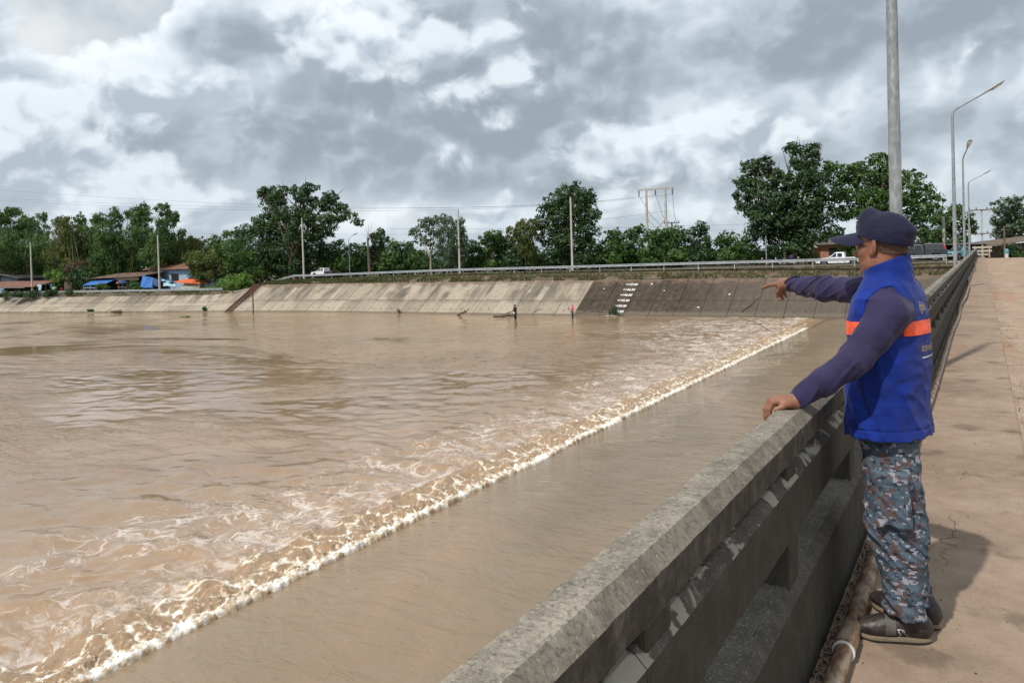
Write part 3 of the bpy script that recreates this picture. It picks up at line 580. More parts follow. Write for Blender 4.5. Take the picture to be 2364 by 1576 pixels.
for a, b in zip(cxs[:-1], cxs[1:]):
    g = .025
    for f0, f1 in ((-.12, FM), (FM + .006, 1.0)):
        o1 = pr.uniform(-.012, .018); tl = pr.uniform(-.012, .012)
        ff = f1 if f1 < .9 else 1.0 + pr.uniform(-.03, .0)
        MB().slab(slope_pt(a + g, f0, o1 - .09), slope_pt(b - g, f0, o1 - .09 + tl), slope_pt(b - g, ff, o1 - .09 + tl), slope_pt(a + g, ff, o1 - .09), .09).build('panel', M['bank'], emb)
hm = MB(); hm.lathe([(.075, -.06), (.075, .035), (.052, .035), (.050, -.05)], n=10); hmesh = hm.mesh('drain_pipe', True); dm = MB().lathe([(.051, -.055), (.051, -.02)], n=10).mesh('drain_bore')
for a, b in zip(cxs[:-1], cxs[1:]):
    for q in (.3, .7):
        x = a + (b - a) * q + pr.uniform(-.1, .1)
        if x > -8: continue
        p = slope_pt(x, .285 + pr.uniform(-.008, .008), .0)
        o = link('drain_pipe', hmesh, M['dark'], emb); o.location = p; o.rotation_euler = (math.radians(57 - 20), 0, 0)
# painted level figures on the dark bays
def text_mesh(name, s, size, ext=0.0, font_shear=0.0, align='CENTER', bold=0.0):
    cu = bpy.data.curves.new(name, 'FONT'); cu.body = s; cu.size = size; cu.extrude = ext; cu.align_x = align; cu.align_y = 'CENTER'; cu.resolution_u = 3; cu.shear = font_shear; cu.offset = bold
    ob = bpy.data.objects.new(name, cu); COL.objects.link(ob); bpy.context.view_layer.update()
    me = bpy.data.meshes.new_from_object(ob.evaluated_get(bpy.context.evaluated_depsgraph_get())); COL.objects.unlink(ob); bpy.data.objects.remove(ob); bpy.data.curves.remove(cu); return me
for i, (u, v) in enumerate([(1486, 657), (1478, 668.7), (1470, 680), (1462, 692), (1454, 703.5), (1445, 716.5), (1440, 726.5)]):
    f = 1 - (i * .118 + .155); x = -37.6
    me = text_mesh('gauge_figure', '+%.2f' % (147.0 - .5 * i), .60, bold=.022); p = slope_pt(x, f, .075)
    up = (slope_pt(x, f + .1) - slope_pt(x, f)).normalized(); ri = (slope_pt(x + 1, f) - slope_pt(x, f)).normalized(); nn = ri.cross(up).normalized(); ri = up.cross(nn)
    o = link('gauge_figure', me, M['paint_white'], emb); o.matrix_world = Matrix.Translation(p) @ Matrix((ri, up, nn)).transposed().to_4x4() @ Matrix.Diagonal((.80, .98, 1, 1))
    for pl in me.polygons: pass

# ground beyond the crest, out to the horizon
def ground_sheet():
    X = sorted(set(list(np.arange(-210, 40, 2.0)) + grow(40, 2500, 6, 1.3)[1:] + grow(-210, -2500, 6, 1.3)[1:])); rows = []
    offs = [0, .5, 1.1, 1.9, 4, 8, 14, 22, 40, 80, 200, 500, 1200, 3000]
    for x in X:
        yc = slope_pt(x, 1).y; zc = float(crest(x)); g = gz(x); col = []
        for k, o in enumerate(offs):
            z = [zc - .02, zc + (g - zc) * .35, zc + (g - zc) * .75, g][k] if k < 4 else g
            z += .05 * float(pnoise(np.array([x * .6, o * .9, 1.0]))) * (1 if k else .3) * (1 if k < 4 else .4); col.append((x, yc + o - (.15 if k == 0 else 0), z))
        rows.append(col)
    V = np.array(rows).reshape(-1, 3); o = link('ground', np_mesh('ground', V, grid_faces(len(offs), len(X))[:, ::-1], True), M['soil']); tag(o, kind='structure')
ground_sheet()
def ribbon(name, pts, w0, w1, dz, mat):
    V = []; 
    for (x, y, z) in pts: V += [(x, y + w0, z + dz), (x, y + w1, z + dz)]
    n = len(pts); o = link(name, np_mesh(name, np.array(V), np.array([[2 * i, 2 * i + 1, 2 * i + 3, 2 * i + 2] for i in range(n - 1)])), mat); tag(o, kind='structure'); return o
rp = [(x, 93.4, gz(x) + .06) for x in np.arange(-100, 30, 3.0)]
ribbon('bank_road', rp, .2, 5.6, .03, M['asphalt'])
kb = MB()
for i in range(len(rp) - 1):
    a, b = rp[i], rp[i + 1]; kb.slab((a[0] + .01, 92.5, a[2] - .06), (b[0], 92.5, b[2] - .06), (b[0], 92.72, b[2] - .06), (a[0] + .01, 92.72, a[2] - .06), .13)
tag(kb.build('road_kerb', M['plank']), kind='structure')
def grass_strip():
    n = 30000; r_ = np.random.default_rng(8); x = r_.uniform(-103, 8, n); t = r_.random(n); y = np.array([slope_pt(q, 1).y for q in np.linspace(-103, 8, 200)]); y = np.interp(x, np.linspace(-103, 8, 200), y) - .25 + t * 2.2
    keep = pfbm(np.stack([x * .35, y * .8, 0 * x], -1), 3) > -.22 - .6 * t; x, y, t = x[keep], y[keep], t[keep]
    # left bank: shaggy clumps along the lower crest
    n2 = 5000; x2 = r_.uniform(-180, -104, n2); y2 = np.array([slope_pt(q, 1).y for q in np.linspace(-180, -104, 200)]); y2 = np.interp(x2, np.linspace(-180, -104, 200), y2) + r_.uniform(-.1, 2.4, n2)
    k2 = pfbm(np.stack([x2 * .2, y2 * .5, 0 * x2 + 4], -1), 3) > .02; x2, y2 = x2[k2], y2[k2]
    x = np.concatenate([x, x2]); y = np.concatenate([y, y2]); g = np.array([gz(q) for q in x]); c = crest(x); yc = np.array([slope_pt(float(q), 1).y for q in x])
    z = np.where(y < yc, c + (y - yc) * .62, np.clip((y - yc) / 1.9, 0, 1) * (g - c) + c) - .02
    P = np.stack([x, y, z], -1); m = len(P); a = r_.uniform(0, 6.28, m); h = r_.uniform(.10, .34, m); w = r_.uniform(.05, .14, m)
    d = np.stack([np.cos(a), np.sin(a), 0 * a], -1); l = r_.normal(size=(m, 3)) * .08
    V = np.stack([P - d * w[:, None], P + d * w[:, None], P + l + np.stack([0 * h, 0 * h, h], -1)], 1).reshape(-1, 3)
    o = link('grass', np_mesh('grass', V, np.arange(3 * m).reshape(-1, 3)), M['grass']); tag(o, 'short rough grass along the top of the embankment', 'grass', kind='stuff')
grass_strip()

# guardrails
def guardrail(pts, label, name='guardrail', hgt=.86):
    """pts: post feet; W-shaped beam carried on the posts"""
    base = Vector(pts[len(pts) // 2]); t = thing(name, label, 'guardrail', base)
    prof = [(-.02, -.16), (.045, -.125), (.045, -.075), (-.02, -.025), (-.02, .025), (.045, .075), (.045, .125), (-.02, .16)]
    for i, p in enumerate(pts):
        p = Vector(p) - base; MB().box(p + Vector((0, .02, hgt / 2 - .05)), (.11, .10, hgt + .1)).build('post', M['grail'], t)
    for i in range(len(pts) - 1):
        a, b = Vector(pts[i]) - base, Vector(pts[i + 1]) - base; mb = MB(); n = len(prof)
        A = [a + Vector((0, -.10 - q[0], hgt - .17 + q[1])) for q in prof]; B = [b + Vector((0, -.10 - q[0], hgt - .17 + q[1])) for q in prof]
        A2 = [p + Vector((0, .012, 0)) for p in A]; B2 = [p + Vector((0, .012, 0)) for p in B]; P = A + B + A2 + B2; Fc = []
        for j in range(n - 1): Fc += [(j, j + 1, n + j + 1, n + j), (2 * n + j, 3 * n + j, 3 * n + j + 1, 2 * n + j + 1)]
        Fc += [(0, n, 3 * n, 2 * n), (n - 1, 3 * n - 1, 4 * n - 1, 2 * n - 1)]
        mb.add(P, Fc).build('rail_beam', M['grail'], t)
    return t
pts = []
x = -104.9
while x < 0: pts.append((x, 92.0, gz(x) + .02 if x > -100 else gz(x) + .10)); x += 4.42
guardrail(pts, 'long galvanised steel guardrail along the embankment road across the river')
pts = []
x = -190.0
while x < -108.5: pts.append((x, slope_pt(x, 1).y + 1.6, -2.95)); x += 4.42
guardrail(pts, 'low weathered guardrail in front of the shacks on the left bank', hgt=.80)
# ------------------------------------------------------------------ the bridge: walkway, road, parapet, pipe, lamps
XF = -.56; YB, YE = -9.0, 103.0
def beam(profile, y0, y1, dense, name, mat, parent, amp=.004, seed=0):
    """profile of (x,z) extruded along the bridge, edges chipped by noise"""
    n = max(2, int((y1 - y0) / dense) + 1); yy = np.linspace(y0, y1, n); pr_ = []
    for i in range(len(profile)):     # subdivide the profile a little so the chips have somewhere to go
        a, b = np.array(profile[i]), np.array(profile[(i + 1) % len(profile)]); k = max(1, int(np.linalg.norm(b - a) / (.035 if dense < .2 else .5)))
        for j in range(k): pr_.append(a + (b - a) * j / k)
    pr_ = np.array(pr_); m = len(pr_); cen = pr_.mean(0)
    V = np.zeros((n, m, 3)); V[:, :, 0] = pr_[None, :, 0]; V[:, :, 2] = pr_[None, :, 1]; V[:, :, 1] = yy[:, None]
    nz = pfbm(V * 6 + seed, 2) * amp * .35 + np.minimum(pfbm(V * 26 + seed + 5, 3) + .15, 0) * amp * 1.3
    dr = V[:, :, [0, 2]] - cen; dr /= np.linalg.norm(dr, axis=-1, keepdims=True) + 1e-9
    V[:, :, 0] += dr[..., 0] * nz; V[:, :, 2] += dr[..., 1] * nz
    i = np.arange(n * m).reshape(n, m); j = np.roll(i, -1, 1); q = np.stack([i[:-1].ravel(), i[1:].ravel(), j[1:].ravel(), j[:-1].ravel()], 1)
    caps = [np.array([list(i[0])]), np.array([list(i[-1][::-1])])]
    me = np_mesh(name, V.reshape(-1, 3), [q] + caps, False); o = link(name, me, mat, parent); return o
par = thing('bridge_parapet', 'weathered grey concrete parapet with stacked rails along the walkway', 'parapet', (0, 0, 0))
def railp(zt, zb, xl, ch): return [(xl, zb), (XF, zb), (XF, zt - ch), (XF - ch * 1.0, zt), (xl + .012, zt), (xl, zt - .012)]
segs = [(-9, -1.302), (-1.3, 1.357), (1.36, 4.017), (4.02, 6.677)] + [(6.68 + 2.66 * i, 6.68 + 2.66 * i + 2.657) for i in range(36)]
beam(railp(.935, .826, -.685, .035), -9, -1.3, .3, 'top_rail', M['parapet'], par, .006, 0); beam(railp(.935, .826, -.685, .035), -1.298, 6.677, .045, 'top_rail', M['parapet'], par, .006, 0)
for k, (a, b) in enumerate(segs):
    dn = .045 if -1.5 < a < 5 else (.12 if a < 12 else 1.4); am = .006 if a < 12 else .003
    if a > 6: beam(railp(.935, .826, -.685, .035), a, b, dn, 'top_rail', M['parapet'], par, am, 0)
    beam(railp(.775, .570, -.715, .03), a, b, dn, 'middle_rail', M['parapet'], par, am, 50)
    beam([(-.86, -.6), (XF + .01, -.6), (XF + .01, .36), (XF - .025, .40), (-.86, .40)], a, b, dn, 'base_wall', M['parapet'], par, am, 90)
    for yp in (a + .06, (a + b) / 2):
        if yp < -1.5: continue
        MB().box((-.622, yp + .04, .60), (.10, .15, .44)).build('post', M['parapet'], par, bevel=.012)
# deck
br = thing('walkway', None, None, kind='structure')
ys_ = [-9, -4.6, -2.0, 2.42, 7.40, 12.3, 17.55, 23.0, 28.6, 35, 41.5, 48, 56, 64, 73, 82, 92, 103]
for a, b in zip(ys_[:-1], ys_[1:]):
    beam([(-.70, -.34), (.245, -.34), (.245, -.018), (.228, 0.0), (-.70, 0.0)], a + .009, b - .009, .12 if a < 10 else 2, 'slab', M['walk'], br, .0025, a)
MB().box((-.2, 47, -.40), (1.1, 112, .1)).build('deck_beam', M['grit'], br)
rd = thing('bridge_road', None, None, kind='structure')
V = []; xs_ = [.249, .6, 1.5, 3, 4.5, 6.5]; yr = sorted(set(list(np.arange(-9, 16, .5)) + list(np.arange(16, 104, 4.0))))
Xg, Yg = np.meshgrid(xs_, yr); Zg = -.105 + .02 * pnoise(np.stack([Xg * .8, Yg * .5, 0 * Xg], -1)) + .03 * np.exp(-((Xg - .25) / .25) ** 2)
link('road_surface', np_mesh('road_surface', np.stack([Xg, Yg, Zg], -1).reshape(-1, 3), grid_faces(len(xs_), len(yr)), True), M['road'], rd)
MB().box((3.4, 47, -.32), (6.2, 112, .3)).build('deck', M['grit'], rd)
# dirt and litter swept along the foot of the wall and the kerb
def litter():
    r_ = np.random.default_rng(21); V = []; Fc = []; k = 0
    for i in range(9000):
        y = 1.2 + 34 * r_.random() ** 2.1; side = i % 5
        if side < 3: x = -.545 + abs(r_.normal()) * .028; z = .003
        elif side == 3: x = .262 + abs(r_.normal()) * .07; z = -.075
        else: x = r_.uniform(-.5, .22) if i % 2 else r_.uniform(.3, 2.5); z = .002 if x < .24 else -.10
        s = (.002 + .006 * r_.random() ** 2) * (1.0 if side != 4 else .7); P = (np.array([[1, 0, 0], [-.5, .8, .1], [-.6, -.7, 0], [0, .1, .8]]) * s * r_.uniform(.6, 1.5, (4, 3)))
        a = r_.uniform(0, 6.28); c, s_ = math.cos(a), math.sin(a); P = P @ np.array([[c, s_, 0], [-s_, c, 0], [0, 0, 1]]); V.append(P + [x, y, z]); Fc.append(np.array([[0, 1, 3], [1, 2, 3], [2, 0, 3], [0, 2, 1]]) + k); k += 4
    o = link('grit', np_mesh('grit', np.concatenate(V), np.concatenate(Fc)), M['grit']); tag(o, 'loose grit and leaf litter along wall foot and kerb', 'grit', kind='stuff')
    # a few pale scraps
    for i, (x, y, z) in enumerate([(.10, 5.6, .003), (-.1, 3.0, .003), (.05, 4.4, .003), (.33, 3.7, -.07), (-.30, 14.7, .003)]): pass
litter()
def kerb_weeds():
    r_ = np.random.default_rng(33); V = []; n = 4200
    for i in range(n):
        y = 3 + 50 * r_.random() ** 1.7; x = .27 + abs(r_.normal()) * .10
        if pnoise(np.array([y * 1.5, 3.0, 0.0])) < .08: continue
        a = r_.uniform(0, 6.28); h = r_.uniform(.008, .028) ; w = .002 + .004 * r_.random(); d = np.array([math.cos(a), math.sin(a), 0]); p = np.array([x, y, -.085])
        V += [p - d * w, p + d * w, p + np.array([*(r_.normal(size=2) * .025), h])]
    V = np.array(V); o = link('weeds', np_mesh('weeds', V, np.arange(len(V)).reshape(-1, 3)), M['grass']); tag(o, 'thin weeds growing in the kerb joint of the road', 'weeds', kind='stuff')
kerb_weeds()
# water pipe at the foot of the wall
pp = thing('water_pipe', 'rusty water pipe lying along the foot of the parapet', 'pipe', (-.47, 3.1, .05))
def pipe_pt(y):
    x = -.463 + .006 * math.sin(y * 1.1); 
    if y > 5: x += .012 * math.sin(y * .8)
    if y > 20: x += .07 * math.sin((y - 20) * .23) * min(1, (y - 20) / 10)
    return Vector((x, y, .042 + (.05 * max(0, math.sin((y - 20) * .23)) if y > 20 else 0)))
brk = [-6, 3.10, 9.3, 15.5, 22, 30, 40, 55, 75]
for a, b in zip(brk[:-1], brk[1:]):
    ysg = np.arange(a, b + .01, (b - a) / max(8, int((b - a) / .5))); r0 = .033
    MB().tube([pipe_pt(y) - pp.location for y in ysg], r0, 18).build('pipe_length', M['pipe'], pp, True)
    if b < 40: MB().tube([pipe_pt(y) - pp.location for y in (b - .07, b - .06, b + .055, b + .065)], [.035, .040, .040, .035], 18).build('coupling', M['pipe'], pp, True)
    if b < 4: MB().tube([pipe_pt(y) - pp.location for y in (b - .082, b - .075)], .0402, 18).build('seal_ring', M['whitep'], pp, True)
# street lamps on the bridge
def street_lamp(x, y, label, face=0.0, height=5.9, r0=.058, r1=.045, zb=-.45, arm=.85, rise=.50):
    t = thing('street_lamp', label, 'street lamp', (x, y, zb), face, 'lamps along the bridge parapet')
    H_ = height - zb; st = MB().tube([(0, 0, 0), (0, 0, H_ * .5), (0, 0, H_)], [r0 * 1.08, r0, r1], 20, True).build('pole', M['galv'], t, True)
    k = [(0, 0, H_)] ; pts = [(0, 0, H_ - .02)]
    for i in range(1, 7): a = i / 6 * R(62); pts.append((.28 * (1 - math.cos(a)) / (1 - math.cos(R(62))) * .75, 0, H_ + .32 * math.sin(a)))
    e = pts[-1]; pts.append((e[0] + arm * .86, 0, e[2] + rise * .75)); MB().tube(pts, [r1 * .8] * 3 + [.030] * (len(pts) - 3), 10).build('arm', M['galv'], t, True)
    e = pts[-1]; hd = MB(); L = .75; d = Vector((arm, 0, rise)).normalized(); up = Vector((-d.z, 0, d.x)); side = Vector((0, 1, 0)); P = []; n = 10
    for q, w, h in ((-.08, .035, .03), (.05, .06, .05), (.22, .10, .07), (.44, .115, .065), (.60, .09, .045), (.67, .03, .02)):
        c = Vector(e) + d * q; P += [c + side * (w * math.cos(2 * math.pi * j / n)) + up * (h * math.sin(2 * math.pi * j / n) * (1 if math.sin(2 * math.pi * j / n) > 0 else .65)) for j in range(n)]
    hd.add(P, [(i * n + j, i * n + (j + 1) % n, (i + 1) * n + (j + 1) % n, (i + 1) * n + j) for i in range(5) for j in range(n)] + [tuple(range(n)), tuple(range(5 * n, 6 * n))])
    hd.build('lamp_head', M['grail'], t, True)
    ln = MB(); P = [Vector(e) + d * (.38 + .20 * math.cos(2 * math.pi * j / 12)) + side * (.088 * math.sin(2 * math.pi * j / 12)) - up * .045 for j in range(12)]; P2 = [p - up * .03 - (p - (Vector(e) + d * .42)) * .15 for p in P]
    ln.add(P + P2, [tuple(range(11, -1, -1)), tuple(range(12, 24))] + [(j, (j + 1) % 12, 12 + (j + 1) % 12, 12 + j) for j in range(12)]).build('lens', M['lamp_white'], t, True)
    MB().box((0, 0, .03), (.22, .22, .06)).build('base_plate', M['galv'], t)
    return t
street_lamp(-.80, 9.35, 'tall galvanised lamp post rising directly behind the capped man', r0=.062, r1=.05)
street_lamp(-.80, 30.2, 'galvanised street lamp with its whole arm and head over the walkway')
street_lamp(-.82, 47.5, 'street lamp with its head turned toward the near road, third along the parapet', R(-75))
street_lamp(-.85, 68.5, 'farthest and smallest street lamp standing at the bridge parapet', height=6.1)
# ------------------------------------------------------------------ trees and shrubs
ORD = ['first', 'second', 'third', 'fourth', 'fifth', 'sixth', 'seventh', 'eighth', 'ninth', 'tenth', 'eleventh', 'twelfth', 'thirteenth', 'fourteenth', 'fifteenth', 'sixteenth', 'seventeenth', 'eighteenth']
def depth_at(u, v, Y): return float(np.dot(on_y(u, v, Y) - CAMP, AX_F))
def leaves(blobs, size, dens, seed, droop=.0, inner=.5, aspect=.5, clump=.36, mat_var=None):
    size = size * .76
    """blobs: (centre, radii) ; returns vertex, face arrays of leaf sprays spread through the crown"""
    r_ = np.random.default_rng(seed); Vs = []
    for c, rad in blobs:
        c = np.asarray(c, float); rad = np.asarray(rad, float); rm = float(np.mean(rad))
        area = 4 * math.pi * ((rad[0] * rad[1]) ** 1.6 / 3 + (rad[0] * rad[2]) ** 1.6 / 3 + (rad[1] * rad[2]) ** 1.6 / 3) ** (1 / 1.6)
        rad = rad * 1.12; n = int(area * dens * 2.3 / (size * size * aspect)); nc = max(9, int(14 + 6 * rm))
        d = r_.normal(size=(nc, 3)); d /= np.linalg.norm(d, axis=1, keepdims=True); cc = d * rad * r_.uniform(.55, 1.05, (nc, 1)); cs = r_.uniform(.6, 1.35, nc) * clump * rm
        k = r_.integers(0, nc, n); off = r_.normal(size=(n, 3)); off /= np.linalg.norm(off, axis=1, keepdims=True) + 1e-9; off *= (r_.random((n, 1)) ** .45)
        P = cc[k] + off * cs[k][:, None] * np.array([1, 1, .8])
        m = r_.random(n) < inner * .55; q = r_.normal(size=(n, 3)); q /= np.linalg.norm(q, axis=1, keepdims=True); P[m] = (q * rad * r_.random((n, 1)) ** .4 * .9)[m]
        outw = P / rad; outw /= np.linalg.norm(outw, axis=1, keepdims=True) + 1e-9
        nrm = outw * .55 + off * .5 + np.array([0, 0, .45]) + r_.normal(size=(n, 3)) * .45; nrm /= np.linalg.norm(nrm, axis=1, keepdims=True)
        ax = np.cross(nrm, r_.normal(size=(n, 3))); ax[:, 2] -= droop; ax /= np.linalg.norm(ax, axis=1, keepdims=True) + 1e-9
        sd_ = np.cross(nrm, ax); s = size * r_.uniform(.6, 1.35, (n, 1)); P = P + c
        tip = P + ax * s * .55 - np.array([0, 0, 1]) * s * (.10 + .25 * droop)
        Vs.append(np.stack([P - ax * s * .5, P + sd_ * s * aspect * .5, tip, P - sd_ * s * aspect * .5], 1).reshape(-1, 3))
    V = np.concatenate(Vs); return V, np.arange(len(V)).reshape(-1, 4)
def limbs(mb, base, fork, ends, r0, seed, n=7):
    r_ = random.Random(seed); base, fork = Vector(base), Vector(fork); L = (fork - base).length
    pts = [base + Vector((0, 0, -.2))] + [base.lerp(fork, q) + Vector((r_.uniform(-1, 1), r_.uniform(-1, 1), 0)) * .03 * L for q in (.3, .65)] + [fork]; mb.tube(pts, [r0 * 1.25, r0, r0 * .85, r0 * .7], n)
    for e in ends:
        e = Vector(e); mid = fork.lerp(e, .5) + Vector((r_.uniform(-1, 1), r_.uniform(-1, 1), r_.uniform(.2, 1))) * .08 * (e - fork).length
        mb.tube([fork - (fork - base).normalized() * r0, mid, e], [r0 * .55, r0 * .38, r0 * .12], 6)
        for _ in range(2):
            q = e + Vector((r_.uniform(-1, 1), r_.uniform(-1, 1), r_.uniform(-.3, 1))) * .35 * (e - mid).length; mb.tube([mid.lerp(e, .4), q], [r0 * .2, r0 * .05], 5)
def crop_pts(off, sc): return lambda x, y, rx, ry: (off[0] + x / sc, off[1] + y / sc, rx / sc, ry / sc)
C1 = crop_pts((0, 400), 3.92); C2 = crop_pts((500, 380), 3.92); C3 = crop_pts((1000, 380), 3.92); C4 = crop_pts((1500, 300), 3.408); C5 = crop_pts((1950, 150), 2.85)
def tree(name, label, group, Y, base_u, conv, bl, mat, size=.62, dens=1.25, seed=1, droop=.1, aspect=.5, r0=.28, bark='bark', depth=.9, fork=.35, inner=.5, trunk=True, cat='tree', clump=.36, base_z=None):
    """a tree whose crown lobes stand where the photograph shows them, at distance Y along the bridge"""
    r_ = random.Random(seed * 7 + 1); base = on_y(base_u, 600, Y); base[2] = gz(base[0]) if base_z is None else base_z
    t = thing(name, label, cat, base, 0, group); blobs = []; ends = []
    for b in bl:
        u, v, ru, rv = conv(*b); dy = r_.uniform(-1, 1); k0 = depth_at(u, v, Y) / F_PX; yy = Y + dy * ru * k0 * .55; c = on_y(u, v, yy); k = depth_at(u, v, yy) / F_PX
        blobs.append((c - base, (ru * k, ru * k * depth, rv * k))); ends.append(c - base)
    V, Fc = leaves(blobs, size, dens, seed, droop, inner, aspect, clump); link('crown', np_mesh('crown', V, Fc), M[mat], t)
    if trunk:
        zc = max(e[2] for e in ends); mb = MB(); lean = np.mean([e for e in ends], 0); limbs(mb, (0, 0, 0), (lean[0] * .3, lean[1] * .3, zc * fork), ends[:9], r0, seed); mb.build('trunk', M[bark], t, True)
    return t
# bamboo grove on the left bank
BG = 'bamboo clumps behind the left bank shacks'
bam = [([(30, 390, 90, 60), (120, 350, 70, 45), (60, 520, 150, 110), (60, 680, 170, 130), (40, 850, 150, 100)], 100, 'bamboo clump at the far left edge above the rusty shed roofs'),
       ([(230, 440, 80, 60), (380, 400, 55, 40), (300, 520, 130, 90), (330, 660, 170, 120), (280, 820, 160, 110)], 104, 'dark bamboo clump just right of the leftmost concrete pole'),
       ([(560, 440, 80, 50), (600, 520, 110, 80), (640, 640, 150, 110), (560, 780, 150, 120), (700, 840, 140, 90)], 99, 'yellow-green bamboo clump between the two leftmost concrete poles'),
       ([(725, 410, 50, 50), (740, 470, 45, 45), (800, 560, 100, 90), (850, 680, 150, 110)], 106, 'narrow bamboo plume rising alone left of the tall clumps'),
       ([(920, 420, 90, 60), (1045, 350, 45, 45), (1060, 420, 60, 70), (980, 540, 120, 90), (1020, 680, 170, 120), (960, 820, 150, 90)], 101, 'bamboo clump with pale bare canes showing in a gap'),
       ([(1220, 370, 90, 60), (1300, 330, 70, 55), (1270, 440, 100, 80), (1250, 560, 140, 100), (1230, 700, 160, 120), (1150, 830, 140, 80)], 103, 'tall bamboo clump with rounded plumes left of the second concrete pole'),
       ([(1480, 330, 80, 60), (1560, 400, 60, 60), (1500, 460, 90, 80), (1480, 590, 130, 90), (1440, 720, 170, 110)], 100, 'tallest bamboo plume beside the second concrete pole'),
       ([(1640, 540, 40, 35), (1640, 640, 100, 70), (1720, 640, 120, 70), (1660, 760, 140, 80), (1560, 780, 90, 60)], 104, 'low bamboo clump behind the blue house roof')]
for i, (bl, Y, lb) in enumerate(bam):
    t = tree('bamboo_clump', lb, BG, Y - 3, C1(bl[-1][0], 0, 0, 0)[0], C1, bl, 'lf_bamboo' if i not in (2, 7) else 'lf_warm', .85, 1.0, 20 + i, .75, .32, trunk=False, inner=.4, clump=.38)
    mb = MB(); r_ = random.Random(i)
    for _ in range(14):
        e = Vector(on_y(*C1(bl[0][0] + r_.uniform(-70, 90), bl[0][1] + r_.uniform(0, 80), 0, 0)[:2], Y - 3)) - t.location; b = Vector((r_.uniform(-2, 2), r_.uniform(-1.5, 1.5), -.2)); mb.tube([b, b.lerp(e, .6) + Vector((0, 0, 1.0)), e], [.07, .06, .02], 5)
    mb.build('canes', M['cane'], t, True)
# centre-left trees
tree('olive_tree', 'bright olive-green tree beside the blue house with the orange awning', None, 92, 478, C1, [(1850, 800, 130, 110), (1790, 850, 90, 90), (1960, 760, 110, 90), (1900, 920, 120, 60), (2050, 830, 90, 80)], 'lf_warm', .55, 1.2, 41, r0=.2)
tree('leafy_tree', 'loose-crowned tree against the sky left of the largest centre-left tree', None, 101, 520, C1, [(2060, 550, 60, 45), (2140, 600, 70, 50), (1950, 620, 80, 50), (2090, 660, 100, 60), (2180, 720, 110, 80), (2050, 760, 110, 70)], 'lf_mid', .55, 1.0, 42, r0=.18)
tree('roadside_tree', 'largest spreading tree left of centre, above the guardrail end', None, 100, 668, C2, [(480, 290, 110, 75), (420, 240, 60, 35), (590, 230, 70, 45), (560, 330, 90, 60), (770, 270, 90, 75), (850, 210, 70, 45), (700, 230, 50, 40), (830, 330, 100, 60), (1030, 300, 85, 50), (960, 370, 120, 60), (1120, 390, 75, 55), (1190, 460, 80, 40), (1280, 520, 60, 32), (1040, 480, 120, 60),
     (650, 450, 160, 80), (820, 480, 130, 70), (500, 430, 90, 60), (430, 530, 120, 80), (310, 600, 100, 60), (220, 620, 70, 50), (560, 600, 200, 110), (760, 620, 170, 100), (960, 600, 120, 70), (380, 740, 180, 110), (620, 780, 220, 120), (850, 760, 160, 110), (480, 890, 170, 90), (680, 910, 160, 70)], 'lf_dark', .62, 1.15, 43, r0=.55, fork=.30)
tree('bank_bush', 'bright green bush spilling over the bank beside the brown stairs', None, 88.5, 535, C1, [(2100, 990, 120, 60), (2200, 960, 80, 60), (2010, 1040, 100, 45), (1880, 1060, 90, 32), (1750, 1065, 70, 25), (2220, 1050, 90, 50)], 'lf_bright', .4, 1.3, 44, trunk=True, r0=.07, cat='bush', base_z=-2.4)
tree('bank_bush', 'dark green bush at the foot of the largest tree by the stairs', None, 93.5, 585, C2, [(120, 760, 130, 80), (60, 860, 110, 80), (230, 850, 130, 90), (330, 960, 110, 60), (180, 960, 120, 60)], 'lf_mid', .45, 1.2, 45, r0=.08, cat='bush')
# shrub belt behind the road
BELT = 'bushes of the green belt behind the embankment road'
belt = []
def bsh(conv, *bs): belt.append((conv, bs))
bsh(C2, (1090, 760, 110, 70), (1000, 830, 110, 80), (1130, 860, 130, 90), (1040, 910, 130, 60))
bsh(C2, (1280, 780, 90, 80), (1250, 880, 120, 80), (1330, 900, 90, 60)); bsh(C2, (1400, 830, 80, 80), (1460, 800, 80, 80), (1440, 900, 110, 70))
bsh(C2, (1600, 740, 70, 50), (1590, 820, 110, 90), (1560, 910, 120, 60)); bsh(C2, (1720, 760, 70, 60), (1740, 850, 100, 90), (1700, 920, 120, 50))
bsh(C2, (1840, 860, 90, 80), (1880, 920, 110, 50)); bsh(C3, (360, 740, 80, 60), (380, 830, 110, 90), (330, 900, 110, 60))
bsh(C3, (600, 740, 90, 80), (520, 800, 120, 90), (560, 890, 130, 60)); bsh(C3, (690, 690, 60, 50), (700, 800, 100, 100), (720, 890, 110, 60))
bsh(C3, (830, 800, 110, 80), (900, 870, 130, 70)); bsh(C3, (1420, 770, 110, 80), (1370, 860, 120, 80), (1480, 850, 100, 90))
bsh(C3, (1640, 620, 80, 45), (1600, 720, 110, 80), (1690, 720, 90, 80), (1640, 840, 150, 90)); bsh(C3, (1800, 630, 80, 60), (1870, 580, 50, 40), (1800, 730, 120, 90), (1820, 850, 140, 80))
bsh(C3, (2000, 640, 110, 60), (2060, 720, 120, 80), (1990, 830, 150, 90)); bsh(C3, (2180, 660, 100, 70), (2200, 780, 130, 100), (2180, 870, 130, 60))
bsh(C4, (180, 830, 110, 70), (100, 900, 110, 90), (200, 980, 120, 60)); bsh(C4, (390, 780, 70, 60), (380, 870, 120, 90), (400, 970, 130, 60))
bsh(C4, (610, 850, 80, 50), (640, 920, 120, 70), (600, 990, 130, 50)); bsh(C4, (760, 920, 100, 70), (840, 980, 110, 50))
bs_mat = ['lf_mid', 'lf_mid', 'lf_dark', 'lf_mid', 'lf_dark', 'lf_mid']
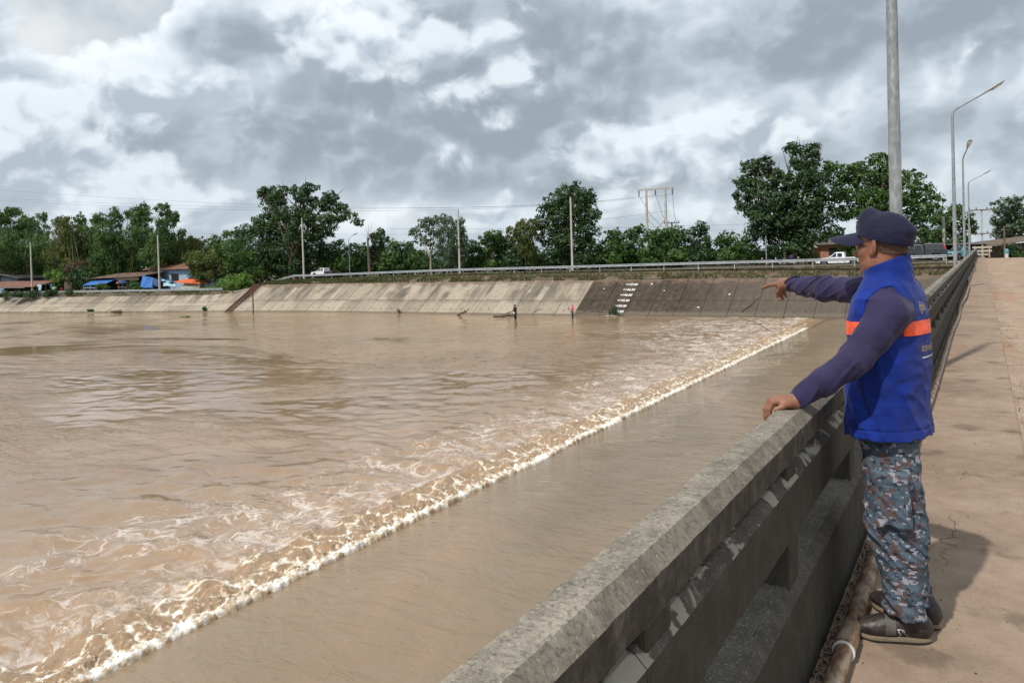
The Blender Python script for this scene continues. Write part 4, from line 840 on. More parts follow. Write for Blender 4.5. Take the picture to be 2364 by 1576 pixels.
for i, (conv, bs) in enumerate(belt):
    tree('bush', '%s bush from the left in the belt behind the embankment road' % (ORD[i] if i < len(ORD) else 'last'), BELT, 103.5 + (i * 37 % 5) * .8, conv(bs[-1][0], 0, 0, 0)[0], conv, bs, bs_mat[i % 6], .55, 1.05, 60 + i, .15, r0=.09, cat='bush')
# individual trees over the belt
tree('young_tree', 'small dark-crowned tree standing beside the dead trunk', None, 104, 877, C2, [(1480, 610, 55, 40), (1430, 660, 55, 50), (1500, 680, 70, 40), (1470, 740, 70, 45)], 'lf_dark', .55, 1.1, 90, r0=.14)
tree('pale_trunk_tree', 'airy tree with forked pale trunk, sky showing through its crown', None, 102, 995, C2, [(1880, 530, 80, 45), (1800, 600, 65, 50), (1960, 500, 80, 40), (2060, 490, 70, 40), (1850, 680, 70, 50), (1960, 600, 90, 60), (1930, 700, 60, 40)], 'lf_grey', .5, .75, 91, r0=.17, bark='pbark', fork=.32)
tree('drooping_tree', 'feathery drooping tree just left of the fourth concrete pole', None, 100.5, 1035, C2, [(2100, 560, 80, 80), (2190, 560, 60, 80), (2060, 680, 90, 110), (2180, 700, 90, 120), (2100, 820, 110, 110), (2240, 680, 40, 100), (2210, 840, 70, 90)], 'lf_grey', .55, 1.0, 92, .9, .25, r0=.16, fork=.6)
tree('feathery_tree', 'low tree with fan-shaped leaf tufts left of the tall round tree', None, 104, 1138, C3, [(540, 630, 90, 45), (480, 670, 60, 45), (600, 680, 60, 50), (540, 720, 90, 60)], 'lf_mid', .6, 1.0, 93, .4, .35, r0=.13)
tree('bamboo_clump', 'yellow-green bamboo clump leaning against the tall round tree', None, 103, 1215, C3, [(720, 590, 60, 40), (800, 560, 70, 60), (850, 620, 100, 80), (780, 680, 90, 80), (900, 540, 60, 60), (850, 760, 110, 80)], 'lf_warm', .6, 1.1, 94, .6, .3, r0=.1, inner=.4)
tree('round_tree', 'tall round-crowned tree standing alone behind the fifth concrete pole', None, 104.5, 1300, C3, [(1280, 200, 45, 50), (1200, 260, 110, 70), (1330, 280, 120, 70), (1110, 330, 110, 70), (1400, 320, 90, 80), (1260, 370, 160, 80), (1030, 420, 110, 70), (1150, 450, 130, 80), (1340, 460, 130, 80), (1450, 450, 80, 60), (980, 520, 80, 70), (1250, 560, 150, 80), (1100, 580, 140, 80), (1400, 580, 100, 70), (1030, 660, 100, 70), (1200, 690, 160, 70), (1350, 690, 110, 60), (1130, 770, 130, 60), (1270, 800, 130, 60), (1410, 700, 70, 50)], 'lf_dark', .6, 1.0, 95, r0=.3, fork=.3)
tree('shade_tree', 'big dark tree with motorcycles parked beneath it', None, 103, 1822, C4, [(880, 260, 90, 45), (790, 300, 80, 60), (740, 400, 75, 70), (940, 330, 70, 50), (1130, 150, 75, 50), (1250, 170, 90, 60), (1200, 260, 110, 60), (1290, 240, 70, 50), (820, 440, 110, 80), (740, 520, 85, 70), (1010, 400, 130, 80), (1170, 400, 130, 80), (1330, 370, 110, 80), (960, 540, 170, 100), (1200, 540, 190, 110), (800, 620, 120, 60), (1400, 500, 130, 100), (930, 690, 170, 90), (1150, 710, 190, 100), (860, 790, 120, 70), (1350, 680, 150, 100), (1050, 830, 190, 80), (1260, 820, 150, 80), (1440, 800, 80, 50), (1120, 920, 150, 50)], 'lf_dark', .58, 1.1, 96, r0=.42, fork=.22)
tree('spreading_tree', 'broad spreading tree directly behind the near lamp post', None, 106, 2040, C4, [(1440, 290, 80, 50), (1560, 340, 110, 60), (1650, 310, 80, 60), (1800, 230, 80, 50), (1860, 260, 80, 60), (1740, 370, 130, 80), (1880, 390, 130, 100), (1560, 470, 120, 90), (1700, 520, 150, 90), (1850, 560, 140, 90), (1600, 640, 120, 70), (1780, 700, 140, 80), (2000, 500, 110, 120), (2080, 380, 80, 60), (2150, 480, 90, 80), (2230, 560, 80, 60), (2120, 620, 110, 80), (2200, 690, 70, 50), (2040, 740, 120, 80), (1950, 820, 130, 60), (2130, 800, 80, 50)], 'lf_mid', .58, 1.0, 97, r0=.34, fork=.35)
tree('bush', 'light green sapling bush behind the white pickup with open bed', None, 104.5, 1858, C4, [(1220, 960, 60, 60), (1180, 1010, 60, 40), (1280, 1000, 60, 40)], 'lf_bright', .45, 1.1, 98, r0=.06, cat='bush')
tree('bush', 'green bush seen just under the brim of the navy cap', None, 104, 1960, C4, [(1560, 900, 60, 55), (1520, 960, 80, 50), (1610, 960, 80, 60), (1700, 950, 90, 70)], 'lf_mid', .45, 1.1, 99, r0=.06, cat='bush')
tree('leafy_tree', 'rounded tree behind the second lamp post at the bridge end', None, 128, 2195, C5, [(700, 960, 80, 40), (650, 1030, 70, 50), (760, 1010, 70, 60), (700, 1090, 90, 50), (820, 1060, 50, 50), (720, 1160, 90, 40), (560, 1130, 50, 35)], 'lf_mid', .7, 1.0, 100, r0=.2)
tree('hazy_tree', 'grey-green tree at the far right edge behind the wooden shed', None, 150, 2338, C5, [(1060, 930, 70, 60), (1040, 1010, 70, 60), (1130, 990, 70, 70), (1090, 1080, 100, 60), (1160, 920, 50, 60), (1180, 1040, 80, 70), (1060, 1130, 60, 40)], 'lf_grey', .8, 1.0, 101, r0=.25)
tree('bush', 'dark bush in front of the wooden shed on the right', None, 106, 2345, C5, [(1100, 1210, 55, 45), (1150, 1240, 50, 40), (1080, 1255, 35, 25)], 'lf_dark', .4, 1.2, 102, r0=.06, cat='bush')
tree('distant_tree', 'small far tree between the lamp posts at the bridge end', None, 170, 2150, C5, [(560, 1120, 60, 30), (610, 1150, 60, 35), (500, 1150, 60, 30)], 'lf_grey', .9, 1.0, 103, r0=.2)
# shack-side greenery
tree('mango_tree', 'round dark bush-like tree left of the blue shop awning', None, 90, 190, C1, [(750, 900, 90, 60), (690, 960, 80, 60), (800, 960, 70, 70), (740, 1010, 90, 40)], 'lf_dark', .5, 1.2, 104, r0=.14)
tree('papaya_tree', 'light green papaya-like tree behind the laundry', None, 91, 125, C1, [(490, 900, 70, 30), (540, 940, 50, 40), (450, 930, 50, 30), (500, 990, 60, 50)], 'lf_bright', .6, .9, 105, .4, r0=.1)
tree('dry_shrub', 'brownish dry shrub above the dark red roof', None, 94, 172, C1, [(690, 840, 80, 45), (760, 880, 60, 35), (640, 860, 50, 30)], 'lf_dry', .5, .8, 106, r0=.08, cat='bush')
for i, (x, y, rx, lb) in enumerate([(40, 1100, 45, 'lowest'), (150, 1095, 60, 'round'), (280, 1095, 75, 'widest'), (420, 1090, 45, 'dark'), (480, 1075, 40, 'small upright'), (620, 1075, 40, 'ragged')]):
    Yb = 72.0 + i * 1.6; tree('bank_bush', '%s shrub hanging over the left bank crest, %s from the left' % (lb, ORD[i]), 'shrubs on the left bank crest', slope_pt(float(on_y(*C1(x, y, 0, 0)[:2], 78)[0]), 1).y + .6, C1(x, 0, 0, 0)[0], C1, [(x, y, rx, 28), (x + rx * .5, y - 10, rx * .6, 24)], 'lf_dark', .32, 1.3, 110 + i, r0=.05, cat='bush', base_z=-3.0)
tree('bank_bush', 'leafy shrub growing in front of the market umbrella', None, 84.5, 318, C1, [(1210, 1010, 50, 35), (1240, 1045, 45, 30), (1190, 1060, 30, 20)], 'lf_mid', .32, 1.2, 118, r0=.05, cat='bush', base_z=-2.9)
tree('bank_bush', 'low shrub below the blue shop awning', None, 85.5, 235, C1, [(910, 1020, 50, 25), (960, 1030, 40, 18)], 'lf_mid', .32, 1.1, 119, r0=.05, cat='bush', base_z=-2.9)
tree('reed_tuft', 'upright green reed tuft at the water beside the painted level figures', None, 83.6, 1417, C3, [(1620, 1330, 35, 30), (1640, 1300, 28, 25), (1650, 1345, 28, 20)], 'lf_grey', .35, 1.5, 120, -.9, .12, r0=.02, trunk=False, cat='plant', base_z=-5.8)
tree('reed_tuft', 'small green tuft at the waterline just left of the brown stairs', None, 80.0, 474, C1, [(1855, 1225, 22, 16), (1862, 1240, 22, 10)], 'lf_mid', .3, 1.5, 121, -.9, .15, r0=.02, trunk=False, cat='plant', base_z=-5.8)
tree('reed_tuft', 'dark tuft at the waterline left of the moored boat', None, 73.5, 208, C1, [(815, 1240, 25, 10), (830, 1245, 20, 8)], 'lf_dark', .3, 1.5, 122, -.9, .15, r0=.02, trunk=False, cat='plant', base_z=-5.8)
tree('floating_plants', 'patch of floating green plants drifting on the river near the stairs', None, 71, 425, C1, [(1660, 1302, 30, 5), (1700, 1296, 25, 5), (1620, 1305, 15, 3)], 'lf_bright', .25, 1.2, 123, -.3, .3, trunk=False, cat='plant', base_z=-5.8)
# the dead trunk
q = on_y(*C2(1385, 955, 0, 0)[:2], 101.5); t = thing('dead_tree', 'bare dead trunk with thin upright twigs above the shrub belt', 'tree', (q[0], q[1], gz(q[0]))); mb = MB(); tp = Vector(on_y(*C2(1368, 690, 0, 0)[:2], 101.5)) - t.location
mb.tube([(0, 0, -.2), tp * .5, tp], [.28, .24, .16], 8); mb.build('trunk', M['wood'], t, True); mb = MB(); r_ = random.Random(2)
for x, y in ((1350, 560), (1368, 600), (1340, 640), (1400, 620), (1375, 540), (1410, 520)): e = Vector(on_y(*C2(x, y, 0, 0)[:2], 101.5)) - t.location; mb.tube([tp * .93, tp.lerp(e, .5) + Vector((.1, 0, 0)), e], [.05, .03, .012], 5)
mb.build('twigs', M['wood'], t, True)

def far_wood():
    """the low wood that closes every gap behind the belt and the grove"""
    r_ = np.random.default_rng(77); blobs = []
    for u in np.arange(-60, 1800, 26):
        Y = 112 + r_.uniform(-3, 5) if u > 520 else 108 + r_.uniform(-2, 4); vt = 575 + r_.uniform(-8, 14) if u > 520 else 545 + r_.uniform(-15, 25)
        p = on_y(u, vt, Y); k = depth_at(u, vt, Y) / F_PX; z0 = gz(p[0]); h = (p[2] - z0) / 2
        blobs.append((np.array([p[0], Y, z0 + h]), (26 * k, 2.2, h)))
    V, Fc = leaves(blobs, .9, .85, 78, .1, .9, .6, .5)
    tag(link('distant_wood', np_mesh('distant_wood', V, Fc), M['lf_dark']), 'continuous dark green thicket closing the gaps behind the trees', 'thicket', kind='stuff')
far_wood()
# ------------------------------------------------------------------ poles, wires, vehicles, houses and small things
def pole(u, vt, Y, label, r0=.15, r1=.10, name='utility_pole', mat='pole', cat='utility pole', group=None, du=0, zb=None, Yt=None):
    p = on_y(u, 640, Y); tp = on_y(u + du, vt, Y); p[0] = on_y(u, (640), Y)[0]; z0 = gz(p[0]) if zb is None else zb
    for _ in range(6): # foot straight below the top
        p = np.array([tp[0], Y, z0])
    t = thing(name, label, cat, p, 0, group); h = tp[2] - z0
    mb = MB(); mb.prism([(-r0, -r0 * .8), (r0, -r0 * .8), (r0, r0 * .8), (-r0, r0 * .8)], -.3, h, 'Z', [(-r1, -r1 * .8), (r1, -r1 * .8), (r1, r1 * .8), (-r1, r1 * .8)]).build('shaft', M[mat], t, bevel=.02); return t
PG = 'plain concrete poles along the far bank'
pole(70, 559, 86, 'leftmost plain concrete pole standing in front of the rusty shed', .17, .12, group=PG, zb=-2.9)
pole(364, 543, 88.5, 'plain concrete pole in front of the blue house', .16, .11, group=PG, zb=-2.8)
pole(697, 503, 97, 'plain concrete pole beside the white pickup with the dark rear', .16, .11, group=PG)
pole(1057, 482, 99.2, 'tallest plain concrete pole beside the feathery drooping tree', .15, .10, group=PG)
pole(1317, 455, 99.2, 'plain concrete pole in front of the tall round-crowned tree', .15, .10, group=PG)
pole(2178, 500, 108, 'short white concrete post near the open-sided shed', .16, .13, name='concrete_post', cat='post')
pole(2318, 522, 104, 'thin brownish timber pole by the wooden shed at right', .11, .08, name='timber_pole', mat='wood', cat='pole')
pole(1768, 545, 99.5, 'thin steel pole beside the leftmost parked motorcycle', .06, .05, name='steel_pole', mat='galv', cat='pole')
# small lamp over the belt and lamps on the far road
def small_lamp(u, vb, vt, Y, label, dirx=1.0, heads=1):
    tp = on_y(u, vt, Y); z0 = gz(tp[0]); t = thing('road_lamp', label, 'street lamp', (tp[0], Y, z0)); h = tp[2] - z0
    MB().tube([(0, 0, 0), (0, 0, h)], [.07, .05], 8).build('pole', M['galv'], t, True); MB().tube([(0, 0, h - .05), (dirx * .4, 0, h + .35), (dirx * 1.2, 0, h + .65)], .04, 6).build('arm', M['galv'], t, True)
    MB().box((dirx * 1.65, 0, h + .85), (.95, .25, .14), 0, 0, -R(22) * dirx).build('lamp_head', M['lamp_white'], t, bevel=.05); return t
small_lamp(805, 640, 552, 101, 'small white-headed road lamp above the bushes near the dead trunk')
small_lamp(2240, 600, 523, 118, 'small white-headed lamp low between the bridge lamp posts', -1.0)
# H-frame pylon
hx0, hx1 = on_y(1496, 600, 114)[0], on_y(1540, 600, 114)[0]; zt = 11.55; zg = gz(hx0)
t = thing('power_pylon', 'two-legged concrete power pylon with crossarm and braces above the bushes', 'pylon', ((hx0 + hx1) / 2, 114, zg)); hw = (hx1 - hx0) / 2; H_ = zt - zg
for s in (-1, 1): MB().prism([(s * hw - .19, -.16), (s * hw + .19, -.16), (s * hw + .19, .16), (s * hw - .19, .16)], -.3, H_, 'Z', [(s * hw - .13, -.12), (s * hw + .13, -.12), (s * hw + .13, .12), (s * hw - .13, .12)]).build('leg', M['pole'], t)
MB().box((0, -.02, H_ + .05), (5.9, .22, .26)).build('crossarm', M['pole'], t, bevel=.02)
for s in (-1, 1): MB().tube([(-s * hw, .15, H_ - 4.6), (s * hw, .15, H_ - 7.6)], .07, 6).build('brace', M['pole'], t)
ins = []
for sx in (-2.75, 0.0, 2.75):
    ip = Vector((sx, -.1, H_ - .1)); MB().lathe([(.03, 0), (.13, -.12), (.05, -.2), (.13, -.32), (.05, -.4), (.13, -.52), (.05, -.6), (.13, -.72), (.03, -.85)], ip, 8).build('insulator', M['ceramic'], t, True); ins.append(ip + Vector((0, 0, -.85)) + Vector(t.location))
MB().tube([(-2.75, 0, H_ - .9), (-1.0, .3, H_ - 4), (hw + .9, .4, H_ - 7.7)], .03, 5).build('down_lead', M['wire'], t); MB().tube([(0, 0, H_ - .9), (.9, .3, H_ - 4), (hw + 1.1, .4, H_ - 7.6)], .03, 5).build('down_lead', M['wire'], t); MB().tube([(2.75, 0, H_ - .9), (2.8, .3, H_ - 4), (hw + 2.2, .4, H_ - 7.6)], .03, 5).build('down_lead', M['wire'], t)
def crossarm_pole(u, vt, Y, label, arms, r0=.15, w=2.6):
    tp = on_y(u, vt, Y); z0 = gz(tp[0]); t = thing('utility_pole', label, 'utility pole', (tp[0], Y, z0)); h = tp[2] - z0
    MB().prism([(-r0, -r0), (r0, -r0), (r0, r0), (-r0, r0)], -.3, h, 'Z', [(-r0 * .7, -r0 * .7), (r0 * .7, -r0 * .7), (r0 * .7, r0 * .7), (-r0 * .7, r0 * .7)]).build('shaft', M['pole'], t)
    for dz in arms:
        MB().box((0, -.16, h - dz), (w, .12, .14)).build('crossarm', M['wood'], t)
        for sx in (-.45, -.2, .2, .45): MB().lathe([(.05, 0), (.08, .1), (.05, .16), (.07, .24), (.03, .3)], (sx * w, -.16, h - dz + .07), 6).build('insulator', M['ceramic'], t, True)
    return t
crossarm_pole(1551, 512, 115.5, 'short pole with insulator arms at the foot of the pylon', [.2, 1.2], w=2.6)
crossarm_pole(2266, 483, 125, 'slim utility pole with two crossarms beyond the bridge end', [.1, 3.4], w=3.2)
# overhead lines: three-point sagging spans
def wire(p0, pm, p1, label, rad=.015):
    A, Bm, C_ = (np.asarray(q, float) for q in (p0, pm, p1)); t_ = np.linspace(0, 1, 40); pts = [A * (1 - x) * (1 - 2 * x) + Bm * 4 * x * (1 - x) + C_ * x * (2 * x - 1) for x in t_]; o = MB().tube(pts, rad, 5).build('power_line', M['wire']); tag(o, label, 'power line', 'overhead power lines')
h0 = [np.array(q) for q in ins]
wire(on_y(-250, 418, 92), on_y(640, 474, 104), h0[0], 'highest overhead line sweeping from the left edge to the pylon'); wire(on_y(-250, 443, 92), on_y(640, 480, 104), h0[1], 'middle overhead line from the left edge to the pylon')
wire(on_y(-250, 447, 92), on_y(640, 486, 104), h0[2], 'lowest of the three overhead lines ending at the pylon')
wire(on_y(-100, 532, 118), on_y(760, 541, 118), on_y(1700, 530, 118), 'low overhead line just above the trees'); wire(on_y(900, 528, 120), on_y(1500, 524, 120), on_y(2268, 492, 125), 'low overhead line running right toward the crossarm pole'); wire(on_y(1380, 508, 114), on_y(1460, 498, 114), on_y(1540, 487, 114), 'short line joining the round tree side to the pylon legs')
wire(on_y(2266, 487, 125), on_y(2330, 486, 118), on_y(2420, 478, 110), 'overhead line leaving the crossarm pole to the right')

# vehicles -------------------------------------------------------------
def wheel(t, x, y, z, r_=.36, w=.22):
    ty = MB().lathe([(r_ * .62, -w / 2), (r_ * .93, -w / 2), (r_, -w * .32), (r_, w * .32), (r_ * .93, w / 2), (r_ * .62, w / 2)], n=22, axis='Y').build('tyre', M['black'], t, True, loc=(x, y, z))
    rm = MB().lathe([(.02, -w * .50), (r_ * .20, -w * .50), (r_ * .26, -w * .36), (r_ * .52, -w * .38), (r_ * .62, -w * .48), (r_ * .64, 0), (r_ * .62, w * .48), (r_ * .52, w * .38), (r_ * .2, w * .5), (.02, w * .5)], n=16, axis='Y').build('rim', M['chrome'], ty, True)
    for k in range(5): a = 2 * math.pi * k / 5; MB().box((r_ * .38 * math.cos(a), -w * .44, r_ * .38 * math.sin(a)), (r_ * .34, .03, .06), 0, 0, -a).build('spoke', M['chrome'], ty)
def arch(x0, r_, n=7): return [(x0 + r_ * math.cos(math.pi * k / n), .36 + r_ * math.sin(math.pi * k / n)) for k in range(n + 1)]
def pickup(label, loc, rz, paint, bed_dark=False, canopy=False, scale=1.0):
    """pickup 5 m long, nose toward -x"""
    t = thing('pickup_truck', label, 'pickup truck', loc, rz); t.scale = (scale,) * 3; W_ = .84
    low = [(-2.5, .42), (-2.52, .62), (-2.46, .80), (-1.25, .99)] + [(.55, .99), (.55, .42)]; xf, xr = -1.62, 1.50
    fr = [(-2.48, .40), (-2.52, .60), (-2.44, .82), (-2.30, .90), (-1.18, 1.00), (.62, 1.00), (.62, .36)] + [(xf + .44, .36)] + [(xf + .44 * math.cos(a), .36 + .44 * math.sin(a)) for a in [math.pi * k / 8 for k in range(1, 8)]] + [(xf - .44, .36)]
    MB().prism(fr, -W_, W_).build('body', M[paint], t, bevel=.035)
    bd = [(.66, 1.00), (2.42, 1.02), (2.46, .46), (xr + .44, .42)] + [(xr + .44 * math.cos(a), .36 + .44 * math.sin(a)) for a in [math.pi * k / 8 for k in range(1, 8)]] + [(xr - .44, .38), (.66, .36)]
    MB().prism(bd, -W_ + .01, W_ - .01).build('cargo_bed', M['charcoal' if bed_dark else paint], t, bevel=.03)
    # cab
    cab = MB(); A = [(-1.15, -.80, .99), (.62, -.80, .99), (.62, .80, .99), (-1.15, .80, .99)]; Bq = [(-.42, -.66, 1.58), (.50, -.66, 1.58), (.50, .66, 1.58), (-.42, .66, 1.58)]
    cab.add(A + Bq, [(3, 2, 1, 0), (4, 5, 6, 7), (0, 1, 5, 4), (1, 2, 6, 5), (2, 3, 7, 6), (3, 0, 4, 7)]).build('cab', M[paint], t, bevel=.05)
    for s in (-1, 1):
        def wp(x, z): q = (z - .99) / .59; return (x, s * (.815 - .14 * q), z)
        MB().add([wp(-.93, 1.05), wp(-.30, 1.05), wp(-.30, 1.50), wp(-.44, 1.50)], [(0, 1, 2, 3) if s < 0 else (3, 2, 1, 0)]).build('side_window', M['glass'], t); MB().add([wp(-.18, 1.05), wp(.32, 1.05), wp(.30, 1.50), wp(-.18, 1.50)], [(0, 1, 2, 3) if s < 0 else (3, 2, 1, 0)]).build('side_window', M['glass'], t)
        MB().box((-2.36, s * .62, .74), (.20, .36, .16)).build('headlight', M['lamp_white'], t, bevel=.03); MB().box((2.42, s * .74, .84), (.10, .16, .28)).build('tail_light', M['lamp_red'], t, bevel=.02)
        MB().box((-.98, s * .93, 1.10), (.12, .18, .16)).build('mirror', M[paint], t, bevel=.03); MB().box((.12, s * (W_ + .008), .90), (.16, .03, .04)).build('door_handle', M['black'], t)
        MB().box((-.24, s * (W_ + .003), .70), (.015, .012, .56)).build('door_seam', M['dark'], t)
    MB().add([(-1.11, -.70, 1.03), (-1.11, .70, 1.03), (-.47, .58, 1.53), (-.47, -.58, 1.53)], [(0, 1, 2, 3)]).build('windscreen', M['glass'], t)
    for v in t.children[-1].data.vertices: v.co.x -= .028; v.co.z += .02
    MB().box((-2.50, 0, .50), (.14, 1.66, .2)).build('bumper', M['chrome' if not canopy else paint], t, bevel=.04); MB().box((2.50, 0, .50), (.12, 1.5, .14)).build('bumper', M['chrome'], t, bevel=.03); MB().box((-2.49, 0, .70), (.06, .9, .14)).build('grille', M['black'], t)
    for x in (xf, xr):
        for s in (-1, 1): wheel(t, x, s * .72, .36)
    MB().box((0, 0, .42), (4.4, 1.1, .16)).build('chassis', M['black'], t)
    if canopy:
        P = [(.64, -.80, 1.02), (2.40, -.80, 1.02), (2.40, .80, 1.02), (.64, .80, 1.02), (.66, -.70, 1.66), (2.05, -.70, 1.66), (2.05, .70, 1.66), (.66, .70, 1.66)]
        MB().add(P, [(3, 2, 1, 0), (4, 5, 6, 7), (0, 1, 5, 4), (1, 2, 6, 5), (2, 3, 7, 6), (3, 0, 4, 7)]).build('canopy', M[paint], t, bevel=.05)
        for s in (-1, 1): MB().box((2.22, s * .73, 1.34), (.10, .10, .52), 0, 0, R(-30)).build('tail_light', M['lamp_red'], t)
    else:
        MB().box((1.54, 0, .80), (1.66, 1.46, .04)).build('bed_floor', M['black'], t); MB().tube([(.72, -.6, 1.0), (.72, -.6, 1.5), (.72, .6, 1.5), (.72, .6, 1.0)], .03, 6).build('roll_bar', M['black'], t)
    return t
p = on_y(1940, 614, 96.6); pickup('white pickup with open white bed parked right of the shade tree', (p[0], 96.6, p[2]), R(0), 'white', scale=1.02)
p = on_y(748, 639.5, 96.8); pickup('white pickup with dark rear bed parked at the left end of the guardrail', (p[0] + .2, 96.8, p[2]), R(0), 'white', bed_dark=True, scale=1.02)
p = on_y(2117, 600, 97.5); pickup('charcoal pickup with closed canopy and red tail light behind the man', (p[0], 97.5, gz(p[0]) + .10), R(4), 'charcoal', canopy=True, scale=1.22)
p = on_y(2218, 592, 108); pickup('teal and white pickup parked under the open-sided shed', (p[0], 108, gz(p[0]) + .05), R(60), 'teal', scale=1.0)
def motorcycle(label, loc, rz, col, load=None):
    t = thing('motorcycle', label, 'motorcycle', loc, rz)
    for x in (-.62, .62):
        w_ = MB(); n = 20; P = []
        for j in range(n):
            a = 2 * math.pi * j / n
            for k in range(6): b = 2 * math.pi * k / 6; P.append((x + (.27 + .045 * math.cos(b)) * math.cos(a), .045 * math.sin(b), .31 + (.27 + .045 * math.cos(b)) * math.sin(a)))
        w_.add(P, [(j * 6 + k, j * 6 + (k + 1) % 6, ((j + 1) % n) * 6 + (k + 1) % 6, ((j + 1) % n) * 6 + k) for j in range(n) for k in range(6)]).build('wheel', M['black'], t, True)
    MB().prism([(-.55, .62), (-.42, .86), (-.30, .60), (.0, .42), (.45, .52), (.75, .70), (.15, .68), (-.2, .50), (-.35, .40)], -.11, .11).build('fairing', M[col], t, bevel=.03); MB().prism([(-.08, .70), (.70, .76), (.74, .84), (-.05, .79)], -.12, .12).build('seat', M['black'], t, bevel=.03)
    MB().tube([(-.62, 0, .31), (-.48, 0, .70), (-.40, 0, 1.0)], .03, 6).build('fork', M['chrome'], t, True); MB().tube([(-.30, -.34, 1.02), (-.40, -.12, 1.02), (-.40, .12, 1.02), (-.30, .34, 1.02)], .02, 6).build('handlebar', M['black'], t, True); MB().lathe([(.02, -.06), (.085, -.04), (.085, .03), (.03, .05)], (-.50, 0, .92), 10, 'X').build('headlight', M['lamp_white'], t, True)
    MB().box((.10, 0, .38), (.42, .22, .26)).build('engine', M['chrome'], t, bevel=.04); MB().tube([(.2, .13, .3), (.8, .14, .36)], .04, 6).build('exhaust', M['chrome'], t, True)
    for s in (-1, 1): MB().tube([(-.36, s * .2, 1.02), (-.38, s * .27, 1.2)], .012, 5).build('mirror_stalk', M['black'], t); MB().box((-.38, s * .28, 1.22), (.03, .1, .07)).build('mirror', M['black'], t)
    if load: MB().lathe([(.05, -.02), (.26, .04), (.30, .25), (.20, .42), (.05, .46)], (.35, 0, .80), 9).build('load', M[load], t, True)
    return t
for u, lb, col, ld, rz in ((1769, 'dark red motorcycle parked beside the thin steel pole', 'red', None, 12), (1800, 'blue motorcycle in the shade left of the tree trunk', 'blue', None, -15), (1834, 'dark motorcycle carrying a navy bundle at the tree trunk', 'black', 'purple', 170)):
    p = on_y(u, 612, 97.2 + (u % 3) * .3); motorcycle(lb, (p[0], p[1], gz(p[0]) + .09), R(rz), col, ld)
p = on_y(653, 645, 94.3); t = thing('leaning_board', 'white slanted board leaning under the left end of the guardrail', 'board', (p[0], 94.3, gz(p[0]))); MB().slab((-.55, 0, .0), (.55, 0, .0), (.35, .25, 1.0), (-.55, .25, 1.0), .04).build('board', M['whitep'], t); MB().box((0, .35, .4), (.06, .06, .9), 0, R(-15)).build('prop', M['wood'], t)
p = on_y(681, 645, 95.5); motorcycle('dark red motorcycle half hidden behind the left guardrail end', (p[0], 95.5, gz(p[0]) + .08), R(5), 'red')
p = on_y(626, 645, 95); t = thing('hanging_cloth', 'red cloth hanging in the shade left of the guardrail end', 'cloth', (p[0], 95, gz(p[0]))); MB().slab((-.3, 0, .3), (.3, 0, .25), (.22, .05, 1.5), (-.22, .05, 1.5), .03).build('cloth', M['red'], t); MB().tube([(0, .1, 0), (0, .1, 1.7)], .03, 6).build('stand_pole', M['wood'], t)

# houses on the left bank -----------------------------------------------
def sheet_roof(t, a, b, c, d, mat, name='roof', sheets=8, amp=.035):
    """corrugated roof from eave a-b to ridge d-c, laid in overlapping sheets"""
    a, b, c, d = map(Vector, (a, b, c, d)); rf = None; n = (b - a).cross(d - a).normalized()
    if n.z < 0: n = -n
    for s in range(sheets):
        mb = MB(); k = 6; P = []
        for i in range(k + 1):
            q = (s + i / k * 1.04) / sheets; q = min(q, 1); lo = a.lerp(b, q); hi = d.lerp(c, q); w = amp * (1 if i % 2 else -1) + (.02 if s % 2 else 0); P += [lo + n * w, hi + n * w, hi + n * (w - .015), lo + n * (w - .015)]
        mb.add(P, [f for i in range(k) for f in ((4 * i, 4 * i + 4, 4 * i + 5, 4 * i + 1), (4 * i + 3, 4 * i + 2, 4 * i + 6, 4 * i + 7), (4 * i, 4 * i + 3, 4 * i + 7, 4 * i + 4), (4 * i + 1, 4 * i + 5, 4 * i + 6, 4 * i + 2))])
        mb.build(name if rf is None else 'roof_sheet', M[mat], t if rf is None else rf); rf = rf or t.children[-1]
    return rf
ZL = -2.75
def lp(u, v, Y): return Vector(on_y(u, v, Y))
# blue house
Y0 = 95.5; x0, x1 = lp(345, 640, Y0).x, lp(438, 640, Y0).x; t = thing('blue_house', 'pale blue house with rusty red roof and dark window', 'house', ((x0 + x1) / 2, Y0, ZL)); w = (x1 - x0) / 2; D_ = 7.0; hz = lp(400, 620, Y0).z - ZL
MB().box((0, D_ / 2, hz / 2), (2 * w, D_, hz)).build('wall', M['bluewall'], t); P = [(-w, 0, hz), (-w, D_, hz), (-w, D_ / 2, hz + 1.0)]; 
sheet_roof(t, (-w - 1.6, -.9, hz - .12), (w + .5, -.9, hz - .12), (w + .3, D_ * .55, hz + 1.25), (-w - 1.0, D_ * .55, hz + 1.25), 'roof1', sheets=9); sheet_roof(t, (-w - 1.0, D_ + .6, hz), (w + .3, D_ + .6, hz), (w + .3, D_ * .55, hz + 1.25), (-w - 1.0, D_ * .55, hz + 1.25), 'roof1', sheets=9)
for q, ww, hh in ((.30, 2.3, 1.4), (-.62, 1.5, 1.2)):
    wn = MB().box((q * w, -.04, hz * .58), (ww, .08, hh)).build('window', M['wood'], t)
    for k in range(4): MB().box((q * w - ww / 2 + (k + .5) * ww / 4, -.09, hz * .58), (ww / 4 - .10, .03, hh - .16)).build('pane', M['glass'], wn)
MB().box((w + .03, 2.6, hz * .5), (.06, 1.2, 1.3)).build('window', M['glass'], t); MB().box((-w + 1.0, .02, 1.0), (.9, .07, 2.0)).build('door', M['wood'], t); MB().lathe([(.05, 0), (.5, .05), (.55, .5), (.4, .9), (.05, 1.0)], (-w - .2, D_ * .3, hz + .6), 10).build('roof_drum', M['orange'], t, True)
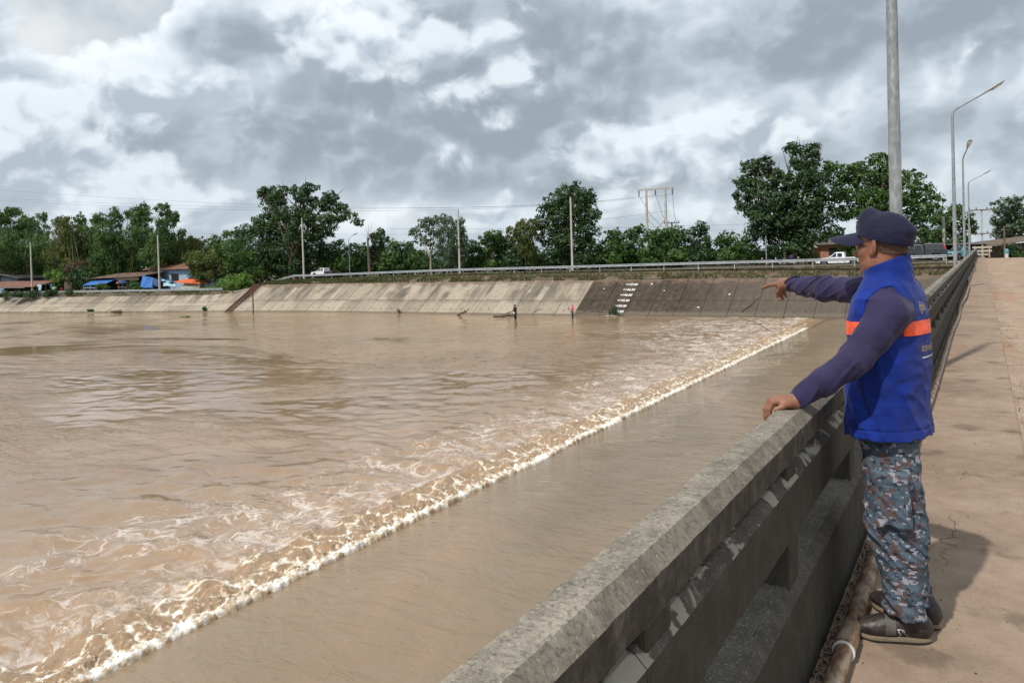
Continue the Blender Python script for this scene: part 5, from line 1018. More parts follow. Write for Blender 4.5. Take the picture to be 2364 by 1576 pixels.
# shop shack
Y0 = 90.0; x0, x1 = lp(220, 640, Y0).x, lp(330, 640, Y0).x; t = thing('market_shack', 'open-fronted shack with sagging brown roof sheets above a blue awning', 'shack', ((x0 + x1) / 2, Y0, ZL)); w = (x1 - x0) / 2; hz = lp(280, 640, Y0).z - ZL
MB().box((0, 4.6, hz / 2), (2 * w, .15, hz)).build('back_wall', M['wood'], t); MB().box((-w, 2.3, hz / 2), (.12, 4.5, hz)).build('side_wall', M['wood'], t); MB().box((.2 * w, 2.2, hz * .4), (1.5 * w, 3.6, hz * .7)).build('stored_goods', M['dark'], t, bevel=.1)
for q in (-1, -.5, 0, .5, 1): MB().box((q * (w - .1), 0, hz / 2), (.13, .13, hz)).build('post', M['wood'], t)
sheet_roof(t, (-w - .6, -1.2, hz - .15), (w + .4, -1.2, hz + .10), (w, 5, hz + 1.0), (-w, 5, hz + .75), 'roof2', sheets=10); MB().box((.35 * w, -.25, hz - .32), (w * 1.05, .06, .55)).build('fascia', M['plank'], t)
rf = MB().slab((-w - .1, -2.6, hz - 1.45), (-.1 * w, -2.6, hz - 1.35), (-.02 * w, -.3, hz - .35), (-w + .4, -.3, hz - .45), .05).build('awning', M['tarp'], t)
for k in range(7): q = k / 6; MB().slab(Vector((-w - .1, -2.6, hz - 1.40)).lerp(Vector((-.1 * w, -2.6, hz - 1.30)), q) - Vector((.03, 0, 0)), Vector((-w - .1, -2.6, hz - 1.40)).lerp(Vector((-.1 * w, -2.6, hz - 1.30)), q) + Vector((.03, 0, 0)), Vector((-w + .4, -.3, hz - .40)).lerp(Vector((-.02 * w, -.3, hz - .30)), q) + Vector((.03, 0, 0)), Vector((-w + .4, -.3, hz - .40)).lerp(Vector((-.02 * w, -.3, hz - .30)), q) - Vector((.03, 0, 0)), .03).build('awning_rib', M['blue'], rf)
for q in (0, .33, .66, 1): MB().box((-w + .05 + q * (w * .85), -2.5, (hz - 1.4) / 2), (.1, .1, hz - 1.4)).build('awning_post', M['bluewall'], t)
MB().box((-.55 * w, -2.4, .75), (w * .8, .5, .1)).build('counter', M['bluewall'], t)
# umbrella
p = lp(282, 652, 87.5); t = thing('market_umbrella', 'pink and navy market umbrella in front of the shack', 'umbrella', (p.x, 87.5, ZL - .05)); R_ = 1.15; z1 = p.z - ZL + .55
for k in range(8):
    a0, a1 = 2 * math.pi * k / 8, 2 * math.pi * (k + 1) / 8; MB().add([(0, 0, z1), (R_ * .6 * math.cos(a0), R_ * .6 * math.sin(a0), z1 - .22), (R_ * math.cos(a0), R_ * math.sin(a0), z1 - .62), (R_ * math.cos(a1), R_ * math.sin(a1), z1 - .62), (R_ * .6 * math.cos(a1), R_ * .6 * math.sin(a1), z1 - .22)], [(0, 1, 2, 3, 4)]).build('canopy_panel', M['pink' if k in (4, 5, 3) else ('whitep' if k == 2 else 'tarpd')], t)
MB().tube([(0, 0, 0), (0, 0, z1)], .03, 6).build('pole', M['whitep'], t)
p = lp(285, 668, 87.8); t = thing('market_stall', 'wooden stall table with goods under the umbrella', 'stall', (p.x, 87.9, ZL)); MB().box((0, 0, .8), (2.6, .9, .08)).build('table_top', M['plank'], t)
for sx in (-1, 1):
    for sy in (-1, 1): MB().box((sx * 1.2, sy * .38, .4), (.08, .08, .8)).build('leg', M['wood'], t)
# tarpaulins
def tarp(name, label, pts, Y, mat, sagv=.3):
    q = [lp(*p_, Y + d) for p_, d in pts]; c = sum(q, Vector()) / 4; t = thing(name, label, 'tarpaulin', (c.x, c.y, ZL)); mb = MB(); n = 8; P = []
    for i in range(n + 1):
        for j in range(n + 1):
            a, b = i / n, j / n; w_ = q[0].lerp(q[1], a).lerp(q[3].lerp(q[2], a), b); w_ = w_ - Vector((0, 0, sagv * math.sin(math.pi * a) * math.sin(math.pi * b))) + Vector((0, .15 * math.sin(9 * a + 4 * b), .06 * math.sin(13 * a + 5 * b))); P.append(w_ - Vector(t.location))
    mb.add(P, [(i * (n + 1) + j, (i + 1) * (n + 1) + j, (i + 1) * (n + 1) + j + 1, i * (n + 1) + j + 1) for i in range(n) for j in range(n)]).build('sheet', M[mat], t, True)
    for k in (0, 1): MB().tube([q[k] - Vector(t.location), Vector((q[k].x, q[k].y, ZL - .1)) - Vector(t.location)], .04, 5).build('prop', M['wood'], t)
tarp('tarpaulin', 'bright blue tarpaulin hung between shack and house', [((328, 636), 0), ((354, 641), 0), ((352, 664), -.5), ((322, 664), -.5)], 88.6, 'tarp', .1); tarp('tarpaulin', 'dark navy tarpaulin sloping down to the concrete pole', [((330, 632), 1), ((372, 648), 1), ((372, 664), 0), ((342, 655), 0)], 90.5, 'tarpd'); tarp('tarpaulin', 'pale blue tarpaulin sagging in front of the blue house', [((372, 645), 1.5), ((402, 652), 1.5), ((408, 660), .5), ((378, 660), .5)], 91, 'cyan'); tarp('tarpaulin', 'navy tarpaulin strip tied below the blue house window', [((368, 641), 1), ((404, 648), 1), ((404, 652), 0), ((370, 650), 0)], 92, 'tarpd', .2)
# orange awning stall
Y0 = 91.5; x0, x1 = lp(414, 650, Y0).x, lp(468, 650, Y0).x; t = thing('orange_stall', 'low white stall under a bright orange awning', 'stall', ((x0 + x1) / 2, Y0, ZL)); w = (x1 - x0) / 2; hz = lp(440, 650, Y0).z - ZL
MB().slab((-w - .3, -1.0, hz - .05), (w + .3, -1.0, hz - .45), (w + .3, 1.6, hz + .15), (-w - .3, 1.6, hz + .45), .06).build('awning', M['orange'], t); MB().box((0, 1.0, hz * .42), (2 * w, .12, hz * .84)).build('back_wall', M['cream'], t); MB().box((.05 * w, -.2, .45), (w * 1.5, .6, .9)).build('counter', M['cream'], t)
for sx in (-1, 1): MB().box((sx * w, -.8, hz * .45), (.1, .1, hz * .9)).build('post', M['whitep'], t)
# left sheds
Y0 = 86.8; x0, x1 = lp(-40, 660, Y0).x, lp(88, 660, Y0).x; t = thing('rusty_shed', 'low open shed with rusty red corrugated roof at the left edge', 'shed', ((x0 + x1) / 2, Y0, ZL - .2)); w = (x1 - x0) / 2; hz = lp(40, 660, Y0).z - ZL + .2
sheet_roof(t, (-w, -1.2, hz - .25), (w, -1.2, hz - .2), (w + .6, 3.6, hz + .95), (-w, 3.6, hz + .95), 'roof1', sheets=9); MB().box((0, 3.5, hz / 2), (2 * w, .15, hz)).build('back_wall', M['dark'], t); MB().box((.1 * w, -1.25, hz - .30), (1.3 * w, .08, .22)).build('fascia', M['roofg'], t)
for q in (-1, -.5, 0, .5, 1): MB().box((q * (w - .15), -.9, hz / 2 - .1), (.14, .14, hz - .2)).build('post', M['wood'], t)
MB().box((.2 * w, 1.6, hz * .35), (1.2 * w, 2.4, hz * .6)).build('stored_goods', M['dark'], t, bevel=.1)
Y0 = 96; x0, x1 = lp(-80, 640, Y0).x, lp(42, 640, Y0).x; t = thing('blue_barn', 'dark blue tin barn with sloping grey roof at the far left', 'barn', ((x0 + x1) / 2, Y0, ZL)); w = (x1 - x0) / 2; hl = lp(0, 627, Y0).z - ZL; hr_ = lp(42, 642, Y0).z - ZL
MB().prism([(-w, 0), (w, 0), (w, hr_ - .1), (-w * .2, hl), (-w, hl + .3)], 0, 7).build('wall', M['tin'], t); MB().slab((-w * .2 - 2, -.6, hl + .5), (w + .6, -.6, hr_ - .05), (w + .6, 7.6, hr_ - .05), (-w * .2 - 2, 7.6, hl + .5), .1).build('roof', M['roofg'], t)
p = lp(158, 636, 97); t = thing('red_roof_hut', 'small hut with dull dark red roof half hidden by trees', 'hut', (p.x, 97, ZL)); hz = p.z - ZL; sheet_roof(t, (-2.4, -1.2, hz - .8), (2.4, -1.2, hz - .7), (2.2, 2.5, hz + .5), (-2.2, 2.5, hz + .5), 'roof1', sheets=5); MB().box((0, 1, (hz - .9) / 2), (4.2, 3.2, hz - .9)).build('wall', M['wood'], t)
p = lp(118, 647, 91); t = thing('lean_to', 'low lean-to with straw-coloured roof edge behind the laundry', 'shelter', (p.x, 91, ZL)); hz = p.z - ZL; MB().slab((-2.2, -.8, hz - .1), (2.2, -.8, hz + .05), (2.2, 2, hz + .3), (-2.2, 2, hz + .2), .1).build('roof', M['roof2'], t); MB().box((0, 1.6, hz / 2), (4.2, .1, hz)).build('back_wall', M['dark'], t)
for sx in (-2, 2): MB().box((sx, -.6, hz / 2), (.1, .1, hz)).build('post', M['wood'], t)
# laundry and odds and ends on the left bank
p = lp(92, 662, 84.6); t = thing('laundry', 'pale cyan garment drying on a line beside the rusty shed', 'laundry', (p.x, 84.6, -2.95)); hz = p.z + 2.95
MB().slab((-.55, 0, hz - .75), (.45, .05, hz - .7), (.35, 0, hz + .55), (-.4, 0, hz + .55), .06).build('garment', M['cyan'], t, bevel=.02); MB().slab((-.95, 0, hz + .05), (-.45, 0, hz + .0), (-.4, 0, hz + .55), (-.8, 0, hz + .55), .05).build('sleeve', M['cyan'], t); MB().slab((.35, 0, hz + .0), (.8, 0, hz - .2), (.65, 0, hz + .4), (.35, 0, hz + .5), .05).build('sleeve', M['cyan'], t)
MB().tube([(-1.4, .03, hz + .6), (2.2, .03, hz + .45)], .02, 5).build('line', M['wire'], t)
for x in (-1.4, 2.2): MB().tube([(x, .03, 0), (x, .03, hz + .6)], .04, 6).build('prop', M['wood'], t)
def pot(name, label, cat, u, v, Y, mat, r_, h): p = lp(u, v, Y); o = MB().lathe([(r_ * .75, 0), (r_ * .95, h * .3), (r_, h * .8), (r_ * 1.05, h * .95), (r_ * .9, h)], n=12).build(name, M[mat], None, True, loc=(p.x, p.y, p.z - h / 2)); tag(o, label, cat)
pot('plastic_tub', 'white plastic tub beside the blue-topped post', 'tub', 126, 666, 83.6, 'whitep', .38, .6); pot('plastic_bucket', 'white bucket under the rail below the tarpaulin', 'bucket', 327, 672, 84.2, 'whitep', .3, .55); pot('plastic_basin', 'red basin on the bank beside the white tub', 'basin', 143, 668, 83.2, 'red', .32, .5); pot('plastic_can', 'blue can standing on a short stick left of the white tub', 'can', 119, 660, 83.8, 'blue', .25, .5); pot('rubbish_sack', 'pale grey rubbish sack on the bank slope below the crest shrubs', 'sack', 163, 687, 77.6, 'whitep', .33, .45); pot('plastic_tub', 'pale blue tub at the far left edge under the shed', 'tub', 3, 671, 79.5, 'cyan', .5, .9)
p = lp(12, 676, 78); t = thing('white_barrier', 'low white board barrier at the far left edge of the bank', 'barrier', (p.x, 78, -3.2)); MB().box((0, 0, .55), (3.2, .08, .45)).build('board', M['whitep'], t)
for sx in (-1.4, 1.4): MB().box((sx, .1, .3), (.08, .08, .7)).build('post', M['wood'], t)
p = lp(273, 640, 82.6); pole(272, 612, 83.0, 'thin dark timber pole in front of the market umbrella', .06, .05, name='timber_pole', mat='wood', cat='pole', zb=-3.1)
# brown stairs down the bank
t = thing('bank_stairs', 'rust-brown stairs running down the bank to the water', 'stairs', slope_pt(-103.6, .2)); o = Vector(t.location); n = 22
sa, sb = slope_pt(-103.6, .10), slope_pt(-103.6, 1.0)
for sx in (-.62, .62): MB().tube([sa + Vector((sx, 0, .16)) - o, sb + Vector((sx, 0, .20)) - o], .07, 6).build('stringer', M['steel_rust'], t)
for k in range(n): q = sa.lerp(sb, (k + .5) / n) - o; MB().box(q + Vector((0, -.05, .24)), (1.3, .22, .09)).build('tread', M['steel_rust'], t)
for k in range(0): pass
pb = on_z(585, 725, -6.0); o = MB().tube([(0, 0, -.6), (0, 0, 4.15)], .10, 8).build('river_post', M['steel_rust'], None, True, loc=(pb[0], pb[1], -5.8)); tag(o, 'tall rusty post standing in the water beside the stairs', 'post')
# boat, logs, branches
p = on_z(264, 720, WZ); t = thing('wooden_boat', 'long narrow dark wooden boat moored at the left bank', 'boat', (p[0], p[1] - .2, WZ)); P = []; n = 12
for i in range(n + 1):
    q = i / n * 2 - 1; w = .55 * max(.06, 1 - abs(q) ** 3.2); up_ = .28 * abs(q) ** 3; P += [(q * 4.2, -w, .28 + up_), (q * 4.2, -w * .6, -.05 + up_), (q * 4.2, w * .6, -.05 + up_), (q * 4.2, w, .28 + up_), (q * 4.2, w * .88, .27 + up_), (q * 4.2, w * .5, .05 + up_), (q * 4.2, -w * .5, .05 + up_), (q * 4.2, -w * .88, .27 + up_)]
MB().add(P, [(8 * i + j, 8 * i + (j + 1) % 8, 8 * i + 8 + (j + 1) % 8, 8 * i + 8 + j) for i in range(n) for j in range(8)] + [tuple(range(8)), tuple(range(8 * n, 8 * n + 8))]).build('hull', M['wood'], t)
for x in (-2, 0, 2): MB().box((x, 0, .22), (.22, .95, .04)).build('thwart', M['wood'], t)
t.rotation_euler = (0, 0, R(-14))
def log(label, pix, z0, rad, mat='wood', lift=()):
    pts = [Vector(on_z(u, v, WZ + dz)) for (u, v), dz in pix]; c = pts[0]; t = thing('driftwood', label, 'driftwood', c); k = len(pts); q = []
    for a, b in zip(pts[:-1], pts[1:]): q += [a - c, a.lerp(b, .5) - c + Vector((0, 0, .03))]
    q.append(pts[-1] - c); MB().tube(q, [rad * (1 - .5 * i / len(q)) for i in range(len(q))], 7).build('stem', M[mat], t, True); r_ = random.Random(int(pix[0][0][0])); mb = MB()
    for _ in range(4): i = r_.randrange(1, len(q)); mb.tube([q[i], q[i] + Vector((r_.uniform(-.6, .6), r_.uniform(-.3, .1), r_.uniform(.1, .5)))], [rad * .4, rad * .1], 5)
    mb.build('branches', M[mat], t, True)
log('short dark log resting on the waterline below the pale panels', [((1057, 727), .05), ((1076, 719), .7)], 0, .16); log('long thin branch lying at the water left of the dark-clad fisher', [((1142, 729), .05), ((1165, 727), .12), ((1186, 716), .9)], 0, .08); log('heap of flood twigs at the water left of the dark-clad fisher', [((1140, 729), .1), ((1160, 730), .12), ((1185, 728), .1)], 0, .16); log('small forked branch on the slope right of the dark-clad fisher', [((1232, 721), .45), ((1248, 713), 1.2)], 0, .06); log('long bent branch at the water right of the pink-clad fisher', [((1330, 722), .5), ((1365, 720), .7), ((1400, 722), .5)], 0, .09); log('pale plank floating beside the reed tuft', [((1390, 731), .05), ((1421, 730), .05)], 0, .09, 'plank'); log('small flood debris clump at the waterline near the bank centre', [((914, 718), .1), ((922, 717), .4)], 0, .2)
log('thick dark branch lying down the slope under the pointing hand', [((1714, 718), 1.0), ((1735, 704), 2.0), ((1750, 688), 3.2)], 0, .13); log('thin board lying on the left bank slope', [((118, 697), 1.3), ((145, 681), 2.6)], 0, .10); log('short plank on the left bank near the stairs', [((432, 708), .7), ((447, 700), 1.3)], 0, .12, 'plank')
# litter scraps on the slopes
r_ = random.Random(9)
for i, (x, f_) in enumerate([(-12, .55), (-20, .8), (-25, .62), (-28, .35), (-33, .7), (-35, .85), (-41, .75), (-118, .6), (-124, .8), (-129, .45), (-134, .7), (-140, .75), (-146, .3), (-151, .6)]):
    p = slope_pt(x, f_, .03); o = MB().box((0, 0, .04), (r_.uniform(.15, .35), r_.uniform(.1, .22), r_.uniform(.05, .12)), r_.uniform(0, 3)).build('litter_scrap', M['whitep'], None, bevel=.02, loc=p); o.rotation_euler = (R(32), 0, 0); tag(o, ('%s pale litter scrap from the right on the dark concrete slope' % ORD[i]) if i < 7 else ('%s pale litter scrap from the right on the left bank slope' % ORD[i - 7]), 'litter', 'litter scraps on the slope')

# right end of the bridge -------------------------------------------------
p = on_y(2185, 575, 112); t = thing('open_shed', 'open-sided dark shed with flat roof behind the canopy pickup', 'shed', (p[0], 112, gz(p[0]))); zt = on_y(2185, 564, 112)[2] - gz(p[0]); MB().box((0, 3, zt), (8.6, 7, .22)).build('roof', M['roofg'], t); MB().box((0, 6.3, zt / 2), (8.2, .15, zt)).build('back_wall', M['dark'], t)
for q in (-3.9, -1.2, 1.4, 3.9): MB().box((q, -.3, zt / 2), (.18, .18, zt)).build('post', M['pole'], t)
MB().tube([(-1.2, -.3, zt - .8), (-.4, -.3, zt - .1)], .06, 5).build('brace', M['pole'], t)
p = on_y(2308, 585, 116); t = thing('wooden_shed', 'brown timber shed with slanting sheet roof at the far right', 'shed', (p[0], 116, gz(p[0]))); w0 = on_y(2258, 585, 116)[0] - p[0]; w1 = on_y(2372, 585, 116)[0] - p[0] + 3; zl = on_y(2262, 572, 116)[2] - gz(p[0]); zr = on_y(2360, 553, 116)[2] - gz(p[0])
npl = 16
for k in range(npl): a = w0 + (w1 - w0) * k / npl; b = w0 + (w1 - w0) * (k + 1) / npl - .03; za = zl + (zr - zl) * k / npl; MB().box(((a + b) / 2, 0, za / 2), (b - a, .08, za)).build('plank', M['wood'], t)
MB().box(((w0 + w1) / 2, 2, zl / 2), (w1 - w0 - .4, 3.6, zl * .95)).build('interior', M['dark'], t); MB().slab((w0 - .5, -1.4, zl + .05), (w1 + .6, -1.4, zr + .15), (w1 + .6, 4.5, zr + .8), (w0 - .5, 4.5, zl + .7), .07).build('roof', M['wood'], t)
p = on_y(2272, 582, 101.5); t = thing('plank_barrier', 'pale plank barrier closing the far end of the walkway', 'barrier', (p[0] - .4, 101.5, -.05))
for z in (.35, .75, 1.15): MB().box((.2, 0, z), (1.9 if z > .5 else 1.2, .06, .22)).build('board', M['plank'], t)
for sx in (-.5, .9): MB().box((sx, .06, .65), (.12, .12, 1.3)).build('post', M['plank'], t)
p = on_y(2324, 592, 103.2); t = thing('litter_bin', 'small green and white bin beside the timber pole', 'bin', (p[0], 103.2, -.3)); MB().lathe([(.17, 0), (.19, .6)], n=12).build('drum', M['whitep'], t, True); MB().lathe([(.20, .6), (.21, 1.0), (.12, 1.15)], n=12).build('lid', M['teal'], t, True)
p = on_y(1905, 575, 122); t = thing('tiled_house', 'terracotta house with gabled roof glimpsed behind the white pickup', 'house', (p[0], 122, gz(p[0]))); z1 = on_y(1905, 556, 122)[2] - gz(p[0])
MB().box((0, 3, z1 * .42), (10, 6, z1 * .84)).build('wall', M['brickw'], t); P = [(-5.6, z1 * .82), (5.6, z1 * .82), (3.6, z1 * 1.18), (-2.4, z1 * 1.18)]; MB().prism(P, -.8, 7).build('roof', M['roofg'], t); MB().prism([(-5.2, z1 * .72), (-1.4, z1 * .72), (-3.3, z1 * 1.0)], -1.6, 0).build('gable', M['cream'], t); MB().slab((-5.7, -1.9, z1 * .68), (-3.3, -1.9, z1 * 1.05), (-3.3, 1, z1 * 1.05), (-5.7, 1, z1 * .68), .1).build('gable_roof', M['cream'], t); MB().slab((-3.3, -1.9, z1 * 1.05), (-.9, -1.9, z1 * .68), (-.9, 1, z1 * .68), (-3.3, 1, z1 * 1.05), .1).build('gable_roof', M['cream'], t)
for q in (1.0, 3.2): MB().box((q, -.05, z1 * .45), (1.0, .1, 1.2)).build('window', M['glass'], t)
p = on_y(2230, 585, 103.8)
# ------------------------------------------------------------------ people: smooth-blended implicit bodies meshed as one surface
def cone(a, b, ra, rb):
    a, b = np.asarray(a, np.float32), np.asarray(b, np.float32); ab = b - a; L2 = float(ab @ ab) + 1e-9
    def fn(P):
        t = np.clip(((P - a) @ ab) / L2, 0, 1); return np.linalg.norm(P - a - t[..., None] * ab, axis=-1) - (ra + (rb - ra) * t)
    return fn, (a + b) / 2, float(math.sqrt(L2)) / 2 + max(ra, rb)
def ell(c, rad, A=None):
    c, rad = np.asarray(c, np.float32), np.asarray(rad, np.float32); A = None if A is None else np.asarray(A, np.float32)
    def fn(P):
        q = P - c
        if A is not None: q = q @ A
        k0 = np.linalg.norm(q / rad, axis=-1); k1 = np.linalg.norm(q / (rad * rad), axis=-1) + 1e-9; return k0 * (k0 - 1) / k1
    return fn, c, float(max(rad))
def smin(a, b, k):
    if k <= 0: return np.minimum(a, b)
    h = np.maximum(k - np.abs(a - b), 0) / k; return np.minimum(a, b) - h * h * k * .25
def smax(a, b, k): return -smin(-a, -b, k)
class Field:
    def __init__(s): s.items = []; s.post = None
    def add(s, prim, k=.012, op='u'): s.items.append((*prim, k, op)); return s
    def eval(s, P, cen, rad):
        """P (B,n,3) blocks, cen (B,3) block centres, rad block half-diagonal"""
        d = np.full(P.shape[:2], .2, np.float32)
        for fn, c, r_, k, op in s.items:
            if c is None: sel = slice(None)
            else:
                sel = np.nonzero(np.linalg.norm(cen - c, axis=1) < r_ + rad + .045)[0]
                if not len(sel): continue
            v = fn(P[sel])
            d[sel] = smin(d[sel], v, k) if op == 'u' else (smax(d[sel], -v, k) if op == 's' else smax(d[sel], v, k))
        return d if s.post is None else d + s.post(P)
def implicit(name, F, lo, hi, h, smooth=True):
    lo = np.asarray(lo, float); hi = np.asarray(hi, float); B = 8; Hc = B * h; n = np.ceil((hi - lo) / Hc).astype(int)
    I = np.stack(np.meshgrid(*[np.arange(k) for k in n], indexing='ij'), -1).reshape(-1, 3); cen = (lo + (I + .5) * Hc).astype(np.float32); rad = Hc * .87
    d = np.concatenate([F.eval(cen[i:i + 20000, None, :], cen[i:i + 20000], rad) for i in range(0, len(cen), 20000)])[:, 0]
    keep = np.abs(d) < rad + .012; I = I[keep]; cen = cen[keep]
    g = np.stack(np.meshgrid(*[np.arange(B + 1)] * 3, indexing='ij'), -1).reshape(-1, 3); verts = []; keys = []; edges = [[], [], []]; big = 1 << 20
    def key(a): return (a[..., 0].astype(np.int64) * big + a[..., 1]) * big + a[..., 2]
    for s in range(0, len(I), 1500):
        Ib = I[s:s + 1500]; G = Ib[:, None, :] * B + g[None]; P = (lo + G * h).astype(np.float32); D = F.eval(P, cen[s:s + 1500], rad).reshape(-1, B + 1, B + 1, B + 1); Gr = G.reshape(-1, B + 1, B + 1, B + 1, 3)
        cs = [D[:, a:B + a, b:B + b, c:B + c] for a in (0, 1) for b in (0, 1) for c in (0, 1)]; neg = sum((c < 0).astype(np.int8) for c in cs); act = np.nonzero((neg > 0) & (neg < 8))
        if not len(act[0]): continue
        C = np.stack([c[act] for c in cs], -1); base = Gr[:, :B, :B, :B][act]; acc = np.zeros((len(C), 3)); cnt = np.zeros(len(C)); cor = np.array([(a, b, c) for a in (0, 1) for b in (0, 1) for c in (0, 1)])
        for i in range(8):
            for j in range(i + 1, 8):
                if np.abs(cor[i] - cor[j]).sum() != 1: continue
                x = (C[:, i] < 0) != (C[:, j] < 0); t = np.where(x, C[:, i] / np.where(x, C[:, i] - C[:, j], 1), 0); acc += np.where(x[:, None], cor[i] + t[:, None] * (cor[j] - cor[i]), 0); cnt += x
        verts.append(lo + (base + acc / cnt[:, None]) * h); keys.append(key(base))
        for ax in range(3):
            e = np.eye(3, dtype=int)[ax]; j = int(4 >> ax); x = (C[:, 0] < 0) != (C[:, j] < 0); edges[ax].append((base[x], C[x, 0] < 0))
    V = np.concatenate(verts); K = np.concatenate(keys); K, idx = np.unique(K, return_index=True); V = V[idx]; quads = []
    for ax in range(3):
        b = np.concatenate([e[0] for e in edges[ax]]); ng = np.concatenate([e[1] for e in edges[ax]]); o1 = np.eye(3, dtype=int)[(ax + 1) % 3]; o2 = np.eye(3, dtype=int)[(ax + 2) % 3]
        ids = []; ok = np.ones(len(b), bool)
        for off in (-o1 - o2, -o2, 0 * o1, -o1):
            kk = key(b + off); p = np.clip(np.searchsorted(K, kk), 0, len(K) - 1); ok &= K[p] == kk; ids.append(p)
        Q = np.stack(ids, 1); Q = np.where(ng[:, None], Q, Q[:, ::-1])[ok]; quads.append(Q)
    return np_mesh(name, V, np.concatenate(quads), smooth)
def loft(zs, cen, ab, ang, kpow=2.0):
    """elliptic sections stacked in z: cen (x,y), ab (half depth, half width), ang = facing frame angle"""
    zs = np.asarray(zs, np.float32); cen = np.asarray(cen, np.float32); ab = np.asarray(ab, np.float32); c, s = math.cos(ang), math.sin(ang)
    def fn(P):
        z = P[..., 2]; cx = np.interp(z, zs, cen[:, 0]); cy = np.interp(z, zs, cen[:, 1]); a = np.interp(z, zs, ab[:, 0]); b = np.interp(z, zs, ab[:, 1])
        dx, dy = P[..., 0] - cx, P[..., 1] - cy; f = dx * -c + dy * s; r = dx * s + dy * c
        k0 = (np.abs(f / a) ** kpow + np.abs(r / b) ** kpow) ** (1 / kpow); d = (k0 - 1) * np.minimum(a, b); return np.maximum(d, np.maximum(zs[0] - z, z - zs[-1])).astype(np.float32)
    return fn, None, 0

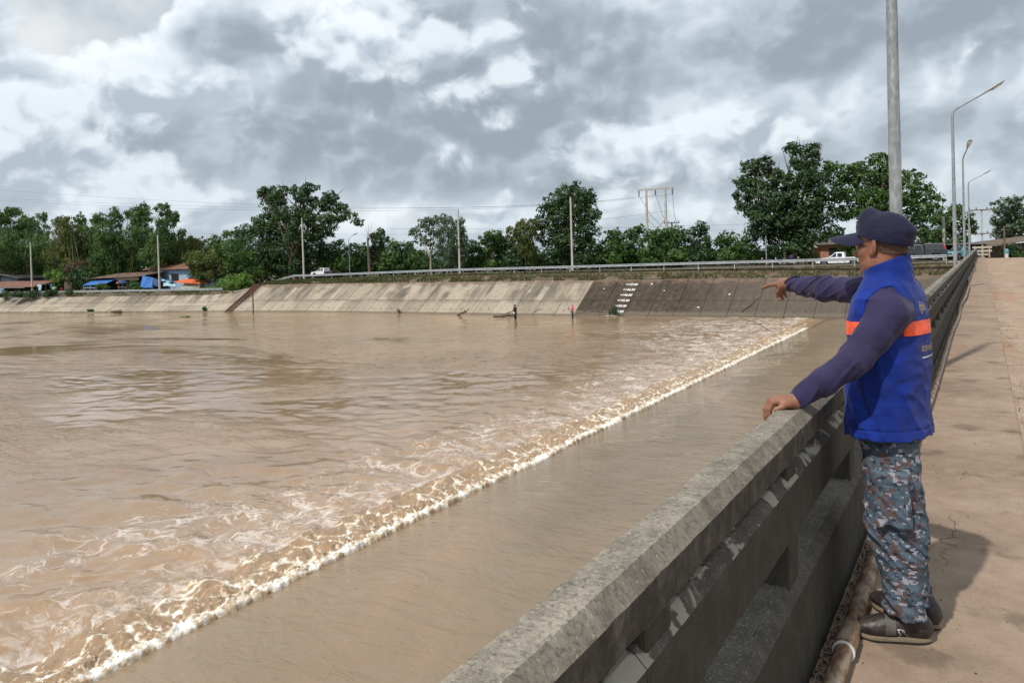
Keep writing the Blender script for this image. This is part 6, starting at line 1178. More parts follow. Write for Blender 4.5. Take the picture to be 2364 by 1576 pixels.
def make_man():
    base = Vector((-.32, 3.40, 0)); man = thing('person', 'man in blue sleeveless vest, navy cap and camouflage trousers pointing over the parapet', 'person', base); OFF = np.array(base)
    PH = R(15); f = np.array([-math.cos(PH), math.sin(PH), 0]); r = np.array([math.sin(PH), math.cos(PH), 0]); up = np.array([0, 0, 1.0])
    def child(name, me, mat, par=man):
        co = np.empty(len(me.vertices) * 3, np.float32); me.vertices.foreach_get('co', co); co = (co.reshape(-1, 3) - OFF).ravel(); me.vertices.foreach_set('co', co.astype(np.float32)); me.update(); return link(name, me, M[mat], par)
    # joints read off the photograph at their own distance
    shL = on_y(2056, 724, 3.238); elL = on_y(1970, 832, 3.13); wrL = on_y(1836, 927, 3.045)
    T0 = np.array([-.333, 3.405, 0]); shR = T0 + r * .185 + up * 1.345; elR = on_y(1908, 667, 3.74); wrR = on_y(1822, 656, 3.90)
    # ---- head frame
    ph = R(22); hf = np.array([-math.cos(ph), math.sin(ph), -.05]); hf /= np.linalg.norm(hf); hr = np.cross(hf, up); hr /= np.linalg.norm(hr); hu = np.cross(hr, hf); HA = np.stack([hf, hr, hu], 1)
    Hc = on_y(2036, 566, 3.40); hp = lambda x, y, z: Hc + HA @ np.array([x, y, z])
    def rot(ax, an): return np.array(Matrix.Rotation(an, 3, ax))
    B = Field()
    B.add(ell(hp(-.012, 0, .030), (.097, .077, .092), HA)); B.add(ell(hp(.030, 0, -.035), (.060, .060, .082), HA), .03); B.add(ell(hp(.020, 0, -.075), (.056, .054, .046), HA), .03); B.add(ell(hp(.066, 0, -.100), (.024, .026, .020), HA), .025)
    for s in (-1, 1):
        B.add(ell(hp(.052, s * .044, -.020), (.026, .022, .022), HA), .025); B.add(ell(hp(.0, s * .052, -.075), (.032, .018, .035), HA), .02)
    B.add(cone(hp(.086, 0, .010), hp(.108, 0, -.030), .009, .013), .014); B.add(ell(hp(.098, .012, -.036), (.011, .009, .008), HA), .008); B.add(ell(hp(.098, -.012, -.036), (.011, .009, .008), HA), .008)
    B.add(ell(hp(.088, 0, -.057), (.010, .024, .006), HA), .008); B.add(ell(hp(.086, 0, -.070), (.010, .021, .007), HA), .008); B.add(cone(hp(.078, -.034, .026), hp(.078, .034, .026), .012, .012), .016)
    for s in (-1, 1): B.add(ell(hp(.094, s * .031, .004), (.014, .017, .011), HA), .012, 's')
    B.add(cone(hp(-.022, 0, -.050), T0 - f * .012 + up * 1.36, .055, .056), .03)
    for s in (-1, 1):                                                          # ears
        EA = HA @ rot('Z', s * R(-24)) @ rot('Y', R(-10)); ec = hp(-.004, s * .079, -.008)
        B.add(ell(ec, (.019, .0075, .033), EA), .006); B.add(ell(ec + EA @ np.array([.003, s * .0065, .004]), (.011, .0055, .020), EA), .004, 's'); B.add(ell(ec + EA @ np.array([.008, s * .001, -.027]), (.009, .006, .010), EA), .006); B.add(cone(ec + EA @ np.array([-.014, s * .002, -.014]), ec + EA @ np.array([-.008, s * .002, .027]), .004, .004), .004)
        B.add(cone(ec + EA @ np.array([-.004, s * .004, -.010]), ec + EA @ np.array([-.005, s * .004, .014]), .003, .003), .003)
    # trunk, arms and legs under the clothes
    B.add(cone(T0 + up * 1.30, T0 + up * .98, .085, .095), .03)
    for s in (-1, 1): B.add(cone(T0 + up * 1.31, T0 + r * s * .14 + up * 1.30, .045, .036), .03); B.add(cone(T0 + r * s * .05 + up * .98, T0 + r * s * .07 + up * .85, .07, .05), .03)
    for sh, el_, wr in ((shL, elL, wrL), (shR, elR, wrR)): B.add(cone(sh - up * .02, el_, .038, .038), .02); B.add(cone(el_, wr, .040, .026), .02)
    # left hand lying on the rail, fingers hooked over its far edge
    dL = np.array([-.86, -.28, -.02]); dL /= np.linalg.norm(dL); nL = np.array([-.05, .02, 1.0]); nL -= dL * (nL @ dL); nL /= np.linalg.norm(nL); sL = np.cross(nL, dL)          # sL: toward the little finger side or thumb side
    pL = wrL + dL * .045 + nL * .002
    B.add(cone(wrL, pL, .027, .026), .02); KL = []
    for i, (o, l) in enumerate(((-.030, .92), (-.010, 1.0), (.010, .95), (.028, .8))):
        k = wrL + dL * (.088 - .004 * abs(i - 1)) + sL * o + nL * .004; B.add(cone(pL + sL * o * .7, k, .017, .0125), .016)
        p1 = k + (dL * .55 - nL * .85) / 1.01 * .040 * l; p2 = p1 + (dL * .05 - nL * 1.0) * .026 * l; p3 = p2 + (dL * -.25 - nL * .95) * .020 * l
        B.add(cone(k, p1, .0112, .0098), .006); B.add(cone(p1, p2, .0098, .0086), .004); B.add(cone(p2, p3, .0086, .0070), .004)
    th = wrL + dL * .025 + sL * .022 - nL * .004; t1 = th + (dL * .62 + sL * .62 - nL * .15) * .042; t2 = t1 + (dL * .85 + sL * .25 - nL * .35) * .030; B.add(cone(wrL + dL * .02 + sL * .012, th, .018, .016), .014); B.add(cone(th, t1, .0145, .0115), .01); B.add(cone(t1, t2, .0112, .0085), .005)
    # right hand: index finger out, the rest hanging loosely curled
    dR = wrR - elR; dR /= np.linalg.norm(dR); tip = on_y(1760, 665, 4.05); kI = wrR + dR * .085; kI = on_y(1791, 655, 3.965)
    nR = np.array([.12, -.30, .95]); nR -= dR * (nR @ dR); nR /= np.linalg.norm(nR); sR = np.cross(dR, nR)                    # sR points away from the camera (little-finger side)
    if sR[1] < 0: sR = -sR
    pR = wrR + dR * .04; B.add(cone(wrR, pR, .025, .026), .02)
    for i, l in enumerate((.95, 1.0, .95, .82)):
        k = kI + sR * (.021 * i) - nR * (.002 + .003 * i); B.add(cone(pR + sR * (.013 * i - .012), k, .0175, .0125), .016)
        if i == 0:
            m1 = k + (tip - k) * .48 + nR * .004; m2 = k + (tip - k) * .76 + nR * .002; B.add(cone(k, m1, .0112, .0098), .006); B.add(cone(m1, m2, .0098, .0088), .004); B.add(cone(m2, tip, .0088, .0068), .004)
        else:
            p1 = k + (dR * .42 - up * .92) * .040 * l; p2 = p1 + (-dR * .10 - up * 1.0) * .027 * l; p3 = p2 + (-dR * .55 - up * .85) * .020 * l
            B.add(cone(k, p1, .0112, .0098), .006); B.add(cone(p1, p2, .0098, .0088), .004); B.add(cone(p2, p3, .0088, .0072), .004)
    th = wrR + dR * .03 - sR * .020 - nR * .008; t1 = th + (dR * .62 - sR * .12 - up * .72) * .040; t2 = t1 + (dR * .35 - up * .9 + sR * .2) * .028; B.add(cone(wrR + dR * .02 - sR * .008, th, .018, .016), .014); B.add(cone(th, t1, .0140, .0112), .01); B.add(cone(t1, t2, .0110, .0085), .005)
    # legs
    legs = []
    for Yl, pts, heel, toe in ((3.305, [(2053, 1010), (2060, 1132), (2068, 1223), (2090, 1341), (2088, 1440)], (-.196, 3.335), (-.450, 3.262)), (3.50, [(2050, 1000), (2062, 1110), (2074, 1200), (2092, 1310), (2098, 1398)], (-.172, 3.458), (-.432, 3.568))):
        C_ = [on_y(u, v, Yl) for u, v in pts]; heel = np.array([*heel, 0]); toe = np.array([*toe, 0]); legs.append((C_, heel, toe)); d = (toe - heel) / np.linalg.norm(toe - heel)
        C_ = [np.array([c[0], c[1], max(c[2], .115)]) for c in C_]
        for a, b, ra, rb in zip(C_[:-1], C_[1:], (.045, .058, .048, .040), (.058, .048, .040, .034)): B.add(cone(a, b, ra, rb), .03)
        B.add(cone(C_[-1], heel + d * .055 + up * .075, .034, .026), .02); B.add(cone(heel + d * .05 + up * .06, heel + d * .19 + up * .042, .022, .016), .02)
    body = implicit('body', B, (-1.06, 2.84, .0), (-.10, 4.16, 1.74), .0027); child('body', body, 'skin')

    # ---- trousers
    Pn = Field()
    for li, (C_, heel, toe) in enumerate(legs):
        z = [c[2] for c in C_][::-1]; cc = [c[:2] for c in C_][::-1]; z[0] = .112 if li == 0 else .112; z[-1] = .815; cc[-1] = cc[-1] + np.array([0, .03 if li == 0 else -.03]); cc[-2] = cc[-2] + np.array([0, .012 if li == 0 else -.012])
        ab = [(.072, .062), (.080, .068), (.104, .080), (.106, .080), (.094, .070)]; Pn.add(loft(z, cc, ab, PH * (.2 if li == 0 else 1.6), 2.05), .03)
    Pn.add(ell((-.335, 3.405, .84), (.122, .150, .14)), .04)
    Lc = legs[0][0]; pk = on_y(2060, 1165, 3.208); Pn.add((lambda P: np.max(np.abs((P - pk) / np.array([.062, .022, .085])) ** 1, axis=-1) * .022 - .022 if False else (np.linalg.norm(np.maximum(np.abs(P - pk) - np.array([.050, .010, .070]), 0), axis=-1) - .010), pk, .12), .004)
    flap = on_y(2056, 1103, 3.208); Pn.add((lambda P: np.linalg.norm(np.maximum(np.abs(P - flap - np.array([0, 0, 0])) - np.array([.058, .010, .016]), 0), axis=-1) - .011, flap, .09), .004)
    def pf(P):
        z = P[..., 2]; w = 1.0 + 1.4 * np.exp(-((z - .42) / .10) ** 2) + 1.8 * np.exp(-((z - .13) / .06) ** 2); q = P * np.array([8, 8, 17], np.float32); q[..., 2] += P[..., 0] * 16
        return -(.0050 * (1 - 2.2 * np.abs(pnoise(q))) + .0010 * pnoise(P * 40)) * w
    Pn.post = pf; child('trousers', implicit('trousers', Pn, (-.56, 3.06, .04), (-.10, 3.74, 1.02), .0042), 'camo')

    # ---- vest and shirt
    vz = [.800, .86, .95, 1.10, 1.20, 1.28, 1.34, 1.385, 1.42, 1.455]; vc = [T0[:2] + f[:2] * o for o in (.004, .004, .002, -.004, -.004, -.006, -.012, -.016, -.008, .0)]
    va = [(.148, .200), (.144, .196), (.139, .192), (.139, .196), (.137, .203), (.129, .208), (.115, .202), (.096, .158), (.080, .105), (.070, .078)]
    body_l = loft(vz, vc, va, PH, 2.25); Vf = Field(); Vf.add(body_l, 0)
    for s, c in ((-1, on_y(2056, 722, 3.215)), (1, T0 + r * .19 + up * 1.31)):
        cc = np.asarray(c, np.float32)
        def hole(P, cc=cc, s=s):
            q = P - cc; qf = q @ f.astype(np.float32); qr = (P - T0.astype(np.float32)) @ r.astype(np.float32) * s; e = np.sqrt((qf / .084) ** 2 + (q[..., 2] / .098) ** 2); return np.maximum((e - 1) * .084, .125 - qr)
        Vf.add((hole, cc, .30), .010, 's')
    nk = T0 + up * 1.45 - f * .006
    def opening(P):
        q = P - nk.astype(np.float32); qf = q @ f.astype(np.float32); qr = q @ r.astype(np.float32); e = np.sqrt((qf / .078) ** 2 + (qr / .078) ** 2); return np.maximum((e - 1) * .078, (1.365 - P[..., 2]))
    Vf.add((opening, None, 0), .004, 's')
    def collar(P):
        q = P - nk.astype(np.float32); qf = q @ f.astype(np.float32); qr = q @ r.astype(np.float32); tl = (P[..., 2] - 1.45) * .18; e = np.abs((np.sqrt(((qf - tl + .0) / .087) ** 2 + (qr / .085) ** 2) - 1) * .085) - .0055
        top = P[..., 2] - (1.472 - qf * .42); bot = 1.395 - P[..., 2]; return np.maximum(e, np.maximum(top, bot))
    Vf.add((collar, None, 0), .008)
    def vfold(P):
        z = P[..., 2]; q = P * np.array([9, 9, 6], np.float32); q[..., 2] += P[..., 0] * 10; lowb = np.clip((1.25 - z) / .25, 0, 1); bloom = np.exp(-((z - 1.04) / .09) ** 2)
        hem = .003 * np.exp(-((z - .832) / .004) ** 2)
        seam = .0022 * np.exp(-(((P - T0.astype(np.float32)) @ f.astype(np.float32) + .015) / .003) ** 2) * (z < 1.22)
        wig = .0018 * pnoise(P * 34) + .0012 * np.sin(P[..., 0] * 140 + pnoise(P * 9) * 5) * np.exp(-((z - .81) / .03) ** 2)
        return -(.0080 * (1 - 2.2 * np.abs(pnoise(q))) * lowb + .004 * pnoise(P * np.array([16, 16, 24], np.float32)) * (.4 + bloom)) + hem + seam - wig
    Vf.post = vfold
    vest_me = implicit('vest', Vf, (-.56, 3.10, .78), (-.10, 3.72, 1.54), .0036); vest = child('vest', vest_me, 'vest')
    S = Field(); S.add(loft(vz[2:], vc[2:], [(a - .009, b - .007) for a, b in va[2:]], PH, 2.25), .0)
    def arm(sh, el_, wr, rs, inn):
        a0 = sh + inn; S.add(cone(a0, sh, rs[0], rs[0]), .035); mid = (sh + el_) / 2; S.add(cone(sh, mid, rs[0], rs[1]), .03); S.add(cone(mid, el_, rs[1], rs[2]), .02); m2 = el_ + (wr - el_) * .5; S.add(cone(el_, m2, rs[2], rs[3]), .02); S.add(cone(m2, el_ + (wr - el_) * .93, rs[3], rs[4]), .02)
    arm(shL, elL, wrL, (.060, .062, .056, .049, .037), r * .05); arm(shR, elR, wrR, (.066, .062, .053, .045, .035), -r * .06)
    for wr, el_ in ((wrL, elL), (wrR, elR)):
        dd = (wr - el_) / np.linalg.norm(wr - el_); cp = wr - dd * .004; S.add(((lambda P, cp=cp.astype(np.float32), dd=dd.astype(np.float32): -np.maximum((P - cp) @ dd, np.linalg.norm(P - cp, axis=-1) - .14) * -1 if False else np.where(np.linalg.norm(P - cp, axis=-1) < .10, (P - cp) @ dd, -1.0)), cp, .16), .003, 'i')
    def sfold(P):
        out = np.zeros(P.shape[:-1], np.float32)
        for sh, el_, wr in ((shL, elL, wrL), (shR, elR, wrR)):
            for a, b, amp in ((sh, el_, .0075), (el_, wr, .0095)):
                ab = (b - a).astype(np.float32); L = np.linalg.norm(ab); ab = ab / L; q = P - a.astype(np.float32); t = q @ ab; rd = np.linalg.norm(q - t[..., None] * ab, axis=-1); w = np.exp(-(rd / .11) ** 4)
                e = .30 + .95 * np.exp(-((t - L * (1.0 if amp < .008 else .05)) / .06) ** 2) + .9 * np.exp(-((t - L * .86) / .05) ** 2) * (amp > .008)
                # folds run round the sleeve, slightly helical
                qq = np.stack([t * 19 + q[..., 2] * 17 + q[..., 0] * 6, q[..., 1] * 10, q[..., 0] * 8 + t * 6], -1); rd_ = np.abs(pnoise(qq)); st = lambda x, lo_, hi_: (lambda y: y * y * (3 - 2 * y))(np.clip((x - lo_) / (hi_ - lo_), 0, 1)); out = out - w * st(t, -.04, .03) * (1 - st(t, L - .03, L + .04)) * amp * e * (np.exp(-(rd_ / .13) ** 2) * 1.3 - .35 + .5 * pnoise(qq * .5 + 9))
        return out * .9 - .0012 * pnoise(P * 40)
    S.post = sfold; child('shirt', implicit('shirt', S, (-.92, 2.94, .86), (-.12, 4.0, 1.47), .0036), 'shirt')

    # ---- tape, lettering and seams on the vest
    def band(z0, z1, off, name, mat):
        bm = bmesh.new(); bm.from_mesh(vest_me)
        for z, cl in ((z0, True), (z1, False)): bmesh.ops.bisect_plane(bm, geom=bm.verts[:] + bm.edges[:] + bm.faces[:], plane_co=(0, 0, z), plane_no=(0, 0, 1), clear_inner=cl, clear_outer=not cl)
        bm.normal_update(); 
        for v in bm.verts: v.co += v.normal * off
        me = bpy.data.meshes.new(name); bm.to_mesh(me); bm.free(); me.polygons.foreach_set('use_smooth', np.ones(len(me.polygons), bool)); return link(name, me, M[mat], vest)
    band(1.196, 1.250, .0028, 'reflective_tape', 'tape')
    from mathutils.bvhtree import BVHTree
    bvh = BVHTree.FromPolygons([v.co[:] for v in vest_me.vertices], [p.vertices[:] for p in vest_me.polygons])
    fv, rv = Vector(f), Vector(r)
    def emb_(me, name, start, z, mat, off=.0022):
        bm = bmesh.new(); bm.from_mesh(me); bmesh.ops.triangulate(bm, faces=bm.faces); bmesh.ops.subdivide_edges(bm, edges=[e for e in bm.edges if e.calc_length() > .012], cuts=1)
        for v in bm.verts:      # wrap round the back: x of the lettering becomes distance round the vest
            an = start + v.co.x / .16; dv = -fv * math.cos(an) + rv * math.sin(an); o = Vector((T0[0], T0[1], z + v.co.y)) - base; h = bvh.ray_cast(o + dv * .5, -dv)
            v.co = h[0] + h[1] * off if h[0] is not None else o
        me2 = bpy.data.meshes.new(name); bm.to_mesh(me2); bm.free(); return link(name, me2, M[mat], vest)
    emb_(text_mesh('lettering', '\u0e0a\u0e48\u0e27\u0e22\u0e40\u0e2b\u0e25\u0e37\u0e2d', .038, 0, 0, 'LEFT'), 'lettering', -.30, 1.142, 'thread'); emb_(text_mesh('lettering', '\u0e01\u0e39\u0e49\u0e20\u0e31\u0e22', .044, 0, 0, 'LEFT'), 'lettering', -.24, 1.300, 'thread')
    em = MB(); em.quad((0, -.003, 0), (.17, -.003, 0), (.17, .003, 0), (0, .003, 0)); mq = em.mesh('underline'); bmq = bmesh.new(); bmq.from_mesh(mq); bmesh.ops.subdivide_edges(bmq, edges=bmq.edges, cuts=12, use_grid_fill=True); bmq.to_mesh(mq); bmq.free(); emb_(mq, 'underline', -.28, 1.107, 'silver', .0024)
    zp = MB(); Pz = []
    for k in range(12):
        q = k / 11; u, v = 1989 + 21 * q - 6 * math.sin(math.pi * q), 871 + 87 * q; o = Vector(on_y(u, v, 3.0)) - base; dr_ = (Vector(on_y(u, v, 3.4)) - Vector(on_y(u, v, 3.0))).normalized(); h = bvh.ray_cast(o, dr_)
        if h[0] is not None: Pz.append(h[0] + h[1] * .001)
    if len(Pz) > 3: zp.tube(Pz, .0026, 6).build('pocket_zip', M['cap'], vest, True)
    # ---- cap
    Cp = Field(); Cp.add(ell(hp(-.014, 0, .030), (.113, .089, .104), HA)); Cp.add(ell(hp(.040, 0, .094), (.044, .060, .062), HA), .022); Cp.add(ell(hp(-.104, 0, .046), (.030, .040, .022), HA), .02)
    pn = HA @ np.array([-.34, 0, 1.0]); pn /= np.linalg.norm(pn); p0 = hp(.0, 0, .022).astype(np.float32)
    Cp.add((lambda P: -((P - p0) @ pn.astype(np.float32)), None, 0), .004, 'i')
    def cfold(P):
        q = (P - Hc.astype(np.float32)) @ HA.astype(np.float32); ang = np.arctan2(q[..., 1], q[..., 0] + .014); seam = np.minimum.reduce([np.abs(ang - s) for s in (-2.1, -1.05, 0, 1.05, 2.1)]); return .0030 * np.exp(-(seam / .020) ** 2) - .0025 * pnoise(P * 22) - .0012 * pnoise(P * 60)
    Cp.post = cfold; cap_me = implicit('cap', Cp, Hc - .17, Hc + .19, .0030); cap = child('cap', cap_me, 'cap')
    bv = MB(); NU, NV = 28, 9; Pt = []
    for side in (0, 1):
        for j in range(NV):
            for i in range(NU + 1):
                a = R(-80) + R(160) * i / NU; q = j / (NV - 1); x0, y0 = .078 * math.cos(a) - .0, .084 * math.sin(a); ln = .132 * max(0, math.cos(a * .98)) ** .5
                x = x0 + ln * q * (.75 + .25 * math.cos(a)); y = y0 * (1 + .04 * q); z = .060 - .004 * q - 7.2 * y * y - .06 * (x - .07) + (.0028 if side else 0) ; Pt.append(hp(x + .006, y, z) - OFF)
    n1 = NU + 1; Fc = []
    for j in range(NV - 1):
        for i in range(NU): a = j * n1 + i; Fc += [(a, a + 1, a + n1 + 1, a + n1), (a + NV * n1, a + NV * n1 + n1, a + NV * n1 + n1 + 1, a + NV * n1 + 1)]
    for i in range(NU): a = (NV - 1) * n1 + i; Fc.append((a, a + 1, a + 1 + NV * n1, a + NV * n1))
    bv.add(Pt, Fc).build('brim', M['cap'], cap, True)
    bcap = BVHTree.FromPolygons([v.co[:] for v in cap_me.vertices], [p.vertices[:] for p in cap_me.polygons]); bd = MB(); Pb = []; HV = Vector(Hc) - base
    for j in range(14):
        a = 2 * math.pi * j / 14; yy, zz = .034 * math.cos(a), .088 + .026 * math.sin(a); o = Vector(hp(.3, yy, zz)) - base; h = bcap.ray_cast(o, Vector(-hf)); Pb.append((h[0] or o) + Vector(hf) * .003)
    bd.add(Pb, [tuple(range(14))]).build('badge', M['silver'], cap)
    # close-cropped hair below the cap, brow and eyes
    Hf = Field(); Hf.add(ell(hp(-.012, 0, .030), (.0984, .0784, .0934), HA)); Hf.add(cone(hp(-.03, 0, -.05), hp(-.042, 0, -.085), .0575, .0572), .03)
    def hcut(P):
        q = (P - Hc.astype(np.float32)) @ HA.astype(np.float32); jag = .004 * pnoise(P * 120); ln = np.where(q[..., 0] < -.02, -.034 + .15 * (q[..., 0] + .02), -.034 + (q[..., 0] + .02) * 1.6); return np.maximum(ln - q[..., 2] + jag, q[..., 0] - .062 + jag)
    Hf.add((hcut, None, 0), .002, 'i'); child('hair', implicit('hair', Hf, Hc - .15, Hc + .14, .0028), 'hair')
    for s in (-1, 1):
        MB().lathe([(.002, -.0115), (.008, -.008), (.0115, 0), (.008, .008), (.002, .0115)], n=10).build('eye', M['eye'], man, True, loc=Vector(hp(.080, s * .031, .004)) - base)
        MB().tube([Vector(hp(.086, s * .012, .020)) - base, Vector(hp(.086, s * .03, .027)) - base, Vector(hp(.070, s * .050, .020)) - base], [.004, .005, .003], 6).build('eyebrow', M['hair'], man, True)
    # ---- shoes
    for li, (C_, heel, toe) in enumerate(legs):
        d = (toe - heel) / np.linalg.norm(toe - heel); sd_ = np.array([-d[1], d[0], 0]); A = np.stack([d, sd_, up], 1); pt = lambda x, y, z: heel + A @ np.array([x, y, z]); L = .278; out = 1 if sd_[1] < 0 else -1; out = out if li == 0 else -out
        Sh = Field(); Sh.add(ell(pt(.20, 0, .045), (.085, .047, .036), A)); Sh.add(ell(pt(.125, 0, .062), (.085, .041, .040), A), .03); Sh.add(ell(pt(.045, 0, .058), (.052, .037, .048), A), .03); Sh.add(cone(pt(.03, 0, .06), pt(.055, 0, .098), .036, .040), .02)
        Sh.add((lambda P, a=pt(0, 0, .020).astype(np.float32): a[2] - P[..., 2], None, 0), .006, 'i'); Sh.add(cone(pt(.060, 0, .112), pt(.068, 0, .15), .026, .034), .008, 's')
        Sh.post = lambda P: -.0012 * pnoise(P * 60); sh = child('shoe', implicit('shoe', Sh, np.minimum(heel, toe) - .07, np.maximum(heel, toe) + np.array([.07, .07, .16]), .0032), 'leather')
        so = MB(); n = 36; P = []
        for z, k in ((.009, .99), (.011, 1.0), (.018, 1.0), (.0235, .97), (.024, .6)):
            for j in range(n):
                a = 2 * math.pi * j / n; x = .139 + .145 * math.copysign(abs(math.cos(a)) ** .75, math.cos(a)) * k; w = np.interp(x, [-.01, .03, .10, .14, .20, .26, .29], [.028, .038, .036, .040, .049, .038, .02]); zz = z + max(0, x - .23) * .18 * (z / .02 if z < .02 else 1); P.append(pt(x, math.copysign(abs(math.sin(a)) ** .8, math.sin(a)) * w * k * 1.03, zz) - OFF)
        so.add(P, [(i * n + j, i * n + (j + 1) % n, (i + 1) * n + (j + 1) % n, (i + 1) * n + j) for i in range(4) for j in range(n)] + [tuple(range(n))[::-1], tuple(range(4 * n, 5 * n))]).build('sole', M['sole'], sh, True)
        osl = MB(); P = []
        for z, k in ((.0005, .95), (.003, .985), (.0085, .985), (.009, .7)):
            for j in range(n):
                a = 2 * math.pi * j / n; x = .139 + .145 * math.copysign(abs(math.cos(a)) ** .75, math.cos(a)) * k; w = np.interp(x, [-.01, .03, .10, .14, .20, .26, .29], [.028, .038, .036, .040, .049, .038, .02]); P.append(pt(x, math.copysign(abs(math.sin(a)) ** .8, math.sin(a)) * w * k * 1.03, z + max(0, x - .23) * .18) - OFF)
        osl.add(P, [(i * n + j, i * n + (j + 1) % n, (i + 1) * n + (j + 1) % n, (i + 1) * n + j) for i in range(3) for j in range(n)] + [tuple(range(n))[::-1], tuple(range(3 * n, 4 * n))]).build('outsole', M['black'], sh, True)
        bs = BVHTree.FromPolygons([v.co[:] for v in sh.data.vertices], [p.vertices[:] for p in sh.data.polygons])
        for q0, q1 in ((.130, .168),):                                         # hook-and-loop strap
            sp = MB(); Pp = []
            for x in (q0, q1):
                for j in range(13):
                    a = R(-5) + R(150) * j / 12; o = Vector(pt(x - .012 * (1 - math.cos(a)) * .5, .1 * math.cos(a) * out, .035 + .1 * math.sin(a))) - base; cdir = (Vector(pt(x, 0, .040)) - base - o).normalized(); h = bs.ray_cast(o, cdir); Pp.append((h[0] or o) - cdir * .0035)
            sp.add(Pp, [(j, j + 1, 14 + j, 13 + j) for j in range(12)]).build('strap', M['strap'], sh, True)
        if li == 0:
            for sz, mt, of in ((.060, 'silver', .0022), (.040, 'black', .0034)):
                me = text_mesh('emblem', 'R', sz); bm = bmesh.new(); bm.from_mesh(me); bmesh.ops.triangulate(bm, faces=bm.faces); bmesh.ops.subdivide_edges(bm, edges=bm.edges, cuts=1)
                for v in bm.verts:
                    x = .098 - (v.co.x * .9 + v.co.y * .25) * -1 * -1; x = .106 - v.co.x * 1.0 + v.co.y * .35; z = .043 + v.co.y * .80; o = Vector(pt(x, .2 * out, z)) - base; h = bs.ray_cast(o, Vector(-sd_ * out)); v.co = (h[0] + Vector(sd_ * out) * of) if h[0] is not None else Vector(pt(x, .03 * out, z)) - base
                me2 = bpy.data.meshes.new('emblem'); bm.to_mesh(me2); bm.free(); link('emblem', me2, M[mt], sh)
    return man
make_man()
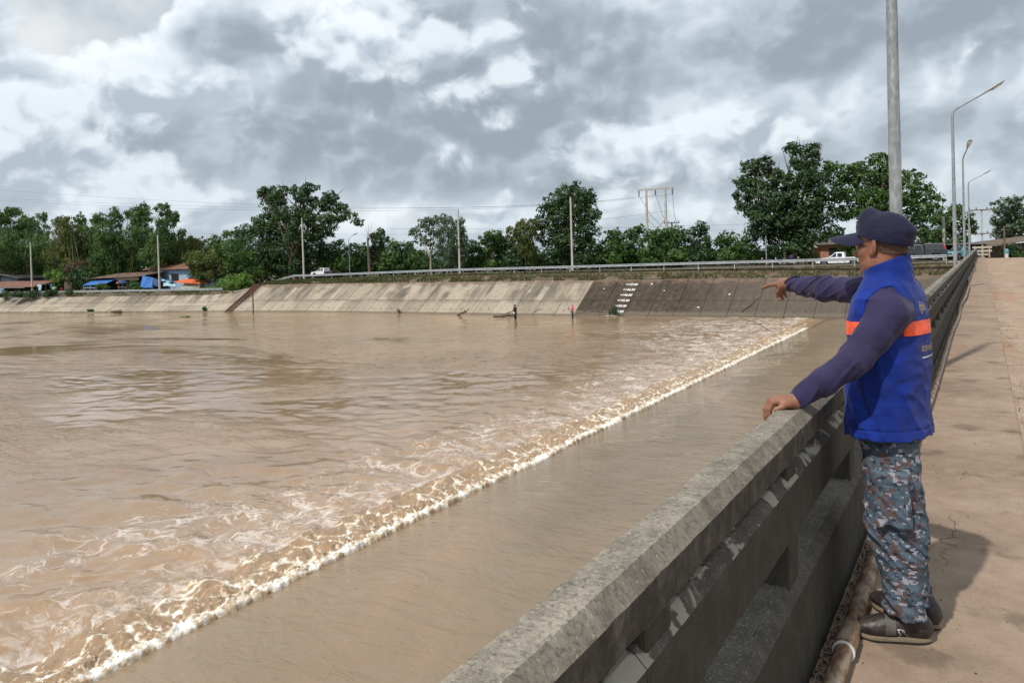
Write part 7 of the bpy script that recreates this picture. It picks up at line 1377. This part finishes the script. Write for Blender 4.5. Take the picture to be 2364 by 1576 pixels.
# ------------------------------------------------------------------ the two fishers standing in the shallows
def fisher(label, u, v, top, legs_m, hat, rod_dir, arm_f, seed, height=1.74):
    p = on_z(u, v, WZ); b = np.array([p[0], p[1], WZ]); t = thing('person', label, 'person', b); f = np.array([math.cos(rod_dir), math.sin(rod_dir), 0]); r = np.array([f[1], -f[0], 0]); up = np.array([0, 0, 1.0]); K = height / 1.62
    hip = .74 * K; sh = 1.22 * K; F = Field()
    for s in (-1, 1): F.add(cone(r * s * .11 + up * -.35, r * s * .10 + up * .30 * K, .065, .075), .02); F.add(cone(r * s * .10 + up * .30 * K, r * s * .08 + up * hip, .075, .10), .03)
    F.add(cone(up * hip, up * 1.05 * K, .145, .15), .05); F.add(cone(-r * .13 + up * sh, r * .13 + up * sh, .085, .085), .05); F.add(cone(up * sh, up * 1.38 * K, .06, .055), .03); F.add(ell(up * 1.44 * K + f * .02, (.10, .085, .115)), .02)
    hands = []
    for s in (-1, 1):
        S_ = r * s * .19 + up * (sh - .01); E_ = r * s * .23 + f * .08 + up * .98 * K; Hn = r * s * .05 + f * arm_f + up * 1.06 * K; F.add(cone(S_, E_, .058, .048), .03); F.add(cone(E_, Hn, .046, .034), .02); F.add(ell(Hn + f * .04, (.05, .04, .035)), .02)
        for k in range(4): F.add(cone(Hn + f * .06 + up * (.02 - .014 * k), Hn + f * .10 - r * s * .02 + up * (.015 - .014 * k), .009, .008), .004)
        hands.append(Hn + f * .06)
    F.add(cone(up * 1.44 * K + f * .11, up * 1.415 * K + f * .125, .014, .018), .01)
    link('body', implicit('body', F, (-.75, -.75, -.4), (.75, .75, 1.7), .014), M['skin'], t)
    Tp = Field(); Tp.add(cone(up * (hip + .02), up * 1.05 * K, .165, .170), .05); Tp.add(cone(-r * .13 + up * sh, r * .13 + up * sh, .102, .102), .05)
    for s in (-1, 1): S_ = r * s * .19 + up * (sh - .01); E_ = r * s * .23 + f * .08 + up * .98 * K; Hn = r * s * .05 + f * arm_f + up * 1.06 * K; Tp.add(cone(S_, E_, .075, .066), .03); Tp.add(cone(E_, E_ + (Hn - E_) * .85, .062, .05), .02)
    Tp.post = lambda P: -.012 * pnoise(P * 9); link('shirt', implicit('shirt', Tp, (-.75, -.75, .4), (.75, .75, 1.6), .014), M[top], t)
    Lg = Field()
    for s in (-1, 1): Lg.add(cone(r * s * .11 - up * .3, r * s * .10 + up * .30 * K, .085, .09), .01); Lg.add(cone(r * s * .10 + up * .30 * K, r * s * .08 + up * hip, .09, .115), .02)
    Lg.add(ell(up * hip, (.15, .16, .12)), .04); Lg.post = lambda P: -.010 * pnoise(P * 11); link('trousers', implicit('trousers', Lg, (-.5, -.5, -.4), (.5, .5, 1.0), .014), M[legs_m], t)
    if hat == 'brim': MB().lathe([(.02, .14), (.09, .12), (.11, .02), (.27, -.02), (.28, -.035), (.10, -.02)], up * 1.50 * K, 16).build('hat', M['darkcloth'], t, True)
    else:
        Hd = Field(); Hd.add(ell(up * 1.45 * K - f * .02, (.115, .11, .135))); Hd.add(cone(up * 1.36 * K - f * .03, up * 1.30 * K - f * .03, .09, .10), .03); link('hood', implicit('hood', Hd, (-.3, -.3, 1.0), (.3, .3, 1.8), .012), M[hat], t)
    return t, hands, f, b
t, hands, f, b = fisher('person in black clothes and wide-brimmed hat fishing in the shallows', 1190, 736, 'darkcloth', 'darkcloth', 'brim', R(-100), .22, 1)
h0_ = Vector(hands[0] + b); rod = thing('fishing_rod', 'long thin rod held up by the fisher in black', 'fishing rod', h0_); MB().tube([(0, 0, -.3), (.02, -.2, 1.0), (.10, -.5, 2.4)], [.022, .016, .008], 6).build('blank', M['wood'], rod, True); MB().tube([(0, 0, -.35), (0, 0, .05)], .03, 6).build('grip', M['black'], rod, True); MB().lathe([(.02, -.05), (.06, -.04), (.06, .04), (.02, .05)], (0, -.08, .12), 8, 'X').build('reel', M['black'], rod, True)
bag = MB().lathe([(.05, 0), (.11, .04), (.12, .18), (.06, .24)], n=9).build('pouch', M['whitep'], None, True, loc=Vector(b) + Vector(f) * .20 + Vector((0, 0, .62))); tag(bag, 'small white pouch hanging in front of the fisher in black', 'pouch')
t, hands, f, b = fisher('person in pink hooded top and dark trousers fishing in the shallows', 1322, 735, 'pink', 'denim', 'pink', R(195), .34, 2)
h0_ = Vector(hands[1] + b); rod = thing('fishing_rod', 'thin rod raised toward the bank by the fisher in pink', 'fishing rod', h0_); MB().tube([(.15, 0, -.35), (-.7, .05, 1.6), (-1.75, .1, 3.7)], [.024, .016, .007], 6).build('blank', M['wood'], rod, True); MB().tube([(.17, 0, -.4), (.0, 0, .02)], .03, 6).build('grip', M['black'], rod, True); MB().lathe([(.02, -.05), (.07, -.04), (.07, .04), (.02, .05)], (-.05, -.1, .05), 8, 'X').build('reel', M['black'], rod, True)
